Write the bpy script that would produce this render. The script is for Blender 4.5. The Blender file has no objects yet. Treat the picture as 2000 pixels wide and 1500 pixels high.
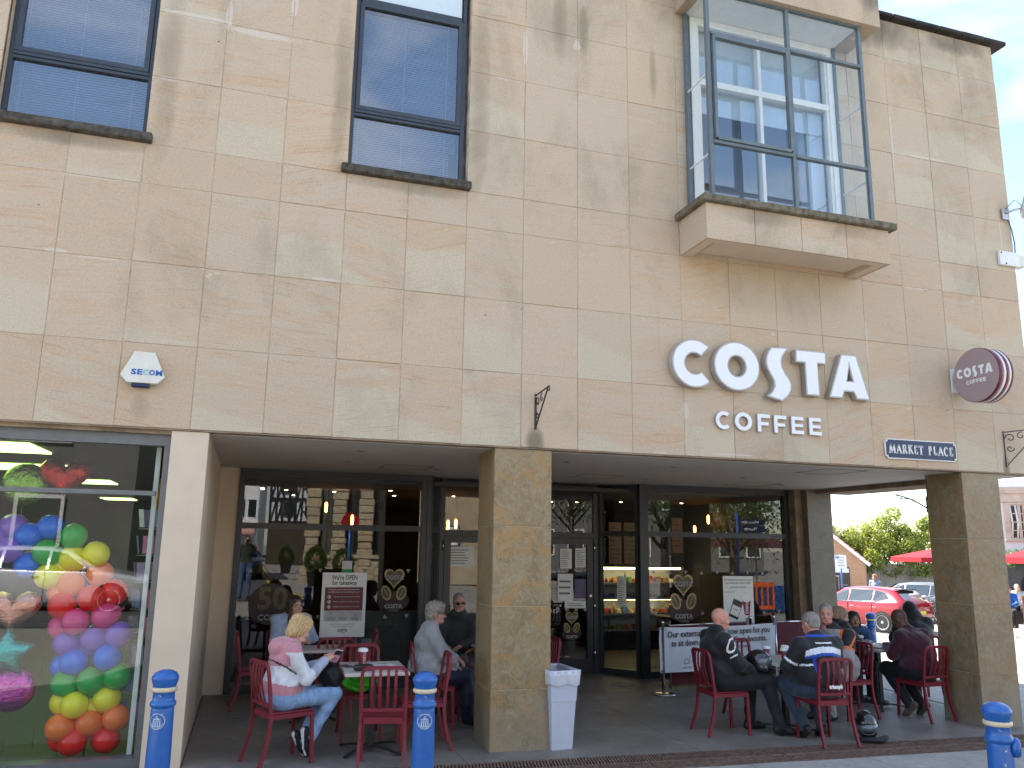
import bpy, bmesh, math, random
import numpy as np
from mathutils import Vector, Matrix, Euler
SC = bpy.context.scene
COL = SC.collection
R = math.radians

# ------------------------------------------------------------------ camera, sky, sun, exposure
cam_d = bpy.data.cameras.new('camera')
cam = bpy.data.objects.new('camera', cam_d); COL.objects.link(cam); SC.camera = cam
cam_d.sensor_fit = 'HORIZONTAL'; cam_d.sensor_width = 36; cam_d.lens = 28.488
cam_d.clip_start = 0.05; cam_d.clip_end = 2000
_y, _p, _r = R(-17.641), R(11.262), R(0.867)
_fw = Vector((-math.sin(_y)*math.cos(_p), math.cos(_y)*math.cos(_p), math.sin(_p)))
_ri = Vector((math.cos(_y), math.sin(_y), 0)); _up = _ri.cross(_fw)
_r2 = _ri*math.cos(_r) + _up*math.sin(_r); _u2 = -_ri*math.sin(_r) + _up*math.cos(_r)
cam.matrix_world = Matrix(((_r2.x, _u2.x, -_fw.x, 1.8545), (_r2.y, _u2.y, -_fw.y, -7.9336), (_r2.z, _u2.z, -_fw.z, 1.95), (0, 0, 0, 1)))

SUN_EL, SUN_AZ = 50.0, 128.0        # azimuth: direction towards the sun, degrees counter-clockwise from +X
wld = bpy.data.worlds.new("World"); SC.world = wld; wld.use_nodes = True
wn = wld.node_tree; wn.nodes.clear()
w_out = wn.nodes.new('ShaderNodeOutputWorld'); w_bg = wn.nodes.new('ShaderNodeBackground')
w_sky = wn.nodes.new('ShaderNodeTexSky'); w_sky.sky_type = 'NISHITA'; w_sky.sun_disc = False
w_sky.sun_elevation = R(SUN_EL); w_sky.sun_rotation = R(90 - SUN_AZ); w_sky.air_density = 1.0; w_sky.dust_density = 0.4
w_tc = wn.nodes.new('ShaderNodeTexCoord'); w_map = wn.nodes.new('ShaderNodeMapping'); w_map.inputs['Scale'].default_value = (1.0, 1.0, 2.6)
w_no = wn.nodes.new('ShaderNodeTexNoise'); w_no.inputs['Scale'].default_value = 2.6; w_no.inputs['Detail'].default_value = 7; w_no.inputs['Distortion'].default_value = 0.5
w_cr = wn.nodes.new('ShaderNodeValToRGB'); w_cr.color_ramp.elements[0].position = 0.46; w_cr.color_ramp.elements[1].position = 0.70
w_mx = wn.nodes.new('ShaderNodeMix'); w_mx.data_type = 'RGBA'
w_mx.inputs[7].default_value = (5.2, 5.25, 5.4, 1)       # cloud radiance
w_ml = wn.nodes.new('ShaderNodeMath'); w_ml.operation = 'MULTIPLY_ADD'; w_ml.inputs[1].default_value = 0.62; w_ml.inputs[2].default_value = 0.04
wn.links.new(w_tc.outputs['Generated'], w_map.inputs[0]); wn.links.new(w_map.outputs[0], w_no.inputs['Vector'])
wn.links.new(w_no.outputs[0], w_cr.inputs[0]); wn.links.new(w_cr.outputs[0], w_ml.inputs[0]); wn.links.new(w_ml.outputs[0], w_mx.inputs[0])
wn.links.new(w_sky.outputs[0], w_mx.inputs[6]); wn.links.new(w_mx.outputs[2], w_bg.inputs[0])
w_bg.inputs[1].default_value = 0.10
wn.links.new(w_bg.outputs[0], w_out.inputs[0])
sun_d = bpy.data.lights.new('sun', 'SUN'); sun_d.energy = 4.6; sun_d.angle = R(0.5); sun_d.color = (1, 0.95, 0.87)
sun = bpy.data.objects.new('sun', sun_d); COL.objects.link(sun)
_sd = Vector((math.cos(R(SUN_EL))*math.cos(R(SUN_AZ)), math.cos(R(SUN_EL))*math.sin(R(SUN_AZ)), math.sin(R(SUN_EL))))
sun.rotation_euler = _sd.to_track_quat('Z', 'Y').to_euler()
SC.view_settings.view_transform = 'Standard'; SC.view_settings.look = 'None'
SC.view_settings.exposure = 2.2; SC.view_settings.gamma = 1; SC.view_settings.use_curve_mapping = False
SC.render.engine = 'CYCLES'
SC.cycles.use_denoising = True; SC.cycles.max_bounces = 8; SC.cycles.diffuse_bounces = 4; SC.cycles.glossy_bounces = 4
SC.cycles.transmission_bounces = 6; SC.cycles.transparent_max_bounces = 12
SC.cycles.caustics_reflective = False; SC.cycles.caustics_refractive = False

# ------------------------------------------------------------------ helpers
def lin(r, g, b):
    f = lambda c: (c/255/12.92 if c/255 <= 0.04045 else ((c/255+0.055)/1.055)**2.4)
    return (f(r), f(g), f(b), 1)

def G(x, y):
    """height of the ground: the pavement falls gently to the right and rises to the road behind the camera"""
    base = -0.0135*(x-4.5) if x < 11.5 else (-0.0945-0.057*(x-11.5) if x < 23 else (-0.75+0.036*(x-23) if x < 42 else -0.066))
    base = min(base, 0.10)
    w = 1.0
    if y > 0:
        ins = max(0.0, 1-y/3.75)
        t = min(1.0, max(0.0, (x-10.6)/0.9))
        w = ins*(1-t)+t
    z = base*w
    if y < -4.6: z += 0.35*min(1.0, (-4.6-y)/3.4)
    return z

def hx(v):      # cheap repeatable hash 0..1
    v = math.sin(v*12.9898+4.137)*43758.5453
    return v-math.floor(v)

def newmat(name):
    m = bpy.data.materials.new(name); m.use_nodes = True
    return m, m.node_tree, m.node_tree.nodes['Principled BSDF']

def nd(nt, typ, **kw):
    n = nt.nodes.new('ShaderNode'+typ)
    for k, v in kw.items():
        if k in ('operation', 'data_type', 'blend_type', 'noise_dimensions', 'feature', 'distance', 'wave_type', 'bands_direction'): setattr(n, k, v)
        else: n.inputs[k].default_value = v
    return n

def ramp(nt, src, stops):
    r = nt.nodes.new('ShaderNodeValToRGB')
    e = r.color_ramp.elements
    while len(e) < len(stops): e.new(0.5)
    for i, (p, c) in enumerate(stops):
        e[i].position = p; e[i].color = c if hasattr(c, '__len__') else (c, c, c, 1)
    nt.links.new(src, r.inputs[0])
    return r.outputs[0]

def mixc(nt, fac, a, b, mode='MIX'):
    m = nt.nodes.new('ShaderNodeMix'); m.data_type = 'RGBA'; m.blend_type = mode
    for s, v in ((m.inputs[0], fac), (m.inputs[6], a), (m.inputs[7], b)):
        if hasattr(v, 'is_linked') or hasattr(v, 'links'): nt.links.new(v, s)
        else: s.default_value = v
    return m.outputs[2]

def mth(nt, op, a, b=0.0, c=0.0, clamp=False):
    m = nt.nodes.new('ShaderNodeMath'); m.operation = op; m.use_clamp = clamp
    for s, v in zip(m.inputs, (a, b, c)):
        if hasattr(v, 'links'): nt.links.new(v, s)
        else: s.default_value = v
    return m.outputs[0]

def coords(nt, kind='Object', scale=(1, 1, 1), rot=(0, 0, 0), loc=(0, 0, 0)):
    if kind == 'World': src = nt.nodes.new('ShaderNodeNewGeometry').outputs['Position']
    else: src = nt.nodes.new('ShaderNodeTexCoord').outputs[kind]
    m = nt.nodes.new('ShaderNodeMapping'); m.inputs['Scale'].default_value = scale
    m.inputs['Rotation'].default_value = rot; m.inputs['Location'].default_value = loc
    nt.links.new(src, m.inputs[0])
    return m.outputs[0]

def noise(nt, vec, scale, detail=4, rough=0.55, dist=0.0):
    n = nt.nodes.new('ShaderNodeTexNoise')
    n.inputs['Scale'].default_value = scale; n.inputs['Detail'].default_value = detail
    n.inputs['Roughness'].default_value = rough; n.inputs['Distortion'].default_value = dist
    nt.links.new(vec, n.inputs['Vector'])
    return n.outputs[0]

def bump(nt, bsdf, h, strength=0.3, dist=0.01):
    b = nt.nodes.new('ShaderNodeBump'); b.inputs['Strength'].default_value = strength; b.inputs['Distance'].default_value = dist
    nt.links.new(h, b.inputs['Height']); nt.links.new(b.outputs[0], bsdf.inputs['Normal'])

def simple(name, col, rough=0.5, metal=0.0, var=0.12, scale=9, bmp=0.0, bscale=60, emit=None, coat=0.0, spec=None, kind='Object'):
    """one colour with a little uneven tone, roughness and relief"""
    m, nt, b = newmat(name)
    c = coords(nt, kind)
    n1 = noise(nt, c, scale, 5, 0.6)
    dark = tuple(v*(1-var*1.6) for v in col[:3])+(1,); lite = tuple(min(1, v*(1+var)) for v in col[:3])+(1,)
    nt.links.new(ramp(nt, n1, [(0.3, dark), (0.72, lite)]), b.inputs['Base Color'])
    nt.links.new(mth(nt, 'MULTIPLY_ADD', n1, 0.25, rough-0.12, True), b.inputs['Roughness'])
    b.inputs['Metallic'].default_value = metal
    if coat: b.inputs['Coat Weight'].default_value = coat; b.inputs['Coat Roughness'].default_value = 0.08
    if spec is not None: b.inputs['Specular IOR Level'].default_value = spec
    if bmp: bump(nt, b, noise(nt, c, bscale, 4), bmp, 0.004)
    if emit:
        b.inputs['Emission Color'].default_value = emit[0]; b.inputs['Emission Strength'].default_value = emit[1]
    return m

class MB:
    """collects shapes for ONE mesh object"""
    def __init__(s): s.v = []; s.f = []; s.m = []; s.sm = []
    def add(s, vs, fs, mi=0, smooth=False, M=None):
        o = len(s.v)
        for p in vs:
            p = Vector(p)
            if M is not None: p = M @ p
            s.v.append(tuple(p))
        for f in fs: s.f.append(tuple(o+i for i in f)); s.m.append(mi); s.sm.append(smooth)
        return s
    def box(s, x0, x1, y0, y1, z0, z1, mi=0, M=None, ch=0.0):
        if x0 > x1: x0, x1 = x1, x0
        if y0 > y1: y0, y1 = y1, y0
        if z0 > z1: z0, z1 = z1, z0
        if ch <= 0:
            vs = [(x, y, z) for z in (z0, z1) for y in (y0, y1) for x in (x0, x1)]
            return s.add(vs, [(0, 2, 3, 1), (4, 5, 7, 6), (0, 1, 5, 4), (2, 6, 7, 3), (0, 4, 6, 2), (1, 3, 7, 5)], mi, False, M)
        vs = []; idx = {}
        X = (x0, x1); Yy = (y0, y1); Z = (z0, z1)
        for i in (0, 1):
            for j in (0, 1):
                for k in (0, 1):
                    sx, sy, sz = (1-2*i)*ch, (1-2*j)*ch, (1-2*k)*ch
                    idx[i, j, k] = len(vs)
                    vs += [(X[i], Yy[j]+sy, Z[k]+sz), (X[i]+sx, Yy[j], Z[k]+sz), (X[i]+sx, Yy[j]+sy, Z[k])]
        fs = []
        I = lambda i, j, k, a: idx[i, j, k]+a
        for i in (0, 1):
            q = [I(i, 0, 0, 0), I(i, 1, 0, 0), I(i, 1, 1, 0), I(i, 0, 1, 0)]; fs.append(q[::-1] if i == 0 else q)
            q = [I(0, i, 0, 1), I(1, i, 0, 1), I(1, i, 1, 1), I(0, i, 1, 1)]; fs.append(q if i == 0 else q[::-1])
            q = [I(0, 0, i, 2), I(1, 0, i, 2), I(1, 1, i, 2), I(0, 1, i, 2)]; fs.append(q[::-1] if i == 0 else q)
        for a in (0, 1):
            for b in (0, 1):
                q = [I(a, b, 0, 0), I(a, b, 0, 1), I(a, b, 1, 1), I(a, b, 1, 0)]; fs.append(q)
                q = [I(a, 0, b, 0), I(a, 1, b, 0), I(a, 1, b, 2), I(a, 0, b, 2)]; fs.append(q)
                q = [I(0, a, b, 1), I(1, a, b, 1), I(1, a, b, 2), I(0, a, b, 2)]; fs.append(q)
        for k in idx.values(): fs.append((k, k+1, k+2))
        return s.add(vs, fs, mi, False, M)
    def quad(s, pts, mi=0, M=None): return s.add(pts, [tuple(range(len(pts)))], mi, False, M)
    def tube(s, pts, r, n=10, mi=0, M=None, caps=True, flat=1.0):
        pts = [Vector(p) for p in pts]
        rs = r if hasattr(r, '__len__') else [r]*len(pts)
        vs = []; prev = None
        for i, p in enumerate(pts):
            t = (pts[min(i+1, len(pts)-1)]-pts[max(i-1, 0)]).normalized()
            if prev is None:
                a = Vector((0, 0, 1)) if abs(t.z) < 0.9 else Vector((1, 0, 0))
                u = t.cross(a).normalized()
            else:
                u = (prev-t*prev.dot(t)).normalized()
            prev = u; w = t.cross(u)
            for k in range(n):
                an = 2*math.pi*k/n
                vs.append(p+(u*math.cos(an)+w*math.sin(an)*flat)*rs[i])
        fs = [(i*n+k, i*n+(k+1) % n, (i+1)*n+(k+1) % n, (i+1)*n+k) for i in range(len(pts)-1) for k in range(n)]
        s.add(vs, fs, mi, n > 5, M)
        if caps:
            s.add(vs[:n], [tuple(range(n))[::-1]], mi, False, M); s.add(vs[-n:], [tuple(range(n))], mi, False, M)
        return s
    def bar(s, pts, w, h, up=(0, 0, 1), mi=0, M=None):
        """rectangular section swept along pts; w across, h along 'up'"""
        pts = [Vector(p) for p in pts]; upv = Vector(up); vs = []
        for i, p in enumerate(pts):
            t = (pts[min(i+1, len(pts)-1)]-pts[max(i-1, 0)]).normalized()
            u = t.cross(upv).normalized(); v = u.cross(t).normalized()
            for a, b in ((-1, -1), (1, -1), (1, 1), (-1, 1)): vs.append(p+u*w/2*a+v*h/2*b)
        fs = [(i*4+k, i*4+(k+1) % 4, (i+1)*4+(k+1) % 4, (i+1)*4+k) for i in range(len(pts)-1) for k in range(4)]
        n = len(vs)
        fs += [(3, 2, 1, 0), (n-4, n-3, n-2, n-1)]
        return s.add(vs, fs, mi, False, M)
    def lathe(s, prof, n=24, mi=0, M=None, smooth=True, cap=True):
        vs = [(r*math.cos(2*math.pi*k/n), r*math.sin(2*math.pi*k/n), z) for r, z in prof for k in range(n)]
        fs = [(i*n+k, i*n+(k+1) % n, (i+1)*n+(k+1) % n, (i+1)*n+k) for i in range(len(prof)-1) for k in range(n)]
        s.add(vs, fs, mi, smooth, M)
        if cap:
            if prof[0][0] > 1e-4: s.add(vs[:n], [tuple(range(n))[::-1]], mi, False, M)
            if prof[-1][0] > 1e-4: s.add(vs[-n:], [tuple(range(n))], mi, False, M)
        return s
    def prism(s, poly, y0, y1, mi=0, M=None, side=None):
        """polygon in XZ (counter-clockwise seen from -Y) extruded from y0 (front) to y1"""
        n = len(poly)
        vs = [(x, y0, z) for x, z in poly]+[(x, y1, z) for x, z in poly]
        fs = [tuple(range(n)), tuple(range(2*n-1, n-1, -1))]
        s.add(vs, fs, mi, False, M)
        s.add(vs, [(i, i+n, (i+1) % n+n, (i+1) % n) for i in range(n)], mi if side is None else side, False, M)
        return s
    def sphere(s, c, r, n=12, mi=0, M=None, sc=(1, 1, 1)):
        prof = [(math.sin(math.pi*i/(n//2))*r, -math.cos(math.pi*i/(n//2))*r) for i in range(n//2+1)]
        prof[0] = (1e-5, -r); prof[-1] = (1e-5, r)
        T = Matrix.Translation(c) @ Matrix.Diagonal((sc[0], sc[1], sc[2], 1))
        if M is not None: T = M @ T
        return s.lathe(prof, n, mi, T, True, False)
    def mesh(s, name, mats):
        me = bpy.data.meshes.new(name)
        me.from_pydata(s.v, [], s.f)
        for m in (mats if isinstance(mats, (list, tuple)) else [mats]): me.materials.append(m)
        me.polygons.foreach_set('material_index', s.m); me.polygons.foreach_set('use_smooth', s.sm)
        bm = bmesh.new(); bm.from_mesh(me); bmesh.ops.remove_doubles(bm, verts=bm.verts, dist=1e-5)
        bmesh.ops.recalc_face_normals(bm, faces=bm.faces); bm.to_mesh(me); bm.free()
        me.update()
        return me
    def build(s, name, mats, parent=None, loc=None, rot=None):
        o = bpy.data.objects.new(name, s.mesh(name, mats)); COL.objects.link(o)
        if parent is not None: o.parent = parent
        if loc is not None: o.location = loc
        if rot is not None: o.rotation_euler = rot
        return o

def link(name, me, parent=None, loc=(0, 0, 0), rot=(0, 0, 0)):
    o = bpy.data.objects.new(name, me); COL.objects.link(o); o.parent = parent; o.location = loc; o.rotation_euler = rot
    return o
def tag(o, label=None, cat=None, group=None, kind=None):
    if label: o['label'] = label
    if cat: o['category'] = cat
    if group: o['group'] = group
    if kind: o['kind'] = kind
    return o
def thing(name, label, cat, loc=(0, 0, 0), rz=0.0, group=None):
    o = bpy.data.objects.new(name, None); COL.objects.link(o); o.location = loc; o.rotation_euler = (0, 0, rz)
    o.empty_display_size = 0.1
    return tag(o, label, cat, group)
def copy_thing(root, loc, rz, label, group=None, name=None):
    r = root.copy(); COL.objects.link(r); r.location = loc; r.rotation_euler = (0, 0, rz); r['label'] = label
    if group: r['group'] = group
    for ch in list(root.children):
        c = ch.copy(); COL.objects.link(c); c.parent = r
        for g in ch.children:
            d = g.copy(); COL.objects.link(d); d.parent = c
    return r
def txt_mesh(body, size, extrude=0.002, offset=0.0, align='CENTER', bold=0.0, space=1.0, res=2, word=1.0):
    """mesh of a line of text in the XZ plane, facing -Y"""
    cu = bpy.data.curves.new('text', 'FONT'); cu.body = body; cu.size = size; cu.extrude = extrude; cu.offset = bold
    cu.align_x = align; cu.align_y = 'CENTER'; cu.space_character = space; cu.space_word = word; cu.resolution_u = res
    o = bpy.data.objects.new('text', cu); COL.objects.link(o)
    bpy.context.view_layer.update()
    me = bpy.data.meshes.new_from_object(o.evaluated_get(bpy.context.evaluated_depsgraph_get()))
    bpy.data.objects.remove(o); bpy.data.curves.remove(cu)
    me.transform(Matrix.Rotation(math.pi/2, 4, 'X'))
    return me
def text(body, size, m, parent, loc, rot=(0, 0, 0), name='lettering', width=None, height=None, **kw):
    me = txt_mesh(body, size, **kw)
    if width and me.vertices:
        xs = [v.co.x for v in me.vertices]; k = width/(max(xs)-min(xs)); me.transform(Matrix.Diagonal((k, 1, 1, 1)))
    if height and me.vertices:
        zs = [v.co.z for v in me.vertices]; k = height/(max(zs)-min(zs)); me.transform(Matrix.Diagonal((1, 1, k, 1)))
    me.materials.append(m)
    return link(name, me, parent, loc, rot)
# ------------------------------------------------------------------ materials
def sandstone():
    m, nt, b = newmat('sandstone')
    oi = nt.nodes.new('ShaderNodeObjectInfo'); rnd = oi.outputs['Random']
    pos = nt.nodes.new('ShaderNodeTexCoord').outputs['Object']
    off = nt.nodes.new('ShaderNodeCombineXYZ')
    nt.links.new(mth(nt, 'MULTIPLY', rnd, 91.0), off.inputs[0]); nt.links.new(mth(nt, 'MULTIPLY', rnd, 37.0), off.inputs[2])
    add = nt.nodes.new('ShaderNodeVectorMath'); add.operation = 'ADD'
    # bedding planes tilt differently in every slab
    rot = nt.nodes.new('ShaderNodeVectorRotate'); rot.rotation_type = 'Y_AXIS'
    rs = mth(nt, 'FRACT', mth(nt, 'MULTIPLY', rnd, 7.31))
    ang = mth(nt, 'MULTIPLY', mth(nt, 'SUBTRACT', rs, 0.42), 0.62)
    nt.links.new(pos, rot.inputs['Vector']); nt.links.new(ang, rot.inputs['Angle'])
    nt.links.new(rot.outputs[0], add.inputs[0]); nt.links.new(off.outputs[0], add.inputs[1])
    mp = nt.nodes.new('ShaderNodeMapping'); mp.inputs['Scale'].default_value = (1.0, 1.0, 6.0); nt.links.new(add.outputs[0], mp.inputs[0])
    warp = noise(nt, add.outputs[0], 1.5, 3)
    beds = noise(nt, mp.outputs[0], 1.4, 5, 0.6, 1.0)
    mp2 = nt.nodes.new('ShaderNodeMapping'); mp2.inputs['Scale'].default_value = (1.2, 1.2, 30.0); nt.links.new(add.outputs[0], mp2.inputs[0])
    lines = noise(nt, mp2.outputs[0], 2.2, 5, 0.65, 0.9)
    # main tone of each slab
    r2 = mth(nt, 'FRACT', mth(nt, 'MULTIPLY', rnd, 3.77)); r3 = mth(nt, 'FRACT', mth(nt, 'MULTIPLY', rnd, 13.3))
    tone = ramp(nt, r2, [(0.0, (0.53, 0.395, 0.28, 1)), (0.35, (0.55, 0.425, 0.315, 1)), (0.65, (0.525, 0.415, 0.31, 1)), (1.0, (0.57, 0.425, 0.30, 1))])
    pale = mixc(nt, 1.0, tone, (1.0, 1.04, 1.08, 1), 'MULTIPLY')
    mask = ramp(nt, beds, [(0.44, 0.0), (0.62, 1.0)])
    amt = mth(nt, 'MULTIPLY', mask, mth(nt, 'MULTIPLY_ADD', r3, 0.42, 0.04))
    c1 = mixc(nt, amt, pale, (0.56, 0.34, 0.20, 1))
    # an oblique edge below which the stone is clean and pale, in some slabs
    sp = nt.nodes.new('ShaderNodeSeparateXYZ'); nt.links.new(rot.outputs[0], sp.inputs[0])
    edge = mth(nt, 'ADD', mth(nt, 'ADD', sp.outputs[2], mth(nt, 'MULTIPLY', sp.outputs[0], 0.22)), mth(nt, 'MULTIPLY', warp, 0.06))
    thr = mth(nt, 'MULTIPLY_ADD', mth(nt, 'FRACT', mth(nt, 'MULTIPLY', rnd, 29.7)), 0.75, -0.55)
    below = ramp(nt, mth(nt, 'MULTIPLY', mth(nt, 'SUBTRACT', thr, mth(nt, 'SUBTRACT', edge, 0.02)), 14.0, 0, True), [(0.0, 0.0), (1.0, 1.0)])
    has = mth(nt, 'GREATER_THAN', mth(nt, 'FRACT', mth(nt, 'MULTIPLY', rnd, 17.9)), 0.55)
    c1 = mixc(nt, mth(nt, 'MULTIPLY', mth(nt, 'MULTIPLY', below, has), 0.8), c1, (0.56, 0.485, 0.375, 1))
    c2 = mixc(nt, mth(nt, 'MULTIPLY', ramp(nt, lines, [(0.56, 0.0), (0.66, 1.0)]), mth(nt, 'MULTIPLY_ADD', mth(nt, 'MULTIPLY', r3, mth(nt, 'ADD', mask, .35)), 0.55, 0.10)), c1, (0.36, 0.25, 0.165, 1))
    # soot and water stains on the wall as a whole: taller towards the roof
    w = coords(nt, 'World', (1.0, 1.0, 0.55))
    soot = noise(nt, w, 1.1, 7, 0.66, 0.6)
    wp = nt.nodes.new('ShaderNodeNewGeometry').outputs['Position']
    ws = nt.nodes.new('ShaderNodeSeparateXYZ'); nt.links.new(wp, ws.inputs[0])
    hz = mth(nt, 'MULTIPLY_ADD', ws.outputs[2], 0.28, -1.4, True)
    sm = ramp(nt, mth(nt, 'ADD', soot, mth(nt, 'MULTIPLY', hz, 0.13)), [(0.54, 0.0), (0.86, 0.62)])
    c3 = mixc(nt, sm, c2, (0.24, 0.205, 0.15, 1))
    fine = noise(nt, coords(nt, 'World', (1, 1, 1)), 55, 4, 0.7)
    c4 = mixc(nt, 0.35, mixc(nt, 1.0, c3, (1.0, 1.0, 0.965, 1), 'MULTIPLY'), ramp(nt, fine, [(0.3, (0.30, 0.30, 0.30, 1)), (0.7, (0.66, 0.66, 0.66, 1))]), 'OVERLAY')
    # green-black run-off under metal brackets, and limescale along a few joints
    pits = nt.nodes.new('ShaderNodeTexVoronoi'); pits.inputs['Scale'].default_value = 3.3
    nt.links.new(coords(nt, 'World', (1, 0.01, 1)), pits.inputs['Vector'])
    pit = mth(nt, 'LESS_THAN', pits.outputs['Distance'], 0.03)
    pitz = mth(nt, 'MULTIPLY', pit, mth(nt, 'GREATER_THAN', noise(nt, w, 0.7, 2), 0.50))
    c5 = mixc(nt, mth(nt, 'MULTIPLY', pitz, 0.8), c4, (0.07, 0.055, 0.04, 1))
    # limescale weeping from some joints (edges of the slab)
    ab = nt.nodes.new('ShaderNodeVectorMath'); ab.operation = 'ABSOLUTE'; nt.links.new(pos, ab.inputs[0])
    sab = nt.nodes.new('ShaderNodeSeparateXYZ'); nt.links.new(ab.outputs[0], sab.inputs[0])
    spz = nt.nodes.new('ShaderNodeSeparateXYZ'); nt.links.new(pos, spz.inputs[0])
    near = mth(nt, 'MULTIPLY_ADD', spz.outputs[2], 14.0, -3.7, True)
    lime = mth(nt, 'MULTIPLY', near, ramp(nt, noise(nt, coords(nt, 'World', (1.6, 1, 3.0)), 1.7, 6, 0.7, 0.4), [(0.635, 0.0), (0.66, 1.0)]))
    c6 = mixc(nt, mth(nt, 'MULTIPLY', lime, 0.85), c5, (0.66, 0.60, 0.53, 1))
    limen = noise(nt, coords(nt, 'World'), 11, 5, .65)
    # weather stains that belong to fittings: x, z, half width, half height, strength, colour
    for (sx, sz, rx, rz, st, cl) in ((.78, 6.6, .13, 1.1, .6, (.17, .14, .10, 1)), (2.46, 6.7, .11, 1.2, .5, (.20, .16, .10, 1)), (3.95, 6.9, .13, 1.2, .6, (.18, .145, .10, 1)), (4.64, 3.03, .10, .15, 1.0, (.06, .06, .035, 1)), (11.02, 2.98, .06, .2, .9, (.10, .08, .04, 1)),
                                     (0.0, 5.62, .72, .07, .7, (.17, .14, .10, 1)), (3.2, 5.62, .70, .07, .6, (.20, .16, .12, 1)), (9.3, 8.9, .9, .28, .9, (.07, .06, .05, 1)), (10.9, 8.98, .5, .16, .9, (.08, .07, .055, 1)), (4.9, 8.0, .09, .6, .6, (.20, .17, .11, 1)), (5.2, 7.9, .07, .35, .6, (.13, .14, .08, 1)), (6.1, 7.55, .06, .4, .7, (.12, .13, .07, 1)), (7.6, 5.0, 1.3, .35, .35, (.24, .19, .13, 1)), (.85, 3.12, .1, .14, .5, (.2, .17, .13, 1)), (7.1, 5.62, .55, .10, .5, (.2, .15, .1, 1)), (8.3, 5.62, .45, .10, .45, (.2, .15, .1, 1))):
        dx = mth(nt, 'MULTIPLY', mth(nt, 'SUBTRACT', ws.outputs[0], sx), 1/rx); dz = mth(nt, 'MULTIPLY', mth(nt, 'SUBTRACT', ws.outputs[2], sz), 1/rz)
        d2 = mth(nt, 'ADD', mth(nt, 'MULTIPLY', dx, dx), mth(nt, 'MULTIPLY', dz, dz)); k_ = mth(nt, 'MULTIPLY', mth(nt, 'SUBTRACT', 1.15, mth(nt, 'ADD', d2, mth(nt, 'MULTIPLY', mth(nt, 'SUBTRACT', soot, .5), -2.2))), st, 0, True)
        c6 = mixc(nt, mth(nt, 'MULTIPLY', k_, .62), c6, cl)
    for (sx, sz, rx, rz) in ((.98, 7.13, .34, .035), (1.6, 7.07, .34, .04), (1.29, 7.22, .035, .16), (1.92, 7.5, .035, .16), (.78, 6.40, .13, .02), (2.42, 4.52, .14, .02), (.0, 4.52, .12, .022), (.35, 4.49, .2, .014), (4.48, 7.55, .03, .22), (5.12, 7.72, .05, .06), (6.42, 3.45, .05, .10), (9.8, 5.27, .2, .015), (10.2, 7.14, .3, .018), (9.62, 7.3, .02, .5), (11.35, 6.2, .012, .3), (6.1, 2.97, .1, .015), (7.0, 2.99, .25, .012), (.2, 5.27, .3, .01), (8.97, 4.5, .02, .3)):
        dx = mth(nt, 'MULTIPLY', mth(nt, 'SUBTRACT', ws.outputs[0], sx), 1/rx); dz = mth(nt, 'MULTIPLY', mth(nt, 'SUBTRACT', ws.outputs[2], sz), 1/rz)
        d2 = mth(nt, 'ADD', mth(nt, 'MULTIPLY', dx, dx), mth(nt, 'MULTIPLY', dz, dz)); k_ = mth(nt, 'MULTIPLY', mth(nt, 'SUBTRACT', 1.0, mth(nt, 'ADD', d2, mth(nt, 'MULTIPLY', mth(nt, 'SUBTRACT', limen, .5), -3.5))), 3.0, 0, True)
        c6 = mixc(nt, mth(nt, 'MULTIPLY', k_, .5), c6, (0.66, 0.60, 0.53, 1))
    nt.links.new(c6, b.inputs['Base Color'])
    b.inputs['Roughness'].default_value = 0.82; b.inputs['Specular IOR Level'].default_value = 0.25
    hsum = mth(nt, 'ADD', mth(nt, 'MULTIPLY', fine, 0.4), mth(nt, 'ADD', mth(nt, 'MULTIPLY', lines, 0.8), mth(nt, 'MULTIPLY', pitz, -3.0)))
    bump(nt, b, hsum, 0.35, 0.006)
    return m

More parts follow.
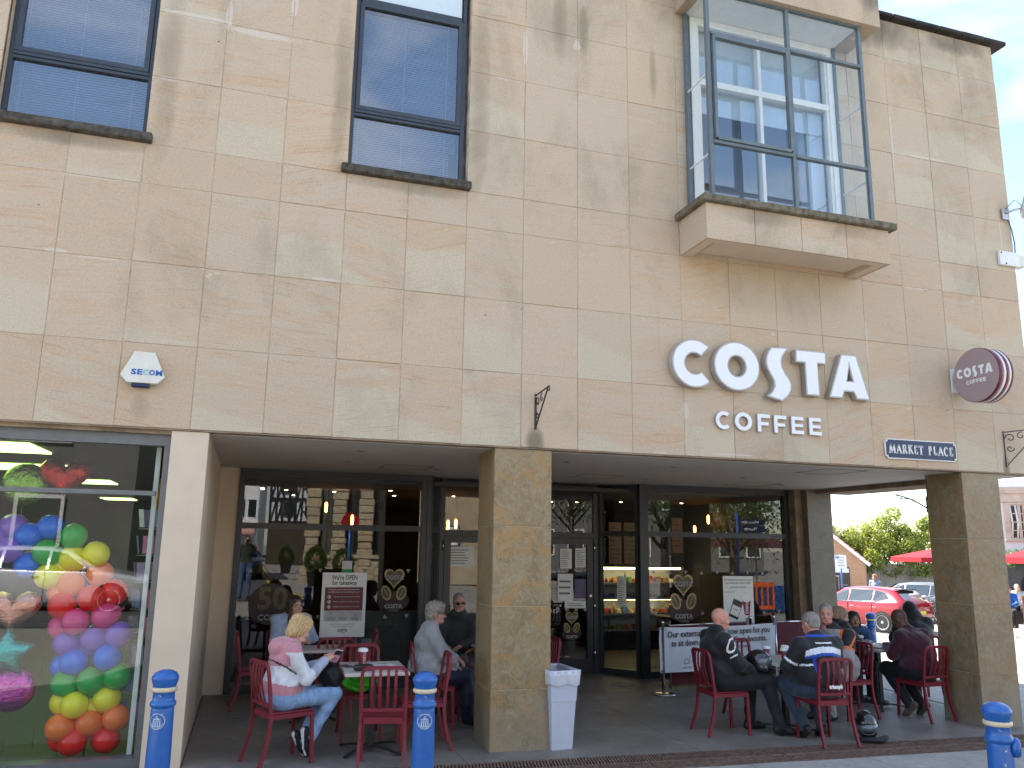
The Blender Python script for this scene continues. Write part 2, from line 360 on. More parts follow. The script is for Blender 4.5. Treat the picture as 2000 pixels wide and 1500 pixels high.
def colstone(name, c_a, c_b, c_vein, c_pale, seed):
    m, nt, b = newmat(name)
    c = coords(nt, 'World', (1, 1, 1), (0, 0, 0), (seed, 0, 0))
    orn = nt.nodes.new('ShaderNodeObjectInfo').outputs['Random']; jm = nt.nodes.new('ShaderNodeCombineXYZ'); nt.links.new(mth(nt, 'MULTIPLY', orn, 23.0), jm.inputs[0]); nt.links.new(mth(nt, 'MULTIPLY', orn, 11.0), jm.inputs[2])
    ja = nt.nodes.new('ShaderNodeVectorMath'); ja.operation = 'ADD'; nt.links.new(c, ja.inputs[0]); nt.links.new(jm.outputs[0], ja.inputs[1]); c = ja.outputs[0]
    n1 = noise(nt, c, 2.2, 8, 0.65, 0.7); n2 = noise(nt, c, 9, 8, 0.72, 1.4)
    base = ramp(nt, n1, [(0.36, c_a), (0.62, c_b)])
    base = mixc(nt, ramp(nt, n2, [(0.46, 0.0), (0.62, 0.75)]), base, c_pale)
    v = noise(nt, c, 1.1, 9, 0.68, 0.7)
    vein = mth(nt, 'ABSOLUTE', mth(nt, 'SUBTRACT', v, 0.5))
    base = mixc(nt, ramp(nt, vein, [(0.0, 0.8), (0.008, .5), (0.03, 0.0)]), base, c_vein)
    blot = ramp(nt, noise(nt, c, 2.4, 8, 0.7, .6), [(0.60, 0.0), (0.75, 0.75)])
    base = mixc(nt, blot, base, c_vein)
    dk = ramp(nt, noise(nt, c, 17, 8, 0.8, 1.6), [(0.34, 0.7), (0.455, 0.0)])
    base = mixc(nt, dk, base, tuple(v_*0.35 for v_ in c_a[:3])+(1,))
    wt = nt.nodes.new('ShaderNodeTexVoronoi'); wt.inputs['Scale'].default_value = 16; nt.links.new(c, wt.inputs['Vector'])
    base = mixc(nt, mth(nt, 'MULTIPLY', mth(nt, 'LESS_THAN', wt.outputs['Distance'], 0.06), 0.6), base, (0.6, 0.56, 0.48, 1))
    # splash-grey foot
    wp = nt.nodes.new('ShaderNodeSeparateXYZ'); nt.links.new(nt.nodes.new('ShaderNodeNewGeometry').outputs['Position'], wp.inputs[0])
    foot = mth(nt, 'ADD', mth(nt, 'MULTIPLY_ADD', wp.outputs[2], -1.1, 0.62), mth(nt, 'MULTIPLY', mth(nt, 'SUBTRACT', n1, 0.5), 1.6), 0, True)
    base = mixc(nt, mth(nt, 'MULTIPLY', foot, 0.75), base, (0.27, 0.255, 0.215, 1))
    nt.links.new(base, b.inputs['Base Color'])
    nt.links.new(mth(nt, 'MULTIPLY_ADD', n2, 0.4, 0.25), b.inputs['Roughness'])
    bump(nt, b, mth(nt, 'ADD', n2, dk), 0.3, 0.004)
    return m

def glass(name, tint=(0.9, 0.95, 0.95, 1), ior=1.5, boost=1.7, rough=0.0, wav=0.0):
    m = bpy.data.materials.new(name); m.use_nodes = True; nt = m.node_tree; nt.nodes.clear()
    o = nt.nodes.new('ShaderNodeOutputMaterial'); mx = nt.nodes.new('ShaderNodeMixShader')
    tr = nt.nodes.new('ShaderNodeBsdfTransparent'); tr.inputs[0].default_value = tint
    gl = nt.nodes.new('ShaderNodeBsdfGlossy'); gl.inputs['Roughness'].default_value = rough; gl.inputs[0].default_value = (1, 1, 1, 1)
    ge = nt.nodes.new('ShaderNodeNewGeometry'); dt = nt.nodes.new('ShaderNodeVectorMath'); dt.operation = 'DOT_PRODUCT'
    nt.links.new(ge.outputs['Normal'], dt.inputs[0]); nt.links.new(ge.outputs['Incoming'], dt.inputs[1])
    c_ = mth(nt, 'SUBTRACT', 1.0, mth(nt, 'ABSOLUTE', dt.outputs['Value']), 0, True)
    f0 = ((ior-1)/(ior+1))**2*boost
    nt.links.new(mth(nt, 'MULTIPLY_ADD', mth(nt, 'POWER', c_, 5.0), 1-f0, f0, True), mx.inputs[0])
    if wav:
        bp = nt.nodes.new('ShaderNodeBump'); bp.inputs['Strength'].default_value = wav; bp.inputs['Distance'].default_value = 0.01
        nt.links.new(noise(nt, coords(nt, 'World'), 0.9, 2), bp.inputs['Height'])
        nt.links.new(bp.outputs[0], gl.inputs['Normal'])
    nt.links.new(tr.outputs[0], mx.inputs[1]); nt.links.new(gl.outputs[0], mx.inputs[2]); nt.links.new(mx.outputs[0], o.inputs[0])
    return m

M = {}
M['stone'] = sandstone()
M['mortar'] = simple('mortar', (0.62, 0.50, 0.38), 0.9, var=0.35, scale=6, kind='World')
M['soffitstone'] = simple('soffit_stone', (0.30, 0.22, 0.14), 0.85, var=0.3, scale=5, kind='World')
M['col1'] = colstone('ochre_stone', (0.20, 0.142, 0.066, 1), (0.285, 0.21, 0.105, 1), (0.38, 0.195, 0.055, 1), (0.33, 0.27, 0.17, 1), 1.7)
M['col2'] = colstone('brown_stone', (0.19, 0.135, 0.070, 1), (0.27, 0.20, 0.108, 1), (0.30, 0.17, 0.065, 1), (0.31, 0.255, 0.165, 1), 8.3)
M['col3'] = colstone('dark_grey_stone', (0.14, 0.12, 0.09, 1), (0.2, 0.175, 0.13, 1), (0.2, 0.15, 0.09, 1), (0.22, 0.2, 0.16, 1), 4.1)
M['grout'] = simple('grout', (0.50, 0.43, 0.29), 0.9)
M['sill'] = simple('lichen_stone', (0.085, 0.075, 0.06), 0.9, var=0.5, scale=14, bmp=0.5, kind='World')
M['sill2'] = simple('weathered_sill', (0.17, 0.145, 0.10), 0.9, var=0.4, scale=12, bmp=0.4, kind='World')
M['cream'] = simple('cream_paint', (0.66, 0.54, 0.41), 0.6, var=0.06, scale=2.2, kind='World')
M['ceil'] = simple('ceiling_paint', (0.62, 0.57, 0.51), 0.7, var=0.05, scale=1.5, kind='World')
M['frame'] = simple('dark_grey_frame', (0.032, 0.036, 0.040), 0.4, var=0.1)
M['wframe'] = simple('blue_grey_frame', (0.035, 0.045, 0.06), 0.42, var=0.12)
M['bayframe'] = simple('steel_grey_frame', (0.13, 0.16, 0.175), 0.4, var=0.12)
M['white'] = simple('white_paint', (0.78, 0.78, 0.76), 0.5, var=0.04)
M['offwhite'] = simple('off_white_plastic', (0.72, 0.70, 0.62), 0.45, var=0.06)
M['alu'] = simple('brushed_aluminium', (0.5, 0.5, 0.5), 0.35, metal=0.7)
M['steel'] = simple('steel', (0.62, 0.62, 0.62), 0.18, metal=1.0)
M['glass'] = glass('window_glass', (0.86, 0.92, 0.93, 1), 1.5, 1.9, 0.0, 0.015)
M['upglass'] = glass('upper_window_glass', (0.44, 0.57, 0.75, 1), 1.55, 4.2, 0.0, 0.02)
M['bayglass'] = glass('bay_glass', (0.93, 0.97, 0.98, 1), 1.5, 1.6)
M['inglass'] = glass('inner_window_glass', (0.75, 0.84, 0.92, 1), 1.55, 3.6)
M['shopglass'] = glass('shop_glass', (0.86, 0.92, 0.89, 1), 1.5, 1.9)
M['black'] = simple('black_paint', (0.018, 0.018, 0.02), 0.4, var=0.15)
M['blackmatt'] = simple('black_matt', (0.015, 0.015, 0.016), 0.75, var=0.15)
M['iron'] = simple('wrought_iron', (0.02, 0.02, 0.022), 0.45, bmp=0.3)
M['navy'] = simple('navy_enamel', (0.012, 0.022, 0.075), 0.3)
M['maroon'] = simple('maroon_print', (0.105, 0.008, 0.018), 0.45, var=0.05)
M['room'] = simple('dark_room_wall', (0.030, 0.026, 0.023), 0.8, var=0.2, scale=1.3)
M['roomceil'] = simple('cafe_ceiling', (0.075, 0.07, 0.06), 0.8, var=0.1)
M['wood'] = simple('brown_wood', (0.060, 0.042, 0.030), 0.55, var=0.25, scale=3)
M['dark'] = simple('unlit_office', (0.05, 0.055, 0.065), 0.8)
M['blind'] = simple('blind_slat', (0.62, 0.66, 0.70), 0.45, var=0.03)
M['paper'] = simple('paper', (0.74, 0.74, 0.72), 0.6, var=0.03)
M['ink'] = simple('ink', (0.02, 0.018, 0.018), 0.6)
M['gold'] = simple('gold_foil', (0.42, 0.34, 0.14), 0.35, var=0.2)
M['coping'] = simple('black_coping', (0.035, 0.03, 0.026), 0.9, var=0.5, scale=5, bmp=0.6, kind='World')
def emis(name, col, s):
    m, nt, b = newmat(name); b.inputs['Base Color'].default_value = (*col[:3], 1)
    b.inputs['Emission Color'].default_value = (*col[:3], 1); b.inputs['Emission Strength'].default_value = s
    return m
M['lamp'] = emis('lit_lamp', (1.0, 0.72, 0.42), 14); M['lampamber'] = emis('amber_filament', (1.0, 0.36, 0.06), 4.5)
M['greenlight'] = emis('shop_light_panel', (0.62, 0.92, 0.24), 1.2)
M['shopframe'] = simple('grey_shop_frame', (0.16, 0.165, 0.17), 0.4, var=.1, metal=.3); M['shopfloor'] = simple('grey_vinyl_floor', (0.09, 0.09, 0.085), 0.6)
M['fridgelight'] = emis('display_light', (1.0, 0.80, 0.36), 3.6)

# ------------------------------------------------------------------ the building
bld = thing('corner_building', 'pale sandstone clad corner building with an open arcade under its upper floor', 'building')
ROWZ = [2.949, 3.723, 4.502, 5.279, 5.688, 6.404, 7.115, 7.819, 8.52, 9.10]
# openings in the cladding: x0, x1, z0, z1
OPEN = [(-0.64, 0.64, 5.69, 9.2), (2.56, 3.84, 5.69, 9.2), (6.56, 8.74, 5.69, 8.42)]
def backing():
    b = MB()
    segs = [(-3.9, -0.64), (0.64, 2.56), (3.84, 6.56), (8.74, 11.53)]
    for x0, x1 in segs: b.box(x0, x1, 0.007, 0.38, 2.96, 9.10)
    b.box(-0.64, 0.64, 0.007, 0.38, 2.96, 5.70); b.box(2.56, 3.84, 0.007, 0.38, 2.96, 5.70)
    b.box(6.56, 8.74, 0.007, 0.38, 2.96, 5.72); b.box(6.56, 8.74, 0.007, 0.38, 8.42, 9.10)
    b.box(11.15, 11.53, 0.38, 8.0, 2.96, 9.10)
    b.box(-3.9, 11.15, 7.7, 8.0, 2.96, 9.10); b.box(-3.9, 11.53, 0.38, 8.0, 8.9, 9.05)
    return b.build('wall', M['mortar'], bld)
backing()
rs = random.Random(4)
slab_cache = {}
def slab(x0, x1, z0, z1, y=0.0, side=False):
    g = rs.choice((0.0007, 0.0012, 0.0012, 0.0018, 0.0030))
    w, h = round(x1-x0-2*g, 4), round(z1-z0-2*g, 4)
    key = (w, h, side)
    if key not in slab_cache:
        b = MB(); c = 0.004
        vs = [(-w/2, .03, -h/2), (w/2, .03, -h/2), (w/2, .03, h/2), (-w/2, .03, h/2),
              (-w/2, c, -h/2), (w/2, c, -h/2), (w/2, c, h/2), (-w/2, c, h/2),
              (-w/2+c, 0, -h/2+c), (w/2-c, 0, -h/2+c), (w/2-c, 0, h/2-c), (-w/2+c, 0, h/2-c)]
        fs = [(0, 3, 2, 1), (0, 1, 5, 4), (1, 2, 6, 5), (2, 3, 7, 6), (3, 0, 4, 7), (4, 5, 9, 8), (5, 6, 10, 9), (6, 7, 11, 10), (7, 4, 8, 11), (8, 9, 10, 11)]
        b.add(vs, fs)
        slab_cache[key] = b.mesh('stone_slab', M['stone'])
    o = link('stone_slab', slab_cache[key], bld)
    if side:
        o.rotation_euler = (rs.uniform(-.002, .002), rs.uniform(-.001, .001), math.pi/2); o.location = (11.55-rs.uniform(0, .003), (x0+x1)/2, (z0+z1)/2)
    else:
        o.location = ((x0+x1)/2, y+rs.uniform(-.003, .003), (z0+z1)/2); o.rotation_euler = (rs.uniform(-.003, .003), rs.uniform(-.0012, .0012), rs.uniform(-.003, .003))
    return o
for i in range(-6, 19):
    for j in range(len(ROWZ)-1):
        x0, x1 = i*0.64, min((i+1)*0.64, 11.55); z0, z1 = ROWZ[j], ROWZ[j+1]
        if x1-x0 < 0.1: continue
        if i == 17: x1 = 11.55
        if i < -1 and j > 5: continue
        skip = False
        for (a, b_, c_, d_) in OPEN:
            if x0 >= a-0.01 and x1 <= b_+0.01 and z0 >= c_-0.01 and z0 < d_-0.1: skip = True
            elif x0 < a < x1-0.02 and z0 >= c_-0.02 and z0 < d_-0.1: x1 = a
            elif x0+0.02 < b_ < x1 and z0 >= c_-0.02 and z0 < d_-0.1: x0 = b_
        if skip or x1-x0 < 0.03: continue
        slab(x0, x1, z0, z1)
for k in range(8):
    for j in range(len(ROWZ)-1): slab(0.03+k*0.99, 0.03+(k+1)*0.99, ROWZ[j], ROWZ[j+1], side=True)
# underside strip of the cladding and the coping
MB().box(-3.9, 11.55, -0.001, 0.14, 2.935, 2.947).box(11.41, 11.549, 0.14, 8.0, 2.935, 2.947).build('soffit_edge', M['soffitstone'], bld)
b = MB()
for k in range(8): b.box(8.55+k*0.4, 8.95+k*0.4-0.006, -0.09, 0.4, 9.105+hx(k)*.006, 9.168+hx(k+9)*.010, ch=0.012)
b.box(11.2, 11.65, 0.41, 8.0, 9.11, 9.17, ch=0.012); b.box(-3.9, 8.54, -0.10, 0.4, 9.105, 9.2, ch=.012)
b.build('coping', M['coping'], bld)

# upper windows with venetian blinds
def upper_window(x0, x1, tz, spandrel, blind_gap):
    W = thing_part('window', bld)
    Yf = 0.10
    f = MB()
    f.box(x0, x0+.04, Yf-.02, Yf+.05, 5.79, 9.0); f.box(x1-.04, x1, Yf-.02, Yf+.05, 5.79, 9.0)
    f.box(x0+.04, x1-.04, Yf-.02, Yf+.05, 5.79, 5.82); f.box(x0+.04, x1-.04, Yf-.022, Yf+.05, 6.395, 6.425); f.box(x0+.04, x1-.04, Yf-.03, Yf+.05, 6.432, 6.465)
    f.build('frame', M['wframe'], W)
    top = 7.74 if spandrel else 8.9
    c = MB(); c.box(x0+.045, x0+.09, Yf-.035, Yf+.03, 6.513, top-.05); c.box(x1-.09, x1-.045, Yf-.035, Yf+.03, 6.513, top-.05)
    c.box(x0+.045, x1-.045, Yf-.035, Yf+.03, 6.468, 6.512); c.box(x0+.045, x1-.045, Yf-.035, Yf+.03, top-.05, top)
    c.build('casement', M['wframe'], W)
    if spandrel:
        MB().box(x0+.055, x1-.055, Yf-.03, Yf+.05, 7.745, 7.80).build('transom', M['wframe'], W)
        MB().box(x0+.055, x1-.055, Yf+.0, Yf+.03, 7.80, 9.0).build('spandrel_panel', M['panelblue'], W)
    MB().quad([(x0+.035, Yf+.01, 5.815), (x1-.035, Yf+.01, 5.815), (x1-.035, Yf+.01, 6.40), (x0+.035, Yf+.01, 6.40)]).build('pane', M['upglass'], W)
    MB().quad([(x0+.085, Yf-.005, 6.505), (x1-.085, Yf-.005, 6.505), (x1-.085, Yf-.005, top-.04), (x0+.085, Yf-.005, top-.04)]).build('pane', M['upglass'], W)
    s = MB(); z = 5.86; k = 0
    while z < top-.03:
        a = -0.45+0.05*math.sin(k*.7)
        dx = blind_gap if z < 6.2 else 0.0
        T = Matrix.Translation(((x0+x1-dx)/2, Yf+.12, z)) @ Matrix.Rotation(a, 4, 'X')
        w = (x1-x0-.12-dx)/2
        s.add([(-w, -.0098, 0), (w, -.0098, 0), (w, .0098, 0), (-w, .0098, 0), (-w, -.0098, .0006), (w, -.0098, .0006), (w, .0098, .0006), (-w, .0098, .0006)], [(0, 1, 2, 3), (4, 5, 6, 7)], 0, False, T)
        z += 0.027; k += 1
    s.box(x0+.08, x1-.08-blind_gap, Yf+.11, Yf+.135, 5.835, 5.85)
    s.build('venetian_blind', M['blind'], W)['kind'] = 'stuff'
    cd = MB()
    for fx in (0.08, 0.46, 0.85): cd.tube([(x0+(x1-x0)*fx, Yf+.104, 5.85), (x0+(x1-x0)*fx, Yf+.104, top)], .0022, 5)
    cd.build('blind_cord', M['white'], W)
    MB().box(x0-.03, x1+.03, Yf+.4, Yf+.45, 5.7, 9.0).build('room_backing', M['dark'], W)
    rv = MB(); rv.box(x0-.001, x0-.0005, -0.0, .4, 5.78, 9.0); rv.build('reveal', M['stone'], W)
    sl = MB(); sl.box(x0-.07, x1+.07, -.075, .09, 5.69, 5.775, ch=.01); sl.build('sill', M['sill'], W)
    return W
def thing_part(name, parent):
    o = bpy.data.objects.new(name, None); COL.objects.link(o); o.parent = parent; o.empty_display_size = 0.1; return o
M['panelblue'] = simple('pale_blue_panel', (0.58, 0.66, 0.70), 0.35, var=0.03)
upper_window(-0.62, 0.635, 6.43, False, 0.0)
upper_window(2.565, 3.80, 6.43, True, 0.07)

# bay window
bay = thing_part('bay_window', bld)
b = MB()
b.box(6.43, 8.85, -.56, 0.0, 5.38, 5.70); b.build('bay_base', M['mortar'], bay)
def face_slab(x0, x1, z0, z1, y, nm='stone_slab', parent=bay):
    o = MB().box(-(x1-x0)/2+.002, (x1-x0)/2-.002, 0, .03, -(z1-z0)/2, (z1-z0)/2, ch=.004).build(nm, M['stone'], parent)
    o.location = ((x0+x1)/2, y, (z0+z1)/2); return o
for k in range(4): face_slab(6.40+k*.62, 6.40+(k+1)*.62, 5.28, 5.70, -.595)
sd = MB().box(0, .03, -.28, .28, -.21, .21, ch=.004).build('stone_slab', M['stone'], bay); sd.location = (6.40, -.283, 5.49)
sd = MB().box(-.03, 0, -.28, .28, -.21, .21, ch=.004).build('stone_slab', M['stone'], bay); sd.location = (8.88, -.283, 5.49)
b = MB(); b.box(6.43, 8.85, -.565, -.47, 5.285, 5.38); b.box(6.43, 6.55, -.47, 0, 5.285, 5.38); b.box(8.73, 8.85, -.47, 0, 5.285, 5.38); b.box(6.55, 8.73, -.47, 0, 5.345, 5.38)
b.box(6.62, 8.66, -.40, -.06, 5.325, 5.345)
b.build('bay_underside', M['soffitpaint'] if 'soffitpaint' in M else M['cream'], bay)
b = MB()
b.box(6.34, 7.63, -.66, 0.0, 5.70, 5.785, ch=.012); b.box(7.633, 8.96, -.66, 0.0, 5.70, 5.785, ch=.012); b.build('sill', M['sill2'], bay)
# roof of the bay
b = MB()
b.box(6.42, 9.0, -.60, 0.0, 8.44, 9.05)
b.build('bay_roof', M['stone'], bay)
MB().box(6.55, 8.72, -.5, -.02, 8.425, 8.44).build('bay_ceiling', M['white'], bay)
MB().box(6.50, 8.80, -.5, -.02, 5.785, 5.80).build('bay_floor', M['white'], bay)
fr = MB(); x0, x1, yf, t = 6.52, 8.745, -.535, .045
for x in (x0, 7.63, x1-t): fr.box(x, x+t, yf, yf+.05, 5.79, 8.44)
for z in (6.47, 7.85): fr.box(x0+t, 7.63, yf-.012, yf+.045, z, z+.035); fr.box(7.63+t, x1-t, yf-.012, yf+.045, z, z+.035)
for z in (5.79, 8.415): fr.box(x0+t, 7.63, yf, yf+.045, z, z+.025); fr.box(7.63+t, x1-t, yf, yf+.045, z, z+.025)
for x in (x0, x1-t): fr.box(x, x+t, -.06, -.005, 5.79, 8.44)
fr.build('frame', M['bayframe'], bay)
cs = MB(); cs.box(6.585, 6.62, yf-.03, yf+.03, 6.53, 7.83); cs.box(7.59, 7.625, yf-.03, yf+.03, 6.53, 7.83); cs.box(6.62, 7.59, yf-.03, yf+.03, 6.51, 6.55); cs.box(6.62, 7.59, yf-.03, yf+.03, 7.80, 7.84)
cs.build('casement', M['bayframe'], bay)
wl = MB()
for x in (x0+.012, x1-.026):
    for z in (6.35, 7.35): wl.box(x, x+.014, -.49, -.05, z, z+.018)
wl.build('side_glazing_bar', M['white'], bay)
for (a, c) in ((x0+t, 7.63), (7.63+t, x1-t)):
    for (z0, z1) in ((5.815, 6.47), (6.505, 7.85), (7.885, 8.415)):
        MB().quad([(a, yf+.015, z0), (c, yf+.015, z0), (c, yf+.015, z1), (a, yf+.015, z1)]).build('pane', M['bayglass'], bay)
for x in (x0+.02, x1-.02): MB().quad([(x, -.49, 5.8), (x, -.05, 5.8), (x, -.05, 8.43), (x, -.49, 8.43)]).build('pane', M['bayglass'], bay)
# the older white sash window behind the bay glass
sw = thing_part('sash_window', bld)
b = MB(); Y0 = -.045
b.box(6.60, 6.70, Y0, .06, 5.80, 8.42); b.box(8.62, 8.73, Y0, .06, 5.80, 8.42); b.box(6.70, 8.62, Y0, .06, 8.32, 8.42); b.box(6.70, 8.62, Y0, .06, 5.80, 5.85)
b.box(6.70, 8.62, Y0+.01, .06, 7.52, 7.60); b.box(7.565, 7.61, Y0+.015, .06, 5.85, 7.52); b.box(7.565, 7.61, Y0+.015, .06, 7.60, 8.32)
b.box(6.70, 6.74, Y0+.02, .055, 5.85, 7.52); b.box(8.58, 8.62, Y0+.02, .055, 5.85, 7.52); b.box(6.70, 6.73, Y0+.025, .055, 7.6, 8.32); b.box(8.59, 8.62, Y0+.025, .055, 7.6, 8.32)
b.build('frame', M['white'], sw)
MB().quad([(6.7, .03, 5.85), (8.6, .03, 5.85), (8.6, .03, 7.55), (6.7, .03, 7.55)]).build('pane', M['inglass'], sw)
MB().quad([(6.7, .04, 7.55), (8.6, .04, 7.55), (8.6, .04, 8.35), (6.7, .04, 8.35)]).build('pane', M['inglass'], sw)
MB().box(6.70, 8.60, .10, .11, 7.22, 8.35).build('roller_blind', M['white'], sw)
MB().box(8.36, 8.60, .12, .30, 5.8, 7.3).build('inner_reveal', M['white'], sw)
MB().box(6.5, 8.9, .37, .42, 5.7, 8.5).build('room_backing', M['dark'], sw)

# ---- arcade: ceiling, pier, columns
ceil = thing_part('arcade_ceiling', bld)
CZ = 2.93
MB().box(1.45, 11.42, .14, 4.6, CZ, CZ+.02).build('ceiling_panel', M['ceil'], ceil)
for (x, y) in ((2.96, .93), (2.97, 2.14), (4.19, 2.65), (6.79, .95), (5.4, 1.0), (8.4, 1.9), (7.3, 2.7), (9.6, 2.7), (5.7, 2.5)):
    MB().lathe([(.055, CZ-.008), (.06, CZ-.001)], 20, 0, Matrix.Translation((x, y, 0))).lathe([(.038, CZ-.0085), (.001, CZ-.0086)], 20, 1, Matrix.Translation((x, y, 0)), False, False).build('downlight', [M['alu'], M['black']], ceil)
for (x, y, w, d) in ((3.45, 2.27, .62, .62), (6.2, 2.4, .62, .62), (8.55, .35, .62, .62), (8.9, 2.6, .62, .62)):
    b = MB()
    b.box(x, x+w, y, y+.012, CZ-.004, CZ-.001); b.box(x, x+w, y+d-.012, y+d, CZ-.004, CZ-.001); b.box(x, x+.012, y+.012, y+d-.012, CZ-.004, CZ-.001); b.box(x+w-.012, x+w, y+.012, y+d-.012, CZ-.004, CZ-.001)
    b.build('access_hatch', M['soffitstone'], ceil)
pier = MB(); pier.box(1.13, 1.45, .012, 3.74, 0.0, CZ); pier.box(1.45, 1.70, 3.74, 3.9, 0.0, CZ)
pier.build('cream_pier', M['cream'], bld)
def column(name, x0, x1, y0, y1, joints, zt, mats, z0=-.12):
    c = thing_part(name, bld)
    MB().box(x0+.006, x1-.006, y0+.006, y1-.006, z0, zt).build('grout_core', M['grout'], c)
    zs = [z0]+joints+[zt]
    for a, b_ in zip(zs[:-1], zs[1:]):
        for (u0, u1, v0, v1) in ((x0, x1, y0, y0+.03), (x0, x1, y1-.03, y1), (x0, x0+.03, y0+.031, y1-.031), (x1-.03, x1, y0+.031, y1-.031)):
            MB().box(u0, u1, v0, v1, a+.003, b_-.003, ch=.003).build('stone_block', mats, c)
    return c
column('column', 4.21, 4.83, .015, .60, [.564, 1.352, 2.139], CZ, M['col1'])
column('column', 10.29, 10.88, .015, .60, [.523, 1.323, 2.116], CZ, M['col2'])
column('column', 10.60, 11.08, 3.42, 3.95, [.78, 1.95], CZ, M['col3'])
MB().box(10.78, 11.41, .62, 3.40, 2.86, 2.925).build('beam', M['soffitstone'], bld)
MB().box(10.46, 10.595, 3.55, 3.9, 0, 2.93).build('jamb_post', M['jamb'] if 'jamb' in M else M['soffitstone'], bld)
# walls behind: back of the ground floor and the closed sides of the shops
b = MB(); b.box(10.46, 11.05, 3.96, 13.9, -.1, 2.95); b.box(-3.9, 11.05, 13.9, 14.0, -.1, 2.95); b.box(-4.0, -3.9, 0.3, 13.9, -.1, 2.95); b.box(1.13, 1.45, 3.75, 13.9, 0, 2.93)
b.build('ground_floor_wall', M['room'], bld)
MB().box(-3.9, 11.05, 8.0, 13.9, 2.96, 3.1).build('rear_roof', M['mortar'], bld)
# ------------------------------------------------------------------ cafe shopfront
def seg_frame(parent, p0, p1, zs, posts=(0.0, 1.0), pw=.08, dep=.09, bot=.10, top=(2.84, 2.93), name='frame', trans=(2.12, 2.20), mats=None, glassn='pane', gz0=None, mid=True):
    """dark framed glazing from p0 to p1 (plan points)"""
    p0 = Vector((*p0, 0)); p1 = Vector((*p1, 0)); L = (p1-p0).length; d = (p1-p0)/L
    T = Matrix.Translation(p0) @ Matrix.Rotation(math.atan2(d.y, d.x), 4, 'Z')
    b = MB()
    for f in posts:
        x = f*L; x = min(max(x-pw/2, 0), L-pw); b.box(x, x+pw, -dep/2, dep/2, 0, top[0], M=T, ch=.004)
    b.box(0, L, -dep/2-.004, dep/2, top[0], top[1], M=T); b.box(pw, L-pw, -dep/2+.006, dep/2-.006, 0.005, bot, M=T)
    if mid: b.box(pw, L-pw, -dep/2+.006, dep/2-.006, trans[0], trans[1], M=T)
    b.build(name, M['frame'], parent)
    edges = [f*L for f in posts]
    for a, c in zip(edges[:-1], edges[1:]):
        a += pw*.4; c -= pw*.4
        if mid:
            for z0, z1 in ((bot, trans[0]+.01), (trans[1]-.01, top[0])): MB().quad([(a, 0, z0), (c, 0, z0), (c, 0, z1), (a, 0, z1)], M=T).build(glassn, M['glass'], parent)
        else: MB().quad([(a, 0, bot), (c, 0, bot), (c, 0, top[0]), (a, 0, top[0])], M=T).build(glassn, M['glass'], parent)
    return T
sf = thing_part('shopfront', bld)
seg_frame(sf, (1.70, 3.75), (4.30, 3.75), None)
seg_frame(sf, (4.34, 3.77), (4.60, 4.33), None)
for q_ in ((4.30, 4.36, 3.70, 3.80), (4.58, 4.66, 4.33, 4.46), (7.25, 7.31, 4.36, 4.46), (7.69, 7.76, 3.70, 3.80)): MB().box(*q_, 0, 2.93).build('corner_post', M['frame'], sf)
seg_frame(sf, (7.30, 4.38), (7.72, 3.82), None, pw=.05)
seg_frame(sf, (7.76, 3.75), (10.45, 3.75), None)
# transom lights over the doors
b = MB(); b.box(4.66, 7.25, 4.36, 4.44, 2.84, 2.93); b.box(4.66, 7.25, 4.36, 4.44, 2.08, 2.17); b.box(4.66, 4.72, 4.362, 4.438, 0, 2.84); b.box(7.19, 7.25, 4.362, 4.438, 0, 2.84); b.box(5.92, 5.98, 4.362, 4.438, 2.17, 2.84)
b.build('frame', M['frame'], sf)
for x0, x1 in ((4.72, 5.92), (5.98, 7.19)): MB().quad([(x0, 4.4, 2.17), (x1, 4.4, 2.17), (x1, 4.4, 2.84), (x0, 4.4, 2.84)]).build('pane', M['glass'], sf)
for x0, x1, hs in ((4.73, 5.945, 1), (5.955, 7.18, 1)):
    d = MB(); d.box(x0, x0+.10, 4.37, 4.43, .01, 2.075); d.box(x1-.10, x1, 4.37, 4.43, .01, 2.075); d.box(x0+.1, x1-.1, 4.37, 4.43, .01, .22); d.box(x0+.1, x1-.1, 4.37, 4.43, 1.98, 2.075)
    dm = d.build('door', M['frame'], sf)
    MB().quad([(x0+.09, 4.4, .2), (x1-.09, 4.4, .2), (x1-.09, 4.4, 2.0), (x0+.09, 4.4, 2.0)]).build('door_pane', M['glass'], sf)
h = MB()
for z in (1.93, 1.02, .30): h.tube([(7.20, 4.35, z-.07), (7.20, 4.35, z+.07)], .012, 8)
for z in (1.93,): h.tube([(4.70, 4.35, z-.07), (4.70, 4.35, z+.07)], .012, 8)
h.tube([(6.06, 4.31, .85), (6.06, 4.31, 1.25)], .014, 8); h.tube([(5.86, 4.31, .85), (5.86, 4.31, 1.25)], .014, 8)
h.lathe([(.02, -.01), (.02, .01)], 12, 0, Matrix.Translation((7.13, 4.36, 1.18)) @ Matrix.Rotation(math.pi/2, 4, 'X'))
h.build('door_hardware', M['steel'], sf)

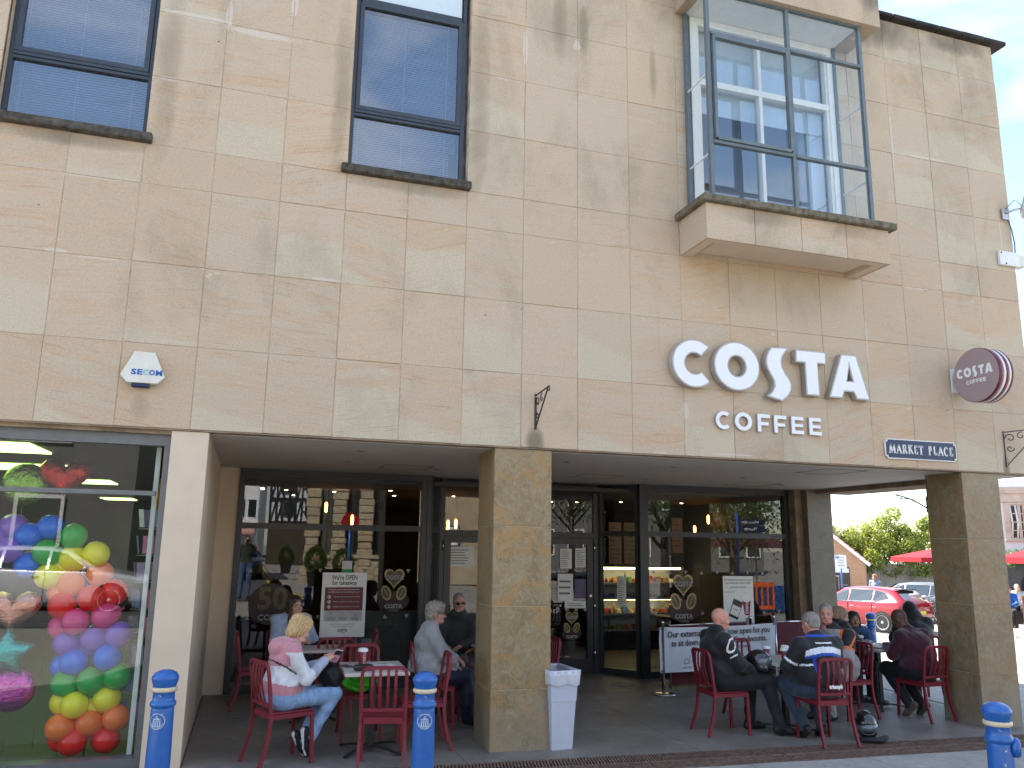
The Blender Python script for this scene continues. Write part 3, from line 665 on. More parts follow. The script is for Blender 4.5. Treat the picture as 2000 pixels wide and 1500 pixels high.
# ---- window graphics (thin film stuck on the glass)
film = thing_part('window_film', sf)
tri = MB()
def triangle(x, z, up, s=.032, y=3.738):
    k = 1 if up else -1
    tri.quad([(x-s, y, z-s*.8*k), (x+s, y, z-s*.8*k), (x, y, z+s*.9*k)])
for z in (1.57, .955):
    for k in range(8): triangle(1.93+k*.305, z, k % 2 == 0)
    for k in range(9): triangle(7.93+k*.282, z, k % 2 == 1)
for k in range(7):
    for z in (1.588, .976):
        tri.lathe([(.033, 0), (.0001, .0005)], 14, 0, Matrix.Translation((6.12+k*.155, 4.392, z)) @ Matrix.Rotation(math.pi/2, 4, 'X'), False, False)
M['film'] = simple('frosted_film', (0.30, 0.30, 0.29), 0.7)
tri.build('manifestation_mark', M['film'], film)['kind'] = 'stuff'
def heart_poly(cx, cz, w, h, n=26):
    pts = []
    for i in range(n):
        t = 2*math.pi*i/n
        pts.append((cx+w*.5*math.sin(t)**3, cz+h*.5*((13*math.cos(t)-5*math.cos(2*t)-2*math.cos(3*t)-math.cos(4*t))/15+.1)))
    return pts[::-1]
def bean(b, cx, cz, w, h, rot, y, mi):
    n = 20; pts = []
    for i in range(n):
        t = 2*math.pi*i/n; x, z = w/2*math.cos(t), h/2*math.sin(t)
        pts.append((cx+x*math.cos(rot)-z*math.sin(rot), cz+x*math.sin(rot)+z*math.cos(rot)))
    b.prism(pts, y, y+.002, mi)
def heart_decal(cx, cz, s, y, label=None):
    e = thing_part('window_emblem', film)
    b = MB()
    b.prism([(cx+s*.55*math.cos(2*math.pi*i/28), cz-s*.5+s*.34*math.sin(2*math.pi*i/28)) for i in range(28)], y, y+.001, 1)
    b.prism(heart_poly(cx, cz+s*.28, s*.72, s*.72), y-.003, y-.001, 0)
    b.prism(heart_poly(cx, cz+s*.28, s*.60, s*.58), y-.0045, y-.0032, 2)
    for sx in (-1, 1):
        bean(b, cx+sx*s*.27, cz-s*.22, s*.34, s*.52, -sx*.35, y-.003, 0); bean(b, cx+sx*s*.27, cz-s*.22, s*.24, s*.40, -sx*.35, y-.0045, 2)
        bean(b, cx+sx*s*.27, cz-s*.22, s*.03, s*.40, -sx*.5, y-.006, 0)
    b.build('gold_heart', [M['gold'], M['filmred'], M['golddark']], e)
    text('COSTA', s*.2, M['film'], e, (cx, y-.006, cz+s*.30), extrude=.0005, bold=.004)
    text('COSTA', s*.19, M['film'], e, (cx, y-.004, cz-s*.68), extrude=.0005, bold=.004)
    text('COFFEE', s*.10, M['film'], e, (cx, y-.004, cz-s*.83), extrude=.0005)
M['filmred'] = simple('maroon_film', (0.032, 0.008, 0.011), 0.5); M['golddark'] = simple('gold_film_shade', (0.10, 0.08, 0.03), 0.4, var=.3, scale=30)
heart_decal(3.87, 1.36, .40, 3.735); heart_decal(8.44, 1.24, .50, 3.735); heart_decal(6.82, .76, .30, 4.39)
# the big 50 disc low on the left pane
e = thing_part('anniversary_decal', film)
b = MB(); b.prism([(2.22+.29*math.cos(2*math.pi*i/32), 1.13+.27*math.sin(2*math.pi*i/32)) for i in range(32)], 3.737, 3.738, 0); b.build('disc', M['filmred'], e)
text('50', .40, M['golddark'], e, (2.24, 3.733, 1.19), extrude=.0005, bold=.012); text('COSTA', .11, M['film'], e, (2.24, 3.733, .955), extrude=.0005, bold=.003)

# ---- things stuck on the doors and panes
def sheet(name, label, x0, x1, z0, z1, y, lines, mcol='paper', head=None, parent=None, rz=0, cat='notice', group=None):
    t = thing(name, label, cat, ((x0+x1)/2, y, (z0+z1)/2), rz, group)
    w, h = x1-x0, z1-z0
    MB().box(-w/2, w/2, -.002, 0, -h/2, h/2).build('sheet', M[mcol], t)
    b = MB(); rr = random.Random(int(x0*1000)); n = lines
    for k in range(n):
        z = h/2-(k+1.3)*h/(n+1.6); L = w*rr.uniform(.45, .8); hh = h/(n+1.6)*.32
        b.box(-w*.4, -w*.4+L, -.0032, -.0022, z-hh/2, z+hh/2)
    b.build('printed_lines', M['greyink'], t)['kind'] = 'stuff'
    return t
M['greyink'] = simple('grey_ink', (0.16, 0.16, 0.17), 0.6)
M['menu'] = simple('menu_board_card', (0.34, 0.24, 0.16), 0.6, var=.15)
M['purplepaper'] = simple('purple_paper', (0.11, 0.09, 0.2), 0.6)
sheet('door_notice', 'left of two white printed notices high on the dark glazed cafe door', 6.62, 6.82, 1.60, 1.91, 4.388, 9)
sheet('door_notice', 'right of two white printed notices high on the dark glazed cafe door', 6.88, 7.06, 1.62, 1.92, 4.388, 9)
sheet('door_notice', 'large pale notice sheet on cafe door between the rows of white dots', 6.58, 6.84, 1.10, 1.52, 4.388, 3)
sheet('door_notice', 'purple notice covered in text beside the pale sheet on the cafe door', 6.87, 7.06, 1.14, 1.44, 4.388, 11, 'purplepaper')
sheet('door_notice', 'long narrow white notice taped low across the cafe door', 6.70, 7.06, .99, 1.10, 4.386, 2)
sheet('window_notice', 'tall white text notice on the slanted pane in front of the food display', 7.44, 7.60, 1.04, 1.48, 4.03, 13, rz=R(-53))
t = sheet('window_notice', 'black framed picture menu on the glass beside the left cafe door', 4.80, 5.2, 1.62, 1.92, 4.386, 6)

# ---- inside the cafe
caf = thing('cafe_counter', 'dark cafe serving counter standing behind the doors', 'counter')
MB().box(6.1, 9.9, 8.6, 9.3, 0, 1.0, ch=.01).box(6.05, 9.95, 8.55, 9.35, 1.0, 1.05).build('counter_body', M['blackmatt'], caf)
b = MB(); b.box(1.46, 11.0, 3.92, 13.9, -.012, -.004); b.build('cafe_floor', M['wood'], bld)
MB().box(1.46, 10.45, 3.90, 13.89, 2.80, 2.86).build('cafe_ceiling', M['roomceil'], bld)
fr = thing('food_display', 'lit open food display cabinet stacked with wrapped sandwiches and drinks', 'display', (0, 0, 0))
X0, X1, YF, YB = 8.45, 10.30, 7.0, 7.6
b = MB(); b.box(X0, X1, YB, YB+.04, 0, 1.62); b.box(X0-.03, X0, YF, YB, 0, 1.62); b.box(X1, X1+.03, YF, YB, 0, 1.62); b.box(X0, X1, YF+.05, YB, 0, .36); b.box(X0, X1, YF, YB, 1.56, 1.62)
b.build('cabinet', M['blackmatt'], fr)
MB().box(X0, X1, YB-.012, YB-.002, .37, 1.55).build('back_panel', M['paper'], fr)
MB().box(X0+.05, X1-.05, YF+.03, YF+.05, .93, .945).build('light_strip', M['fridgelight'], fr)
for z in (.36, .66, .95, 1.24): MB().box(X0, X1, YF+.04, YB-.01, z, z+.02).box(X0, X1, YF+.02, YF+.04, z-.015, z+.025).build('shelf', M['alu'], fr)
MB().box(X0+.05, X1-.05, YF+.03, YF+.07, 1.52, 1.555).build('light_strip', M['fridgelight'], fr)
fcol = [simple('food_'+n, c, .45, var=.2) for n, c in (('amber', (.55, .25, .06)), ('green', (.12, .3, .06)), ('cream', (.6, .5, .33)), ('red', (.4, .04, .03)), ('blue', (.06, .16, .32)), ('brown', (.25, .12, .05)))]
rr = random.Random(8)
for z in (.38, .68, .97, 1.26):
    x = X0+.05
    while x < X1-.12:
        w = rr.uniform(.05, .13); h_ = rr.uniform(.07, .2); m_ = fcol[rr.randrange(6)]
        bb = MB()
        if w < .08: bb.lathe([(w*.42, 0), (w*.45, h_*.6), (w*.2, h_*.85), (w*.2, h_)], 10, 0, Matrix.Translation((x+w/2, YF+.12, z)))
        else: bb.add([(x, YF+.07, z), (x+w, YF+.07, z), (x+w, YF+.2, z), (x, YF+.2, z), (x+.01, YF+.1, z+h_*.7), (x+w-.01, YF+.1, z+h_*.7), (x+w-.01, YF+.2, z+h_*.6), (x+.01, YF+.2, z+h_*.6)], [(0, 3, 2, 1), (4, 5, 6, 7), (0, 1, 5, 4), (1, 2, 6, 5), (2, 3, 7, 6), (3, 0, 4, 7)])
        tag(bb.build('packed_food', m_), 'small %s packed food item on the %s shelf of the display cabinet' % (m_.name[5:], {.38: 'bottom', .68: 'third', .97: 'second', 1.26: 'top'}[z]), 'food', 'packed food on the display shelves')
        x += w+.02
pics = [(8.66, 8.93, 2.0, 2.45, 'left'), (8.99, 9.27, 2.0, 2.45, 'middle'), (9.34, 9.58, 2.0, 2.45, 'right')]
for x0, x1, z0, z1, w_ in pics: sheet('menu_board', 'tall tan menu board above the display cabinet, %s of three' % w_, x0, x1, 1.62, 2.43, 7.0, 8, 'menu', cat='menu board')
sheet('menu_board', 'tan framed poster on the cafe wall right of the display cabinet', 10.06, 10.3, 1.85, 2.55, 7.0, 5, 'menu', cat='menu board')
b = MB(); b.box(3.35, 4.24, 3.86, 3.92, .03, 1.02); tag(b.build('window_bench', M['wood']), 'brown timber bench back against inside of left cafe pane', 'bench')
lamps = [(3.07, 6.0, 2.53, 'amber tube lamp hanging in the left cafe window'), (3.51, 6.0, 2.33, 'amber pendant lamp right of the tube lamp in left cafe window'), (10.3, 6.0, 2.5, 'amber tube lamp hanging in the right cafe window'), (10.0, 6.0, 2.29, 'small amber pendant lamp in the right cafe window'),
         (5.15, 6.5, 2.28, 'leftmost amber bulb seen over the left cafe door'), (5.30, 6.6, 2.30, 'middle amber bulb seen over the left cafe door'), (5.42, 6.5, 2.32, 'rightmost amber bulb seen over the left cafe door')]
for x, y, z, lb in lamps:
    t = thing('pendant_lamp', lb, 'lamp', (x, y, z), 0, 'pendant lamps in the cafe')
    MB().lathe([(.004, -.09), (.022, -.07), (.024, .05), (.012, .08)], 10).build('bulb', M['lampamber'], t)
    MB().tube([(0, 0, .08), (0, 0, 2.8-z)], .004, 5).build('cord', M['black'], t)
spots = [(2.04, 6.0), (2.03, 5.7), (3.19, 6.0), (2.41, 6.0), (2.6, 7.4), (4.3, 6.6), (5.29, 6.2), (9.73, 6.0), (8.2, 6.4), (8.55, 6.2), (7.9, 6.8), (4.0, 5.2), (6.9, 6.3), (7.4, 6.9)]
for k, (x, y) in enumerate(spots):
    MB().lathe([(.045, -.012), (.05, 0)], 12, 0).lathe([(.03, -.0125), (.001, -.0126)], 12, 1, None, False, False).build('ceiling_spotlight', [M['black'], M['lamp']], bld, (x, y, 2.80))
# pale tables and a dark chair row inside are only hints
for x, y in ((2.4, 6.4), (9.3, 5.6)):
    t = thing('cafe_table', 'small round brown table inside the cafe behind the %s pane' % ('left' if x < 5 else 'right'), 'table', (x, y, 0))
    MB().lathe([(.35, .72), (.35, .75)], 24).build('table_top', M['wood'], t); MB().lathe([(.22, 0), (.22, .02), (.03, .03), (.03, .72)], 16).build('pedestal', M['black'], t)

# ------------------------------------------------------------------ the balloon shop on the left
shp = thing_part('left_shopfront', bld)
b = MB()
b.box(-3.9, 1.13, .10, .22, 2.80, 2.93); b.box(1.07, 1.13, .11, .2, .10, 2.80); b.box(-3.9, 1.03, .11, .2, 2.345, 2.385)
b.box(-3.9, 1.13, .08, .24, .0, .12)
b.build('frame', M['shopframe'] if 'shopframe' in M else M['alu'], shp)
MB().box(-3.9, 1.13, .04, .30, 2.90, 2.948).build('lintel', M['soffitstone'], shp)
for z0, z1 in ((.12, 2.345), (2.385, 2.82)): MB().quad([(-3.9, .15, z0), (1.04, .15, z0), (1.04, .15, z1), (-3.9, .15, z1)]).build('pane', M['shopglass'], shp)
b = MB(); b.box(.99, 1.03, .28, .34, .1, 2.8)
for k in range(14): b.box(.985, .99, .285, .335, .25+k*.18, .30+k*.18, 1)
b.build('shelf_upright', [M['white'], M['black']], shp)
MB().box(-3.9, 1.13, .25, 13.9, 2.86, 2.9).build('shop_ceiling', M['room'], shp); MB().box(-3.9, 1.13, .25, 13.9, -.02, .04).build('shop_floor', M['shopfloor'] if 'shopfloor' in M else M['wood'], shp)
for k, (x0, x1, y0, y1) in enumerate([(-1.1, -.22, .95, 1.9), (-1.35, -.26, 3.5, 4.45), (-1.2, -.26, 6.1, 7.0), (-1.3, -.62, 9.0, 9.8), (-1.3, -.65, 12, 12.9)]):
    MB().box(x0, x1, y0, y1, 2.84, 2.856).build('light_panel', M['greenlight'], shp)
# card spinner at the right edge of the window
cs = thing('card_rack', 'tall chrome rack of greeting cards at the right edge of the balloon window', 'rack', (.98, .75, .05))
b = MB(); b.tube([(0, 0, 0), (0, 0, 2.15)], .015, 8)
for k in range(8):
    z = .25+k*.25; b.lathe([(.13, z), (.135, z+.006)], 16); 
b.build('frame', M['alu'], cs)
cc = [simple('card_'+n, c, .5) for n, c in (('pink', (.6, .2, .3)), ('white', (.7, .7, .7)), ('blue', (.2, .3, .5)), ('lilac', (.4, .3, .5)))]
rr = random.Random(3)
for k in range(8):
    for a in range(5):
        an = a*1.2+k*.3; T = Matrix.Rotation(an, 4, 'Z') @ Matrix.Translation((0, .11, .27+k*.25)) @ Matrix.Rotation(-.15, 4, 'X')
        MB().box(-.05, .05, -.002, .002, 0, .17, M=T).build('greeting_card', cc[rr.randrange(4)], cs)

M_bal = {}
def balmat(name, c):
    m, nt, b = newmat('latex_'+name); b.inputs['Base Color'].default_value = (*c, 1); b.inputs['Roughness'].default_value = .22
    b.inputs['Subsurface Weight'].default_value = 0.35; b.inputs['Subsurface Radius'].default_value = (.05, .05, .05); b.inputs['Subsurface Scale'].default_value = 1
    M_bal[name] = m
for n_, c_ in dict(g=(.03, .40, .06), y=(.92, .78, .02), o=(.95, .20, .02), r=(.88, .025, .02), p=(.78, .07, .27), v=(.24, .11, .55), b=(.008, .16, .75)).items(): balmat(n_, c_)
bal_me = {}
for n_, m_ in M_bal.items():
    b = MB(); prof = []
    for i in range(15):
        t = i/14; a = math.pi*t
        r_ = .118*math.sin(a)*(1-.10*math.cos(a)); z_ = .135*-math.cos(a)
        if i == 0: r_ = .006; z_ = -.15
        prof.append((max(r_, .004), z_))
    b.lathe([(.016, -.168), (.007, -.158)]+prof, 20); bal_me[n_] = b.mesh('balloon', m_)
col_pts = [('g', .325, 1.969), ('g', .132, 1.822), ('y', .346, 1.771), ('y', .535, 1.815), ('y', .165, 1.61), ('o', .572, 1.643), ('o', .343, 1.539), ('r', .717, 1.466), ('r', .532, 1.421), ('r', .297, 1.354), ('p', .426, 1.215), ('p', .679, 1.263),
    ('v', .362, 1.02), ('v', .585, 1.056), ('v', .80, 1.093), ('b', .45, .854), ('b', .721, .897), ('g', .391, .675), ('g', .617, .697), ('g', .815, .727), ('y', .49, .495), ('y', .745, .53), ('o', .406, .31), ('o', .634, .324), ('o', .838, .368), ('r', .504, .175), ('r', .764, .175),
    ('b', -.045, 1.969), ('b', .12, 2.045), ('b', -.03, 1.712), ('v', -.194, 2.049), ('v', -.19, 1.843), ('v', -.33, 1.95), ('p', -.4, 1.8)]
arch = thing('balloon_column', 'rainbow column of latex balloons standing inside the left shop window', 'balloons', (.5, .55, .04))
back = [('y', .24, 1.70), ('o', .25, 1.46), ('p', .30, 1.16), ('v', .55, 1.0), ('b', .36, .82), ('g', .60, .62), ('y', .38, .50), ('o', .55, .28), ('r', .40, .2), ('y', .62, .45)]
for k, (c_, x, z) in enumerate(col_pts+back):
    bk = k >= len(col_pts)
    link('balloon', bal_me[c_], arch, (x-.5+(hx(k)-.5)*.01, (.14 if bk else (.0+.10*hx(k+3)))-.02, z-.04), (R(60+50*hx(k*3)), 0, R(-60+120*hx(k*5+1))))
MB().tube([(.1, .08, 0), (.1, .08, 1.4), (-.3, .08, 1.85)], .012, 6).build('pole', M['alu'], arch)

def foilmat(name, c):
    m, nt, b = newmat(name); b.inputs['Base Color'].default_value = (*c, 1); b.inputs['Metallic'].default_value = .9; b.inputs['Roughness'].default_value = .2
    bump(nt, b, noise(nt, coords(nt), 14, 4, .6, 1.2), .9, .02); return m
def puffy(name, label, poly, c, loc, m, rz=0):
    """foil balloon: outline polygon, swollen in the middle"""
    n = len(poly); b = MB(); rings = [(1.0, 0.0), (.93, .035), (.75, .065), (.45, .085), (.0, .09)]
    for s in (-1, 1):
        vs = []; fs = []
        for k, (f, d) in enumerate(rings):
            for (x, z) in poly: vs.append((x*f, s*d, z*f))
        for k in range(len(rings)-1):
            for i in range(n):
                j = (i+1) % n; q = (k*n+i, k*n+j, (k+1)*n+j, (k+1)*n+i); fs.append(q if s < 0 else q[::-1])
        b.add(vs, fs, 0, True)
    b.tube([(0, 0, -.15), (0, 0, -loc[2]+.1)], .002, 4)
    o = b.build(name, m, None, loc, (0, 0, rz)); tag(o, label, 'balloon'); return o
star = [((.24 if i % 2 == 0 else .125)*math.cos(math.pi/2+i*math.pi/5), (.24 if i % 2 == 0 else .125)*math.sin(math.pi/2+i*math.pi/5)) for i in range(10)]
rnd_ = [(.2*math.cos(2*math.pi*i/18), .2*math.sin(2*math.pi*i/18)) for i in range(18)]
hrt = heart_poly(0, 0, .46, .40, 22)
puffy('foil_balloon', 'teal star shaped foil balloon at the left edge of the shop window', star, 0, (-.09, .55, .95), foilmat('foil_teal', (.03, .38, .38)))
puffy('foil_balloon', 'pink foil balloon hanging below the teal star balloon', rnd_, 0, (-.04, .62, .64), foilmat('foil_pink', (.6, .08, .42)))
puffy('foil_balloon', 'rose gold foil balloon above the teal star balloon', hrt, 0, (-.10, .62, 1.30), foilmat('foil_rose', (.75, .35, .28)))
puffy('foil_balloon', 'red foil balloon floating at the ceiling over the shop transom', hrt, 0, (.16, .75, 2.52), foilmat('foil_red', (.5, .03, .03)))
puffy('foil_balloon', 'green and gold foil balloon at the ceiling left of the red one', rnd_, 0, (-.18, .8, 2.45), foilmat('foil_greengold', (.25, .4, .08)))
puffy('foil_balloon', 'gold foil balloon hanging edge on near the card rack', [(x*.28, z*1.1) for x, z in rnd_], 0, (.93, 1.3, 2.38), foilmat('foil_gold', (.7, .45, .08)))
# ------------------------------------------------------------------ signs and fittings on the front wall
def outline_mesh(loops, y0, y1, mats, offset=0.0, bevel=0.0):
    """2D loops (holes allowed) in XZ, from y0 (front) to y1"""
    cu = bpy.data.curves.new('outline', 'CURVE'); cu.dimensions = '2D'; cu.fill_mode = 'BOTH'; cu.extrude = (y1-y0)/2; cu.offset = offset; cu.bevel_depth = bevel
    for lp in loops:
        s = cu.splines.new('POLY'); s.points.add(len(lp)-1); s.use_cyclic_u = True
        for p, q in zip(s.points, lp): p.co = (q[0], q[1], 0, 1)
    o = bpy.data.objects.new('outline', cu); COL.objects.link(o); bpy.context.view_layer.update()
    me = bpy.data.meshes.new_from_object(o.evaluated_get(bpy.context.evaluated_depsgraph_get()))
    bpy.data.objects.remove(o); bpy.data.curves.remove(cu)
    me.transform(Matrix.Translation((0, (y0+y1)/2, 0)) @ Matrix.Rotation(math.pi/2, 4, 'X'))
    me.materials.clear()
    for m_ in mats: me.materials.append(m_)
    return me
def arc(cx, cz, rx, rz, a0, a1, n): return [(cx+rx*math.cos(R(a0+(a1-a0)*i/n)), cz+rz*math.sin(R(a0+(a1-a0)*i/n))) for i in range(n+1)]
GL = {}
GL['C'] = [arc(0, 0, .277, .275, 46, 314, 40)+arc(0, 0, .121, .121, 314, 46, 24)]
GL['O'] = [arc(0, 0, .297, .283, 0, 360, 48)[:-1], arc(0, 0, .115, .121, 360, 0, 32)[:-1]]
GL['S'] = [[(x-7.60, z-3.96) for x, z in [(7.512, 4.261), (7.752, 4.275), (7.70, 4.22), (7.66, 4.165), (7.64, 4.10), (7.648, 4.03), (7.685, 3.965), (7.735, 3.90), (7.763, 3.84), (7.757, 3.77), (7.715, 3.70), (7.63, 3.632), (7.429, 3.678), (7.50, 3.735), (7.535, 3.80), (7.53, 3.86), (7.49, 3.93), (7.448, 4.0), (7.43, 4.07), (7.439, 4.14), (7.47, 4.21)]][::-1]]
GL['T'] = [[(x-8.055, z-4.0) for x, z in [(7.851, 4.265), (7.84, 4.117), (7.966, 4.117), (7.969, 3.73), (8.152, 3.73), (8.147, 4.12), (8.261, 4.12), (8.266, 4.265)]]]
GL['A'] = [[(x-8.58, z-4.0) for x, z in [(8.491, 4.262), (8.288, 3.726), (8.469, 3.726), (8.509, 3.811), (8.64, 3.811), (8.68, 3.728), (8.868, 3.728), (8.705, 4.262)]], [(x-8.58, z-4.0) for x, z in [(8.597, 4.127), (8.642, 3.94), (8.554, 3.938)]]]
F_ = lambda extra: [[(0, 0), (.042, 0), (.042, .08), (.125, .08), (.125, .117), (.042, .117), (.042, .17), (.14, .17), (.14, .207), (0, .207)]]
GL['F'] = [[(0, 0), (.05, 0), (.05, .075), (.15, .075), (.15, .115), (.05, .115), (.05, .162), (.168, .162), (.168, .207), (0, .207)]]
GL['E'] = [[(0, 0), (.172, 0), (.172, .044), (.05, .044), (.05, .082), (.16, .082), (.16, .122), (.05, .122), (.05, .163), (.172, .163), (.172, .207), (0, .207)]]
GL['c'] = [arc(0, 0, .105, .105, 46, 314, 32)+arc(0, 0, .058, .058, 314, 46, 20)]
GL['o'] = [arc(0, 0, .113, .107, 0, 360, 36)[:-1], arc(0, 0, .062, .06, 360, 0, 24)[:-1]]
M['letterface'] = simple('letter_face', (0.84, 0.85, 0.86), .4, var=.02); M['letterside'] = simple('letter_return', (0.46, 0.43, 0.40), .35, var=.1, metal=.2)
sign = thing('shop_sign', 'large white raised letters COSTA COFFEE fixed to the stone wall', 'sign', (0, 0, 0))
for ch, x, z in (('C', 6.492, 3.985), ('O', 7.041, 3.997), ('S', 7.60, 3.96), ('T', 8.055, 4.0), ('A', 8.58, 4.0)):
    o = link('letter', outline_mesh(GL[ch], -.098, -.012, [M['letterside']], 0, .002), sign, (x, 0, z))
    link('letter_face', outline_mesh(GL[ch], -.1035, -.099, [M['letterface']], -.013), o, (0, 0, 0))
for ch, x, z in (('c', 6.885, 3.373), ('o', 7.14, 3.373), ('F', 7.325, 3.268), ('F', 7.547, 3.268), ('E', 7.782, 3.268), ('E', 8.028, 3.268)):
    o = link('letter', outline_mesh(GL[ch], -.035, -.008, [M['letterside']], 0), sign, (x, 0, z))
    link('letter_face', outline_mesh(GL[ch], -.037, -.0352, [M['letterface']], -.002), o, (0, 0, 0))
# street name plate
mp = thing('street_sign', 'navy street name plate with white border reading MARKET PLACE', 'sign', (9.66, 0, 3.17))
def notch(w, h, c): return [(-w+c, -h), (w-c, -h), (w-c, -h+c), (w, -h+c), (w, h-c), (w-c, h-c), (w-c, h), (-w+c, h), (-w+c, h-c), (-w, h-c), (-w, -h+c), (-w+c, -h+c)]
link('border', outline_mesh([notch(.545, .122, .028)], -.022, -.006, [M['white']]), mp)
link('plate', outline_mesh([notch(.532, .109, .028)], -.025, -.0222, [M['navy']]), mp)
# lettering with small serifs
def serif_text(s, x0, x1, h, m, parent, y, z=0):
    st = .021; th = .012; b = MB()
    W = {'M': 1.12, 'A': .92, 'R': .86, 'K': .88, 'E': .74, 'T': .80, 'P': .76, 'L': .70, 'C': .84, ' ': .62}
    tot = sum(W[c] for c in s)+.12*(len(s)-1); k = (x1-x0)/tot; x = x0
    def line(p, q, w): b.bar([(p[0], y, p[1]), (q[0], y, q[1])], .003, w, up=(0.0, 0, 1) if abs(p[0]-q[0]) > 1e-6 and abs(q[1]-p[1]) < 1e-6 else (1, 0, 0.0))
    def seg(p, q, w):
        p = Vector((p[0], 0, p[1])); q = Vector((q[0], 0, q[1])); d = (q-p).normalized(); nrm = Vector((-d.z, 0, d.x))*w/2
        a = [p-nrm, q-nrm, q+nrm, p+nrm]; b.prism([(v.x, v.z) for v in a], y, y+.003)
    def ser(xc, zc): seg((xc-.016, zc), (xc+.016, zc), .006)
    for c in s:
        w = W[c]*k; a, e = x+.014, x+w-.006; H = h/2
        if c == 'M': seg((a, -H), (a+.012, H), th); seg((a+.012, H), ((a+e)/2, -H), st); seg(((a+e)/2, -H), (e-.012, H), th); seg((e-.012, H), (e, -H), st); ser(a, -H); ser(e, -H)
        if c == 'A': seg((a, -H), ((a+e)/2, H), th); seg(((a+e)/2, H), (e, -H), st); seg((a+.02, -H*.25), (e-.02, -H*.25), th); ser(a, -H); ser(e, -H)
        if c in 'RP':
            seg((a+.008, -H), (a+.008, H), st); ser(a+.008, -H); r_ = H*.5; cx = a+.03
            pts = [(a+.008, H-.003), (cx, H-.003)]+[(cx+(e-.012-cx)*math.sin(t*math.pi/6), H*.5+r_*math.cos(t*math.pi/6)-.001) for t in range(1, 6)]+[(cx, .002), (a+.008, .002)]
            for p, q in zip(pts[:-1], pts[1:]): seg(p, q, th*1.3)
            if c == 'R': seg((cx, 0), (e, -H), st)
        if c == 'K': seg((a+.008, -H), (a+.008, H), st); seg((a+.012, -.01), (e-.01, H), th); seg((a+.03, .005), (e, -H), st); ser(a+.008, -H); ser(a+.008, H); ser(e-.01, H)
        if c in 'EL':
            seg((a+.008, -H), (a+.008, H), st); seg((a, -H+.004), (e, -H+.004), th); seg((e-.003, -H), (e, -H+.03), th)
            if c == 'E': seg((a, H-.004), (e-.004, H-.004), th); seg((a, 0), (e-.016, 0), th); seg((e-.004, H), (e-.004, H-.025), th)
            else: ser(a+.008, H)
        if c == 'T': seg(((a+e)/2, -H), ((a+e)/2, H), st); seg((a-.004, H-.004), (e+.004, H-.004), th); ser((a+e)/2, -H); seg((a-.002, H), (a-.004, H-.024), th); seg((e+.002, H), (e+.004, H-.024), th)
        if c == 'C':
            cx = (a+e)/2; rx = (e-a)/2; pts = [(cx+rx*math.cos(R(t)), H*math.sin(R(t))) for t in range(48, 320, 22)]
            for i, (p, q) in enumerate(zip(pts[:-1], pts[1:])): seg(p, q, st if 3 < i < 9 else th*1.2)
            seg((e-.006, H*.95), (e-.004, H*.5), th)
        x += w+.12*k
    return b.build('lettering', m, parent)
serif_text('MARKET PLACE', -.50, .485, .106, M['white'], mp, -.029)
# alarm box
al = thing('alarm_box', 'cream burglar alarm box lettered SECOM on the wall over the left shop', 'alarm box', (.852, 0, 3.49))
sh = [(-.185, -.085), (-.13, -.145), (.12, -.145), (.175, -.085), (.075, .13), (-.088, .13)]
me = outline_mesh([sh], -.075, -.01, [M['offwhite']], 0, .006); link('case', me, al)
MB().box(-.095, .06, -.07, -.02, -.19, -.146, ch=.01).build('strobe', M['navy'], al)
M['secblue'] = simple('print_blue', (.01, .12, .48), .4); M['seccyan'] = simple('print_cyan', (.16, .55, .62), .4)
x = -.107
for c, w, mm in (('S', .05, 'secblue'), ('E', .05, 'secblue'), ('C', .05, 'seccyan'), ('O', .056, 'secblue'), ('M', .062, 'secblue')):
    text(c, .075, M[mm], al, (x+w/2, -.083, -.055), width=w*.9, height=.052, bold=.003, extrude=.0005); x += w
# round projecting sign
pj = thing('projecting_sign', 'round mauve projecting sign with COSTA COFFEE on a white wall bracket', 'sign', (10.31, -.42, 4.08))
rc = .335
T = Matrix.Rotation(math.pi/2, 4, 'X')
TT = Matrix.Rotation(R(0), 4, 'Z')
M['mauve'] = simple('mauve_face', (0.36, 0.27, 0.28), .35, var=.03)
M['maroongloss'] = simple('maroon_gloss', (0.14, 0.012, 0.03), .25)
Dk = Matrix.Rotation(math.pi/2, 4, 'Y')
b = MB()
for i, (xa, xb, mi) in enumerate([(-.11, -.04, 0), (-.04, -.005, 1), (-.005, .045, 0), (.045, .075, 1), (.075, .11, 0)]):
    b.lathe([(rc-.004, xa), (rc, xa+.003), (rc, xb-.003), (rc-.004, xb)], 56, mi, Dk)
b.build('drum', [M['maroongloss'], M['white']], pj)
b = MB(); b.lathe([(rc-.006, -.1125), (rc-.012, -.114), (.001, -.1141)], 56, 0, Dk, False).lathe([(rc-.006, .1125), (rc-.012, .114), (.001, .1141)], 56, 0, Dk, False); b.build('face', M['mauve'], pj)
ltr = thing_part('lettering', pj)
for ch, x, z in (('C', -.222, .0), ('O', -.114, .003), ('S', -.006, 0), ('T', .088, .003), ('A', .192, .003)):
    o = link('letter', outline_mesh(GL[ch], -.004, 0, [M['letterface']]), ltr, (-.1145, -x, z+.02+.03), (0, 0, R(-90))); o.scale = (.182, 1, .215)
for ch, x, z in (('c', -.120, 0), ('o', -.070, 0), ('F', -.040, -.1), ('F', .008, -.1), ('E', .054, -.1), ('E', .104, -.1)):
    o = link('letter', outline_mesh(GL[ch], -.004, 0, [M['letterface']]), ltr, (-.1145, -x, -.075+z*.22), (0, 0, R(-90))); o.scale = (.22, 1, .23)
b = MB(); b.box(-.075, .075, .395, .418, -.15, .16, ch=.004).box(-.03, .03, .31, .395, -.05, .05); b.build('wall_bracket', M['white'], pj)

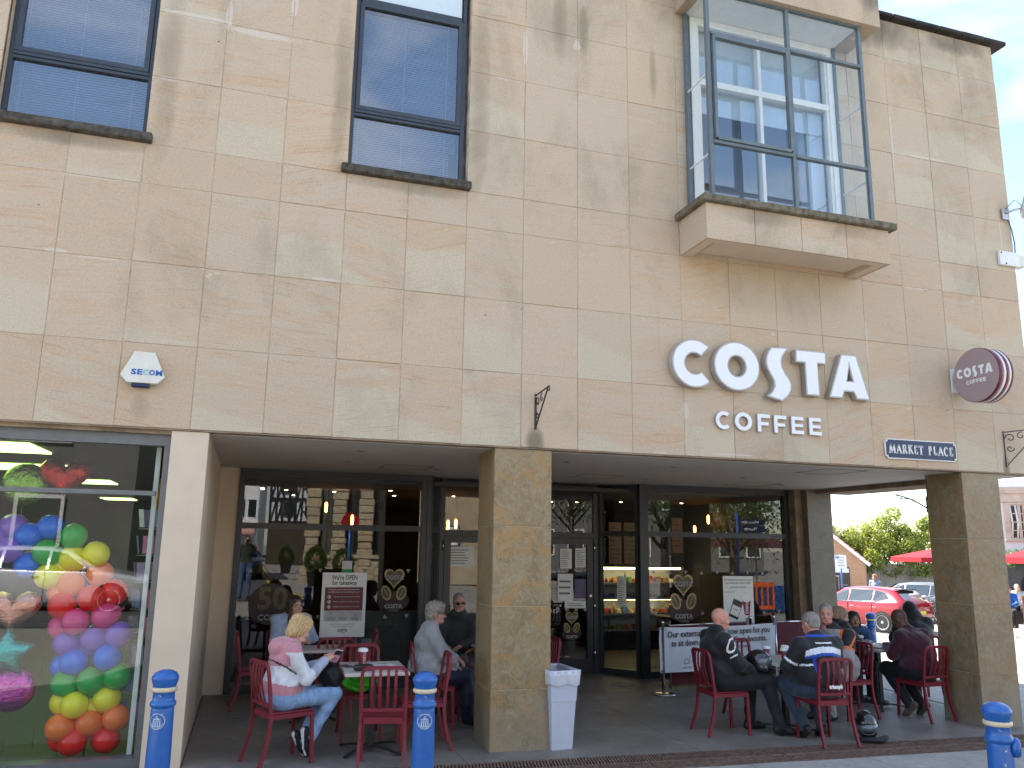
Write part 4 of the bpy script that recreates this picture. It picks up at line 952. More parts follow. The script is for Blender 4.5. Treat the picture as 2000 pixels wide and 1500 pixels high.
# wrought iron hanging-basket brackets
def basket_bracket(label, loc, rz, L=.40, H=.36):
    t = thing('hanging_bracket', label, 'bracket', loc, rz, 'black wrought iron brackets on the wall')
    b = MB()
    b.box(-.012, .012, -.006, 0, -H, .02)
    b.bar([(0, -.006, 0), (0, -L, .03)], .012, .012); b.bar([(0, -.006, -H+.02), (0, -L*.93, .02)], .012, .012)
    b.build('frame', M['iron'], t)
    s = MB()
    def scroll(cy, cz, r0, turns, ph, sgn=1):
        pts = [(0, cy+r0*(1-k/26)*math.cos(ph+sgn*turns*2*math.pi*k/24), cz+r0*(1-k/26)*math.sin(ph+sgn*turns*2*math.pi*k/24)) for k in range(22)]
        s.tube(pts, .006, 6)
    scroll(-.07, -.08, .06, 1.2, 0); scroll(-.06, -.21, .045, 1.2, 3.1); scroll(-.19, -.055, .05, 1.1, 2.0, -1); scroll(-L+.005, 0.0, .04, .7, 1.6, 1)
    s.build('scrollwork', M['iron'], t)
    b = MB(); b.sphere((0, -.008, -.01), .01, 8).sphere((0, -.008, -H+.03), .01, 8); b.build('bolt', M['steel'], t)
    return t
basket_bracket('black scrolled iron bracket without a basket above the ochre column', (4.64, -.004, 3.50), R(0))
basket_bracket('black scrolled iron bracket near the right corner of the stone wall', (11.02, -.004, 3.47), R(38), .45, .45)
# iron bracket arm on the far side wall, seen through the arcade opening
t = thing('hanging_bracket', 'black iron bracket arm seen through the side opening of the arcade', 'bracket', (10.30, .62, 2.50), 0, 'black wrought iron brackets on the wall')
b = MB(); b.tube([(.01, -.01, .0), (-.10, .03, .075), (-.22, .05, .125), (-.39, .07, .17)], .010, 6).tube([(.01, -.01, .12), (-.12, .04, .115), (-.34, .06, .125)], .006, 6); b.sphere((-.40, .07, .17), .015, 8).sphere((-.35, .06, .125), .013, 8); b.box(-.005, .02, -.02, .0, -.05, .16); b.build('arm', M['iron'], t)
# CCTV, boxes and cable at the corner
cc = thing('cctv_camera', 'white security camera on an arm at the top right wall corner', 'camera', (11.43, -.02, 6.52))
b2 = MB(); b2.box(-.05, .05, -.02, .0, -.09, .07).tube([(0, -.02, 0), (.1, -.08, .04), (.2, -.1, .06)], .018, 8).tube([(.0, -.02, .05), (.06, -.12, .16), (.16, -.12, .12), (.24, -.1, .0)], .007, 6); b2.build('mounting_arm', M['alu'], cc)
b2 = MB(); Tm = Matrix.Translation((.30, -.12, .10)) @ Matrix.Rotation(R(-35), 4, 'Z') @ Matrix.Rotation(R(-32), 4, 'X')
b2.box(-.055, .055, -.17, .17, -.05, .055, M=Tm, ch=.01).box(-.062, .062, -.20, .15, .057, .064, M=Tm); b2.lathe([(.035, 0), (.035, .012)], 14, 1, Tm @ Matrix.Translation((0, -.181, 0)) @ Matrix.Rotation(math.pi/2, 4, 'X')); b2.build('housing', [M['offwhite'], M['black']], cc)
jb = thing('junction_box', 'white metal junction box wrapped round the wall corner', 'electrical box', (11.38, 0, 5.86))
b2 = MB(); b2.box(-.14, .19, -.045, -.004, -.10, .10, ch=.006).box(.175, .22, -.04, .2, -.10, .10, ch=.006); b2.build('case', M['white'], jb)
b2 = MB(); b2.box(.22, .34, -.02, .10, -.08, .09, ch=.01).box(.34, .46, .02, .06, .0, .04); b2.build('camera_mount', M['offwhite'], jb)
b2 = MB(); b2.sphere((-.11, -.047, .07), .012, 8).sphere((-.04, -.047, -.075), .012, 8); b2.build('screw', M['iron'], jb)
cab = MB().tube([(11.46, -.03, 6.46), (11.52, -.03, 6.3), (11.56, -.02, 6.1), (11.55, -.02, 5.97)], .008, 6); tag(cab.build('cable', M['black']), 'thin black cable hanging from the security camera to the junction box', 'cable')
tag(MB().box(11.553, 11.65, .1, .3, 5.42, 5.60, ch=.01).build('wall_lamp', M['offwhite']), 'small cream box fixed on the side wall below the junction box', 'box')  # plain fitting box on the side wall, gives no light
# hole marks and run-off stain below the middle bracket
M['runoff'] = None
# ------------------------------------------------------------------ smooth bodies: distance fields turned into one mesh
class SDF:
    def __init__(s): s.p = []
    def cap(s, a, b, ra, rb=None, mat=0, k=.02, sub=False):
        s.p.append(('c', np.array(a, float), np.array(b, float), ra, ra if rb is None else rb, mat, k, sub)); return s
    def ell(s, c, r, mat=0, k=.02, rot=None, sub=False):
        Rm = np.eye(3) if rot is None else np.array(Euler([R(v) for v in rot]).to_matrix())
        s.p.append(('e', np.array(c, float), np.array(r, float), Rm, None, mat, k, sub)); return s
    @staticmethod
    def dist(p, P):
        if p[0] == 'c':
            a, b, ra, rb = p[1:5]; ab = b-a; L = max(ab@ab, 1e-9)
            t = np.clip(((P-a)@ab)/L, 0, 1)
            d = P-a-t[..., None]*ab
            return np.sqrt((d*d).sum(-1))-(ra+(rb-ra)*t)
        c, r, Rm = p[1:4]
        q = (P-c)@Rm
        k0 = np.sqrt(((q/r)**2).sum(-1)); k1 = np.sqrt(((q/(r*r))**2).sum(-1))
        return k0*(k0-1.0)/np.maximum(k1, 1e-6)
    def bounds(s, p):
        if p[0] == 'c':
            m_ = max(p[3], p[4]); return np.minimum(p[1], p[2])-m_, np.maximum(p[1], p[2])+m_
        m_ = p[2].max(); return p[1]-m_, p[1]+m_
    def mesh(s, h, disp=None, paint=None, xf=None):
        lo = np.min([s.bounds(p)[0] for p in s.p if not p[7]], 0)-3*h; hi = np.max([s.bounds(p)[1] for p in s.p if not p[7]], 0)+3*h
        n = np.ceil((hi-lo)/h).astype(int)+1
        F = np.full(n, .3, np.float32)
        ax = [lo[i]+h*np.arange(n[i]) for i in range(3)]
        for p in s.p:
            a, b = s.bounds(p); mg = max(.03, p[6]*1.5)+h
            i0 = np.clip(np.floor((a-mg-lo)/h).astype(int), 0, n-1); i1 = np.clip(np.ceil((b+mg-lo)/h).astype(int)+1, 1, n)
            if (i1 <= i0).any(): continue
            sl = tuple(slice(i0[i], i1[i]) for i in range(3))
            P = np.stack(np.meshgrid(*[ax[i][sl[i]] for i in range(3)], indexing='ij'), -1)
            d = s.dist(p, P); f = F[sl]; k = max(p[6], 1e-4)
            if p[7]:
                d = -d; hh = np.clip(.5+.5*(d-f)/k, 0, 1); F[sl] = f*(1-hh)+d*hh+k*hh*(1-hh)
            else:
                hh = np.clip(.5+.5*(f-d)/k, 0, 1); F[sl] = f*(1-hh)+d*hh-k*hh*(1-hh)
        if disp is not None:
            band = np.abs(F) < .04
            idx = np.argwhere(band); PP = lo+idx*h
            F[band] += disp(PP).astype(np.float32)
        ins = F < 0
        c = sum(ins[i:n[0]-1+i, j:n[1]-1+j, k:n[2]-1+k].astype(np.int8) for i in (0, 1) for j in (0, 1) for k in (0, 1))
        act = (c > 0) & (c < 8)
        ids = np.full(act.shape, -1, np.int64); cells = np.argwhere(act); ids[act] = np.arange(len(cells))
        acc = np.zeros((len(cells), 3)); cnt = np.zeros(len(cells))
        cor = [(i, j, k) for i in (0, 1) for j in (0, 1) for k in (0, 1)]
        for u in range(8):
            for v in range(u+1, 8):
                A, B = np.array(cor[u]), np.array(cor[v])
                if np.abs(A-B).sum() != 1: continue
                fa = F[tuple((cells+A).T)]; fb = F[tuple((cells+B).T)]
                m_ = (fa < 0) != (fb < 0)
                t = fa[m_]/(fa[m_]-fb[m_])
                acc[m_] += A+t[:, None]*(B-A); cnt[m_] += 1
        V = lo+(cells+acc/cnt[:, None])*h
        Q = []
        for axn in range(3):
            o1, o2 = (axn+1) % 3, (axn+2) % 3
            s0 = [slice(None)]*3; s1 = [slice(None)]*3; s0[axn] = slice(0, -1); s1[axn] = slice(1, None)
            a = ins[tuple(s0)]; b = ins[tuple(s1)]; m_ = a != b
            e = np.argwhere(m_); e = e[(e[:, o1] > 0) & (e[:, o2] > 0) & (e[:, o1] < n[o1]-1) & (e[:, o2] < n[o2]-1)]
            d1 = np.zeros(3, int); d1[o1] = 1; d2 = np.zeros(3, int); d2[o2] = 1
            g = lambda q: ids[tuple(q.T)]
            q = np.stack([g(e-d1-d2), g(e-d2), g(e), g(e-d1)], 1)
            fl = a[tuple(e.T)]
            q[~fl] = q[~fl][:, ::-1]
            Q.append(q)
        Q = np.concatenate(Q); Q = Q[(Q >= 0).all(1)]
        cen = V[Q].mean(1)
        best = np.full(len(cen), 9.0); mt = np.zeros(len(cen), int)
        for p in s.p:
            if p[7] and p[5] < 0: continue
            d = np.abs(s.dist(p, cen)) if p[7] else s.dist(p, cen)
            m_ = d < best; best[m_] = d[m_]; mt[m_] = p[5]
        if paint is not None:
            nn = np.cross(V[Q[:, 2]]-V[Q[:, 0]], V[Q[:, 3]]-V[Q[:, 1]]); nn /= np.linalg.norm(nn, axis=1)[:, None]+1e-12
            mt = paint(cen, nn, mt)
        if xf is not None:
            V = V@np.array(xf.to_3x3()).T+np.array(xf.translation)
        return V, Q, mt

def folds(amp=.004, f=22, seed=0):
    r_ = np.random.RandomState(seed); K = r_.normal(size=(3, 3))*f; K2 = r_.normal(size=(3, 3))*f*.5
    def g(P):
        w = np.sin(P@K2.T+seed)
        a = np.sin(P[:, 2]*f*1.3+w[:, 0]*2.2+P[:, 0]*f*.8)+.6*np.sin(P@K[0]+w[:, 1]*2)+.5*np.sin(P@K[1]*1.5+w[:, 2]*2)
        return amp*a*.6
    return g
def mesh_join(name, parts, mats):
    """several V, Q, mat blocks as one mesh object"""
    me = bpy.data.meshes.new(name); o = 0; Vs = []; Qs = []; Ms = []
    for V, Q, mt in parts: Vs.append(V); Qs.append(Q+o); Ms.append(mt); o += len(V)
    V = np.concatenate(Vs); Q = np.concatenate(Qs); mt = np.concatenate(Ms)
    me.vertices.add(len(V)); me.vertices.foreach_set('co', V.astype(np.float32).ravel())
    me.loops.add(Q.size); me.loops.foreach_set('vertex_index', Q.astype(np.int32).ravel())
    me.polygons.add(len(Q)); me.polygons.foreach_set('loop_start', np.arange(0, Q.size, 4, dtype=np.int32)); me.polygons.foreach_set('loop_total', np.full(len(Q), 4, np.int32))
    me.polygons.foreach_set('material_index', mt.astype(np.int32)); me.polygons.foreach_set('use_smooth', np.ones(len(Q), bool))
    for m_ in mats: me.materials.append(m_)
    me.update(); me.validate()
    return me

SKINS = {}
def skinmat(key, c):
    if key in SKINS: return SKINS[key]
    m, nt, b = newmat('skin_'+key)
    co = coords(nt); n1 = noise(nt, co, 14, 5)
    nt.links.new(ramp(nt, n1, [(.35, tuple(v*.82 for v in c)+(1,)), (.7, (min(1, c[0]*1.08), c[1]*.98, c[2]*.98, 1))]), b.inputs['Base Color'])
    b.inputs['Roughness'].default_value = .5; b.inputs['Subsurface Weight'].default_value = .15; b.inputs['Subsurface Radius'].default_value = (.01, .004, .002)
    SKINS[key] = m; return m
CLOTH = {}
def cloth(name, c, rough=.85, fold=.5, scale=26, sheen=.2):
    if name in CLOTH: return CLOTH[name]
    m, nt, b = newmat('cloth_'+name)
    co = coords(nt, 'Object', (1, 1, .55)); n1 = noise(nt, co, scale*.35, 5, .6, 1.2); n2 = noise(nt, coords(nt), 300, 2)
    nt.links.new(ramp(nt, n1, [(.3, tuple(v*.72 for v in c)+(1,)), (.7, tuple(min(1, v*1.15) for v in c)+(1,))]), b.inputs['Base Color'])
    b.inputs['Roughness'].default_value = rough; b.inputs['Sheen Weight'].default_value = sheen; b.inputs['Specular IOR Level'].default_value = .3
    bump(nt, b, mth(nt, 'ADD', mth(nt, 'MULTIPLY', n1, 1.0), mth(nt, 'MULTIPLY', n2, .06)), fold, .02)
    CLOTH[name] = m; return m
def hairmat(name, a, c):
    m, nt, b = newmat('hair_'+name)
    n1 = noise(nt, coords(nt, 'Object', (34, 34, 5)), 2.2, 6, .75, .5)
    nt.links.new(ramp(nt, n1, [(.36, (*a, 1)), (.64, (*c, 1))]), b.inputs['Base Color']); b.inputs['Roughness'].default_value = .42
    bump(nt, b, n1, .8, .006); return m
M['eyewhite'] = simple('eye_white', (.24, .21, .19), .35, var=.02); M['iris'] = simple('iris', (.03, .025, .02), .2); M['lens'] = simple('dark_lens', (.01, .01, .012), .08)

def head_parts(xf, skin_i, eye_i, iris_i, lip_i, brow_i, beard=None, sex='m', h=.0052, fat=0.0):
    s = SDF(); w = 1.0 if sex == 'm' else .95
    s.ell((0, -.012, .032), (.074*w, .095, .088), skin_i, .02)
    s.ell((0, .022, -.030), (.060*w+fat*.4, .070, .082), skin_i, .03)
    s.ell((0, .030, -.082), (.044*w+fat, .050, .034), skin_i, .03)
    s.ell((0, .066, -.098), (.020, .016, .016), skin_i, .022)
    for q in (-1, 1):
        s.ell((q*.036, .058, -.034), (.024+fat*.5, .022, .024), skin_i, .02)
        s.cap((q*.012, .084, .020), (q*.040, .070, .022), .010, .008, skin_i, .014)
        s.ell((q*.077*w, -.006, -.012), (.009, .020, .031), skin_i, .006, (0, q*8, q*-12))
        s.cap((q*.028, .080, -.082), (q*.045, .03, -.10), .010, .012, skin_i, .02)
    s.cap((0, .084, .012), (0, .104, -.030), .0075, .0125, skin_i, .010)
    for q in (-1, 1): s.ell((q*.012, .094, -.034), (.0085, .010, .008), skin_i, .006)
    for q in (-1, 1): s.ell((q*.031, .098, .000), (.018, .014, .011), skin_i, .012, None, True)
    for q in (-1, 1): s.ell((q*.0305, .0755, .000), (.0112, .0115, .0095), eye_i, .001)
    s.cap((-.019, .083, -.063), (.019, .083, -.063), .0065, .0065, lip_i, .006); s.cap((-.016, .083, -.072), (.016, .083, -.072), .0075, .0075, lip_i, .006)
    s.cap((-.021, .094, -.0675), (.021, .094, -.0675), .0028, .0028, lip_i, .004, True)
    s.cap((0, -.022, -.05), (0, -.034, -.16), .054*w+fat, .060*w+fat, skin_i, .03)
    def paint(c, n, m_):
        for q in (-1, 1):
            m_ = np.where((m_ == eye_i) & (((c-[q*.031, .088, -.0005])**2).sum(1) < .0062**2), iris_i, m_)
            br = (np.abs(c[:, 0]-q*.030) < .017) & (np.abs(c[:, 2]-(.024-.12*np.abs(np.abs(c[:, 0])-.026))) < .0045) & (c[:, 1] > .06)
            if brow_i is not None: m_ = np.where(br, brow_i, m_)
        return m_
    return s.mesh(h, None, paint, xf)

def hand_parts(xf, mi, curl=.5, h=.0046, side=1, spread=.012):
    """hand in its own frame: wrist at origin, fingers along +y, palm facing -z, thumb on +x*side"""
    s = SDF()
    s.ell((0, .045, 0), (.040, .052, .014), mi, .01); s.cap((0, -.03, 0), (0, .02, 0), .026, .027, mi, .015)
    L = (.036, .040, .037, .029)
    for k in range(4):
        x = side*(.030-.020*k); y = .088-(.004 if k in (0, 2) else 0)-(.012 if k == 3 else 0)
        p = np.array([x, y-.02, 0.]); a = curl*.5; d = np.array([side*(1.5-k)*spread, math.cos(a), -math.sin(a)])
        for j, f in enumerate((1.0, .68, .52)):
            q = p+d/np.linalg.norm(d)*L[k]*f*(1.35 if j == 0 else 1.0)
            s.cap(p, q, .0090-.0008*j, .0084-.0009*j, mi, .004); p = q; a += curl*.9; d = np.array([d[0]*.6, math.cos(a), -math.sin(a)])
    s.cap((side*.026, .018, -.004), (side*.052, .052, -.012), .0135, .011, mi, .010)
    s.cap((side*.052, .052, -.012), (side*(.056-.012*curl), .082, -.018-.016*curl), .0105, .0085, mi, .004)
    return s.mesh(h, None, None, xf)

def frame_xf(o, fwd, up):
    f_ = Vector(fwd).normalized(); u = Vector(up); u = (u-f_*u.dot(f_)).normalized(); x = f_.cross(u)
    return Matrix(((x.x, f_.x, u.x, o[0]), (x.y, f_.y, u.y, o[1]), (x.z, f_.z, u.z, o[2]), (0, 0, 0, 1)))

def person(label, loc, rz, mats, J, hair=None, head=(0, 0, 0), headloc=None, sex='m', skin=(.55, .33, .24), skinkey='pale', build=1.0, belly=.0, shoe='sneaker', paint=None,
           disp=(.0055, 22), lean=0, hands=True, brow=(.12, .08, .05), lip=(.42, .17, .14), h=.0095, extra=None, bust=0.0, sl=1.0, coat=0.0, group=None, headscale=1.0):
    """J: joint positions in the person's frame (x right, y forward). mats: 0 top, 1 trousers, 2 shoes, 3 sole, 4.. extras"""
    root = thing('person', label, 'person', loc, rz, group)
    s = SDF(); TOP, LEG, SHOE, SOLE = 0, 1, 2, 3
    nb = len(mats); SK = nb; EYE = nb+1; IRI = nb+2; LIP = nb+3; BRW = nb+4
    allm = list(mats)+[skinmat(skinkey, skin), M['eyewhite'], M['iris'], simple('lips', lip, .45, var=.05), simple('brow_hair', brow, .7)]
    P = lambda k: np.array(J[k], float)
    pel, ch, nk = P('pelvis'), P('chest'), P('neck')
    B = build
    s.ell(pel, (.165*B+coat, .125*B+belly*.3, .115), LEG, .05)
    ab = pel*.55+ch*.45+np.array([0, .01, -.01]); fw = np.array([0, 1, 0])
    s.ell(ab, (.150*B+belly*.45+coat, .112*B+belly*.6+coat, .15), TOP, .06)
    s.ell(pel+np.array([0, belly*.5+.01, .075]), (.158*B+belly*.35+coat*1.4, .118*B+belly+coat*1.2, .105), TOP, .05)
    tilt = math.degrees(math.atan2(-(ch-pel)[1], (ch-pel)[2]))
    s.ell(ch, (.174*B+coat, .114*B+coat, .165), TOP, .07, (tilt, 0, 0))
    if bust: 
        for q in (-1, 1): s.ell(ch+np.array([q*.075, .085*B, -.02]), (.07, .06, .065), TOP, .05)
    s.cap(ch*.25+nk*.75+np.array([0, -.01, -.03]), nk, .075*B, .058, TOP, .05)
    for q, sd in ((-1, 'l'), (1, 'r')):
        sh, el, ha = P('sh_'+sd), P('el_'+sd), P('ha_'+sd)
        s.cap(nk+np.array([q*.02, 0, -.025]), sh+np.array([0, 0, .0]), .056, .056*B, TOP, .07)
        s.cap(sh, el, .054*B*(1+(sl-1)*.45)+coat*.5, .049*B*sl+coat*.3, TOP, .055)
        wr = el+(ha-el)*.96
        s.cap(el, wr, .050*B*sl+coat*.3, .036*sl+coat*.2, TOP, .02)
        hip = pel+np.array([q*.092, .03, -.02]); kn, an, to = P('kn_'+sd), P('an_'+sd), P('to_'+sd)
        lg = 1.12 if (sex == 'm' and B > 1.05) else 1.0
        s.cap(hip, kn, .090*B*lg, .068*B*lg, LEG, .04); s.cap(kn, an, .066*B*lg, .050*lg, LEG, .025)
        d = to-an; f_ = np.array([d[0], d[1], d[2]]); f_ /= np.linalg.norm(f_)
        dn = np.array(J.get('sole_'+sd, (0, 0, -1)), float)
        heel = an-f_*.045+dn*.045; toe = an+f_*.165+dn*.055; ball = an+f_*.10+dn*.05
        s.cap(an+dn*.01, heel, .043, .034, SHOE, .02); s.cap(heel, ball, .034, .038, SHOE, .02); s.cap(ball, toe, .038, .027, SHOE, .02); s.cap(an+dn*.005, ball, .040, .032, SHOE, .02)
        s.cap(heel+dn*.024, toe+dn*.016, .024, .020, SOLE, .006)
    if extra: extra(s, P)
    dsp = folds(disp[0], disp[1], len(label)) if disp else None
    blocks = [s.mesh(h, dsp, paint)]
    hl = P('head') if headloc is None else np.array(headloc)
    hx_ = Matrix.Translation(hl) @ Euler((R(head[0]), R(head[1]), R(head[2])), 'XYZ').to_matrix().to_4x4() @ Matrix.Scale(headscale, 4)
    blocks.append(head_parts(hx_, SK, EYE, IRI, LIP, BRW, sex=sex, fat=.004 if B > 1.05 else 0))
    # neck column from the head down into the collar
    ns = SDF(); ns.cap(hl+np.array([0, -.02, -.06]), nk+np.array([0, -.0, -.03]), .052, .060, SK, .01); blocks.append(ns.mesh(.008))
    if hands:
        for q, sd in ((-1, 'l'), (1, 'r')):
            el, ha = P('el_'+sd), P('ha_'+sd)
            fw_ = J.get('hf_'+sd, tuple(ha-el)); up_ = J.get('hu_'+sd, (0, 0, 1))
            blocks.append(hand_parts(frame_xf(ha, fw_, up_), SK, J.get('curl', .6), side=-q))
    me = mesh_join('body', blocks, allm)
    o = link('body', me, root)
    if hair is not None:
        hs = SDF(); hmat, fn, hd = hair; fn(hs)
        V, Q, mt = hs.mesh(.006, hd, None, hx_)
        link('hair', mesh_join('hair', [(V, Q, mt*0)], [hmat]), root)
    root['_head'] = 1; del root['_head']
    return root, hx_

def strands(amp=.004, f=90, fz=14):
    def g(P):
        a = np.arctan2(P[:, 0], P[:, 1]+.01)
        return amp*(np.sin(a*f*.35+np.sin(P[:, 2]*fz)*2.0)+.6*np.sin(a*f*.8+P[:, 2]*fz*2+1.3)+.5*np.sin(P[:, 2]*60+a*9)*.6)
    return g
def curls(amp=.008, f=110):
    def g(P): return amp*(np.sin(P[:, 0]*f+2*np.sin(P[:, 2]*f*.4))*np.sin(P[:, 1]*f*.9+1)*np.sin(P[:, 2]*f+2*np.sin(P[:, 0]*f*.5)))
    return g
def hair_bob(s):
    s.ell((0, -.020, .042), (.086, .103, .088), 0, .02); s.ell((0, -.035, -.02), (.090, .082, .085), 0, .03); s.ell((0, -.062, -.075), (.072, .045, .045), 0, .03)
    s.ell((0, .045, .075), (.06, .045, .035), 0, .02)
    s.ell((0, .095, -.045), (.063, .072, .085), 0, .012, None, True); s.cap((0, .02, -.13), (0, .1, -.10), .062, .05, 0, .01, True)
def hair_curly(s):
    s.ell((0, -.022, .045), (.096, .108, .092), 0, .02); s.ell((0, -.05, -.035), (.092, .070, .075), 0, .03); s.ell((0, .05, .085), (.06, .04, .03), 0, .02)
    s.ell((0, .10, -.045), (.066, .070, .088), 0, .012, None, True); s.cap((0, .03, -.15), (0, .12, -.12), .066, .05, 0, .01, True)
def hair_short(s):
    s.ell((0, -.020, .040), (.079, .098, .087), 0, .01); s.ell((0, -.055, -.02), (.066, .052, .05), 0, .02)
    s.ell((0, .105, -.02), (.085, .062, .075), 0, .012, None, True); s.cap((-.09, .012, -.02), (.09, .012, -.02), .028, .028, 0, .01, True); s.ell((0, -.01, -.09), (.1, .12, .045), 0, .01, None, True)
def hair_long(s):
    s.ell((0, -.020, .040), (.086, .102, .086), 0, .02); s.ell((0, -.045, -.06), (.092, .065, .13), 0, .03); s.ell((0, -.055, -.20), (.095, .048, .13), 0, .04)
    for q in (-1, 1): s.cap((q*.070, .015, .02), (q*.082, .020, -.22), .020, .024, 0, .02)
    s.ell((0, .095, -.035), (.056, .072, .088), 0, .012, None, True); s.cap((0, .03, -.13), (0, .1, -.12), .05, .05, 0, .01, True)

def specs(root, hx_, dark=True, up=False):
    b = MB(); z = .062 if up else .001; y = .088 if not up else .072
    for q in (-1, 1):
        pts = [(q*.032+.024*math.cos(t*math.pi/8), y+.014-.012*abs(math.cos(t*math.pi/8)*q+.3)*.3, z+.017*math.sin(t*math.pi/8)) for t in range(16)]
        b.add([(x, yy+.006, zz) for x, yy, zz in pts]+[(x, yy+.002, zz) for x, yy, zz in pts], [tuple(range(16)), tuple(range(31, 15, -1))]+[(i, (i+1) % 16, 16+(i+1) % 16, 16+i) for i in range(16)], 0)
        b.tube([(q*.055, y+.008, z+.008), (q*.078, y-.03, z+.006), (q*.082, -.01, z-.002)], .0028, 6, 1)
    b.tube([(-.012, y+.02, z+.004), (.012, y+.02, z+.004)], .0028, 6, 1)
    o = b.build('sunglasses', [M['lens'] if dark else M['lens'], M['black']], root); o.matrix_local = hx_
    return o
# ------------------------------------------------------------------ ground, pavement, drain
def sheet_grid(xs, ys, zf, name, m, parent=None):
    vs = [(x, y, zf(x, y)) for y in ys for x in xs]; nx = len(xs)
    fs = [(j*nx+i, j*nx+i+1, (j+1)*nx+i+1, (j+1)*nx+i) for j in range(len(ys)-1) for i in range(nx-1)]
    me = bpy.data.meshes.new(name); me.from_pydata(vs, [], fs); me.materials.append(m)
    me.polygons.foreach_set('use_smooth', [True]*len(fs)); me.update()
    o = bpy.data.objects.new(name, me); COL.objects.link(o); o.parent = parent; return o
def groundmat(name, a, c, scale, rough=.85, patch=None):
    m, nt, b = newmat(name); co = coords(nt, 'World')
    n1 = noise(nt, co, scale, 8, .65, .4); n2 = noise(nt, co, scale*9, 6, .7)
    col = ramp(nt, n1, [(.32, (*a, 1)), (.68, (*c, 1))]); col = mixc(nt, .35, col, ramp(nt, n2, [(.3, (.3, .3, .3, 1)), (.7, (.68, .68, .68, 1))]), 'OVERLAY')
    if patch: col = mixc(nt, ramp(nt, noise(nt, co, scale*2.3, 5, .6, .8), [(.60, 0.0), (.72, .7)]), col, (*patch, 1))
    sp = nt.nodes.new('ShaderNodeTexVoronoi'); sp.inputs['Scale'].default_value = 3.1; nt.links.new(co, sp.inputs['Vector'])
    col = mixc(nt, mth(nt, 'MULTIPLY', mth(nt, 'LESS_THAN', sp.outputs['Distance'], .035), .5), col, (.45, .43, .4, 1))
    nt.links.new(col, b.inputs['Base Color']); nt.links.new(mth(nt, 'MULTIPLY_ADD', n1, .35, rough-.2, True), b.inputs['Roughness'])
    bump(nt, b, n2, .25, .004); return m
M['ground'] = groundmat('pale_paving', (.20, .19, .17), (.28, .262, .235), .5)
M['concrete'] = groundmat('worn_concrete', (.125, .112, .098), (.245, .218, .188), 1.1, .58, (.33, .295, .245))
M['flag'] = groundmat('paving_flag', (.29, .275, .25), (.39, .37, .335), 1.7, .85, (.20, .175, .15))
M['asphalt'] = groundmat('asphalt', (.045, .045, .047), (.075, .075, .075), 1.4, .9)
M['bed'] = simple('joint_sand', (.10, .09, .075), .95, var=.3, scale=20, kind='World')
M['rust'] = simple('rusty_iron', (.20, .13, .095), .75, var=.45, scale=22, bmp=.4, kind='World')
xs = [-400, -150, -60, -30, -15]+[-8+.8*i for i in range(45)]+[30, 34, 38, 42, 50, 70, 110, 200, 400]
ys = [-400, -150, -80, -50, -30, -20, -15, -12, -10, -8, -7, -6, -5.4, -4.6, -3.5]+[-2.6+.5*i for i in range(33)]+[16, 20, 26, 34, 45, 60, 90, 150, 400]
tag(sheet_grid(xs, ys, lambda x, y: G(x, y)-.045, 'ground', M['ground']), kind='structure')
# concrete floor of the arcade, with sawn joints
fl = bpy.data.objects.new('arcade_floor', None); COL.objects.link(fl); tag(fl, kind='structure')
for i, (xa, xb) in enumerate([(1.46, 3.9), (3.9, 6.3), (6.3, 8.7), (8.7, 11.0)]):
    for (ya, yb) in ((-.335, .62), (.62, 2.3), (2.3, 4.7)):
        o = sheet_grid(list(np.linspace(xa+.003, xb-.003, 6)), list(np.linspace(ya+.003, yb-.003, 4)), lambda x, y: G(x, y), 'floor_bay', M['concrete'], fl)
sheet_grid(list(np.linspace(1.46, 11.0, 14)), list(np.linspace(-.335, 4.7, 8)), lambda x, y: G(x, y)-.012, 'joint_bed', M['bed'], fl)
sheet_grid([-3.9, 0, 1.46], [-.335, .012], lambda x, y: G(x, y), 'shop_step', M['concrete'], fl)
# pavement flags
pv = bpy.data.objects.new('pavement', None); COL.objects.link(pv); tag(pv, kind='structure')
sheet_grid([-8+.8*i for i in range(33)], [-4.4, -3.5, -2.5, -1.5, -.86], lambda x, y: G(x, y)-.02, 'bedding', M['bed'], pv)
rs = random.Random(12); y = -.865
def flag(x0, x1, y0, y1):
    g = .004; dz = rs.uniform(-.0015, .0015)
    z = [G(a, c)+dz for a, c in ((x0, y0), (x1, y0), (x1, y1), (x0, y1))]
    b = MB(); P = [(x0+g, y0+g), (x1-g, y0+g), (x1-g, y1-g), (x0+g, y1-g)]
    b.add([(p[0], p[1], z[i]-.03) for i, p in enumerate(P)]+[(p[0], p[1], z[i]-.004) for i, p in enumerate(P)]+[(p[0]+(.004 if i in (0, 3) else -.004), p[1]+(.004 if i < 2 else -.004), z[i]) for i, p in enumerate(P)],
          [(0, 1, 5, 4), (1, 2, 6, 5), (2, 3, 7, 6), (3, 0, 4, 7), (4, 5, 9, 8), (5, 6, 10, 9), (6, 7, 11, 10), (7, 4, 8, 11), (8, 9, 10, 11)])
    b.build('paving_flag', M['flag'], pv)
for r_, d_ in enumerate((.45, .6, .6, .6, .6, .6)):
    x = -2.0+rs.uniform(-.4, 0)
    while x < 17.5:
        w = rs.choice((.6, .75, .9, .9)); flag(x, x+w, y-d_, y); x += w
    y -= d_
x = 11.1
for (xa, xb) in [(11.05+k*.9, 11.95+k*.9) for k in range(7)]:
    for k in range(14): flag(xa, xb, -.855+k*.6, -.855+(k+1)*.6)
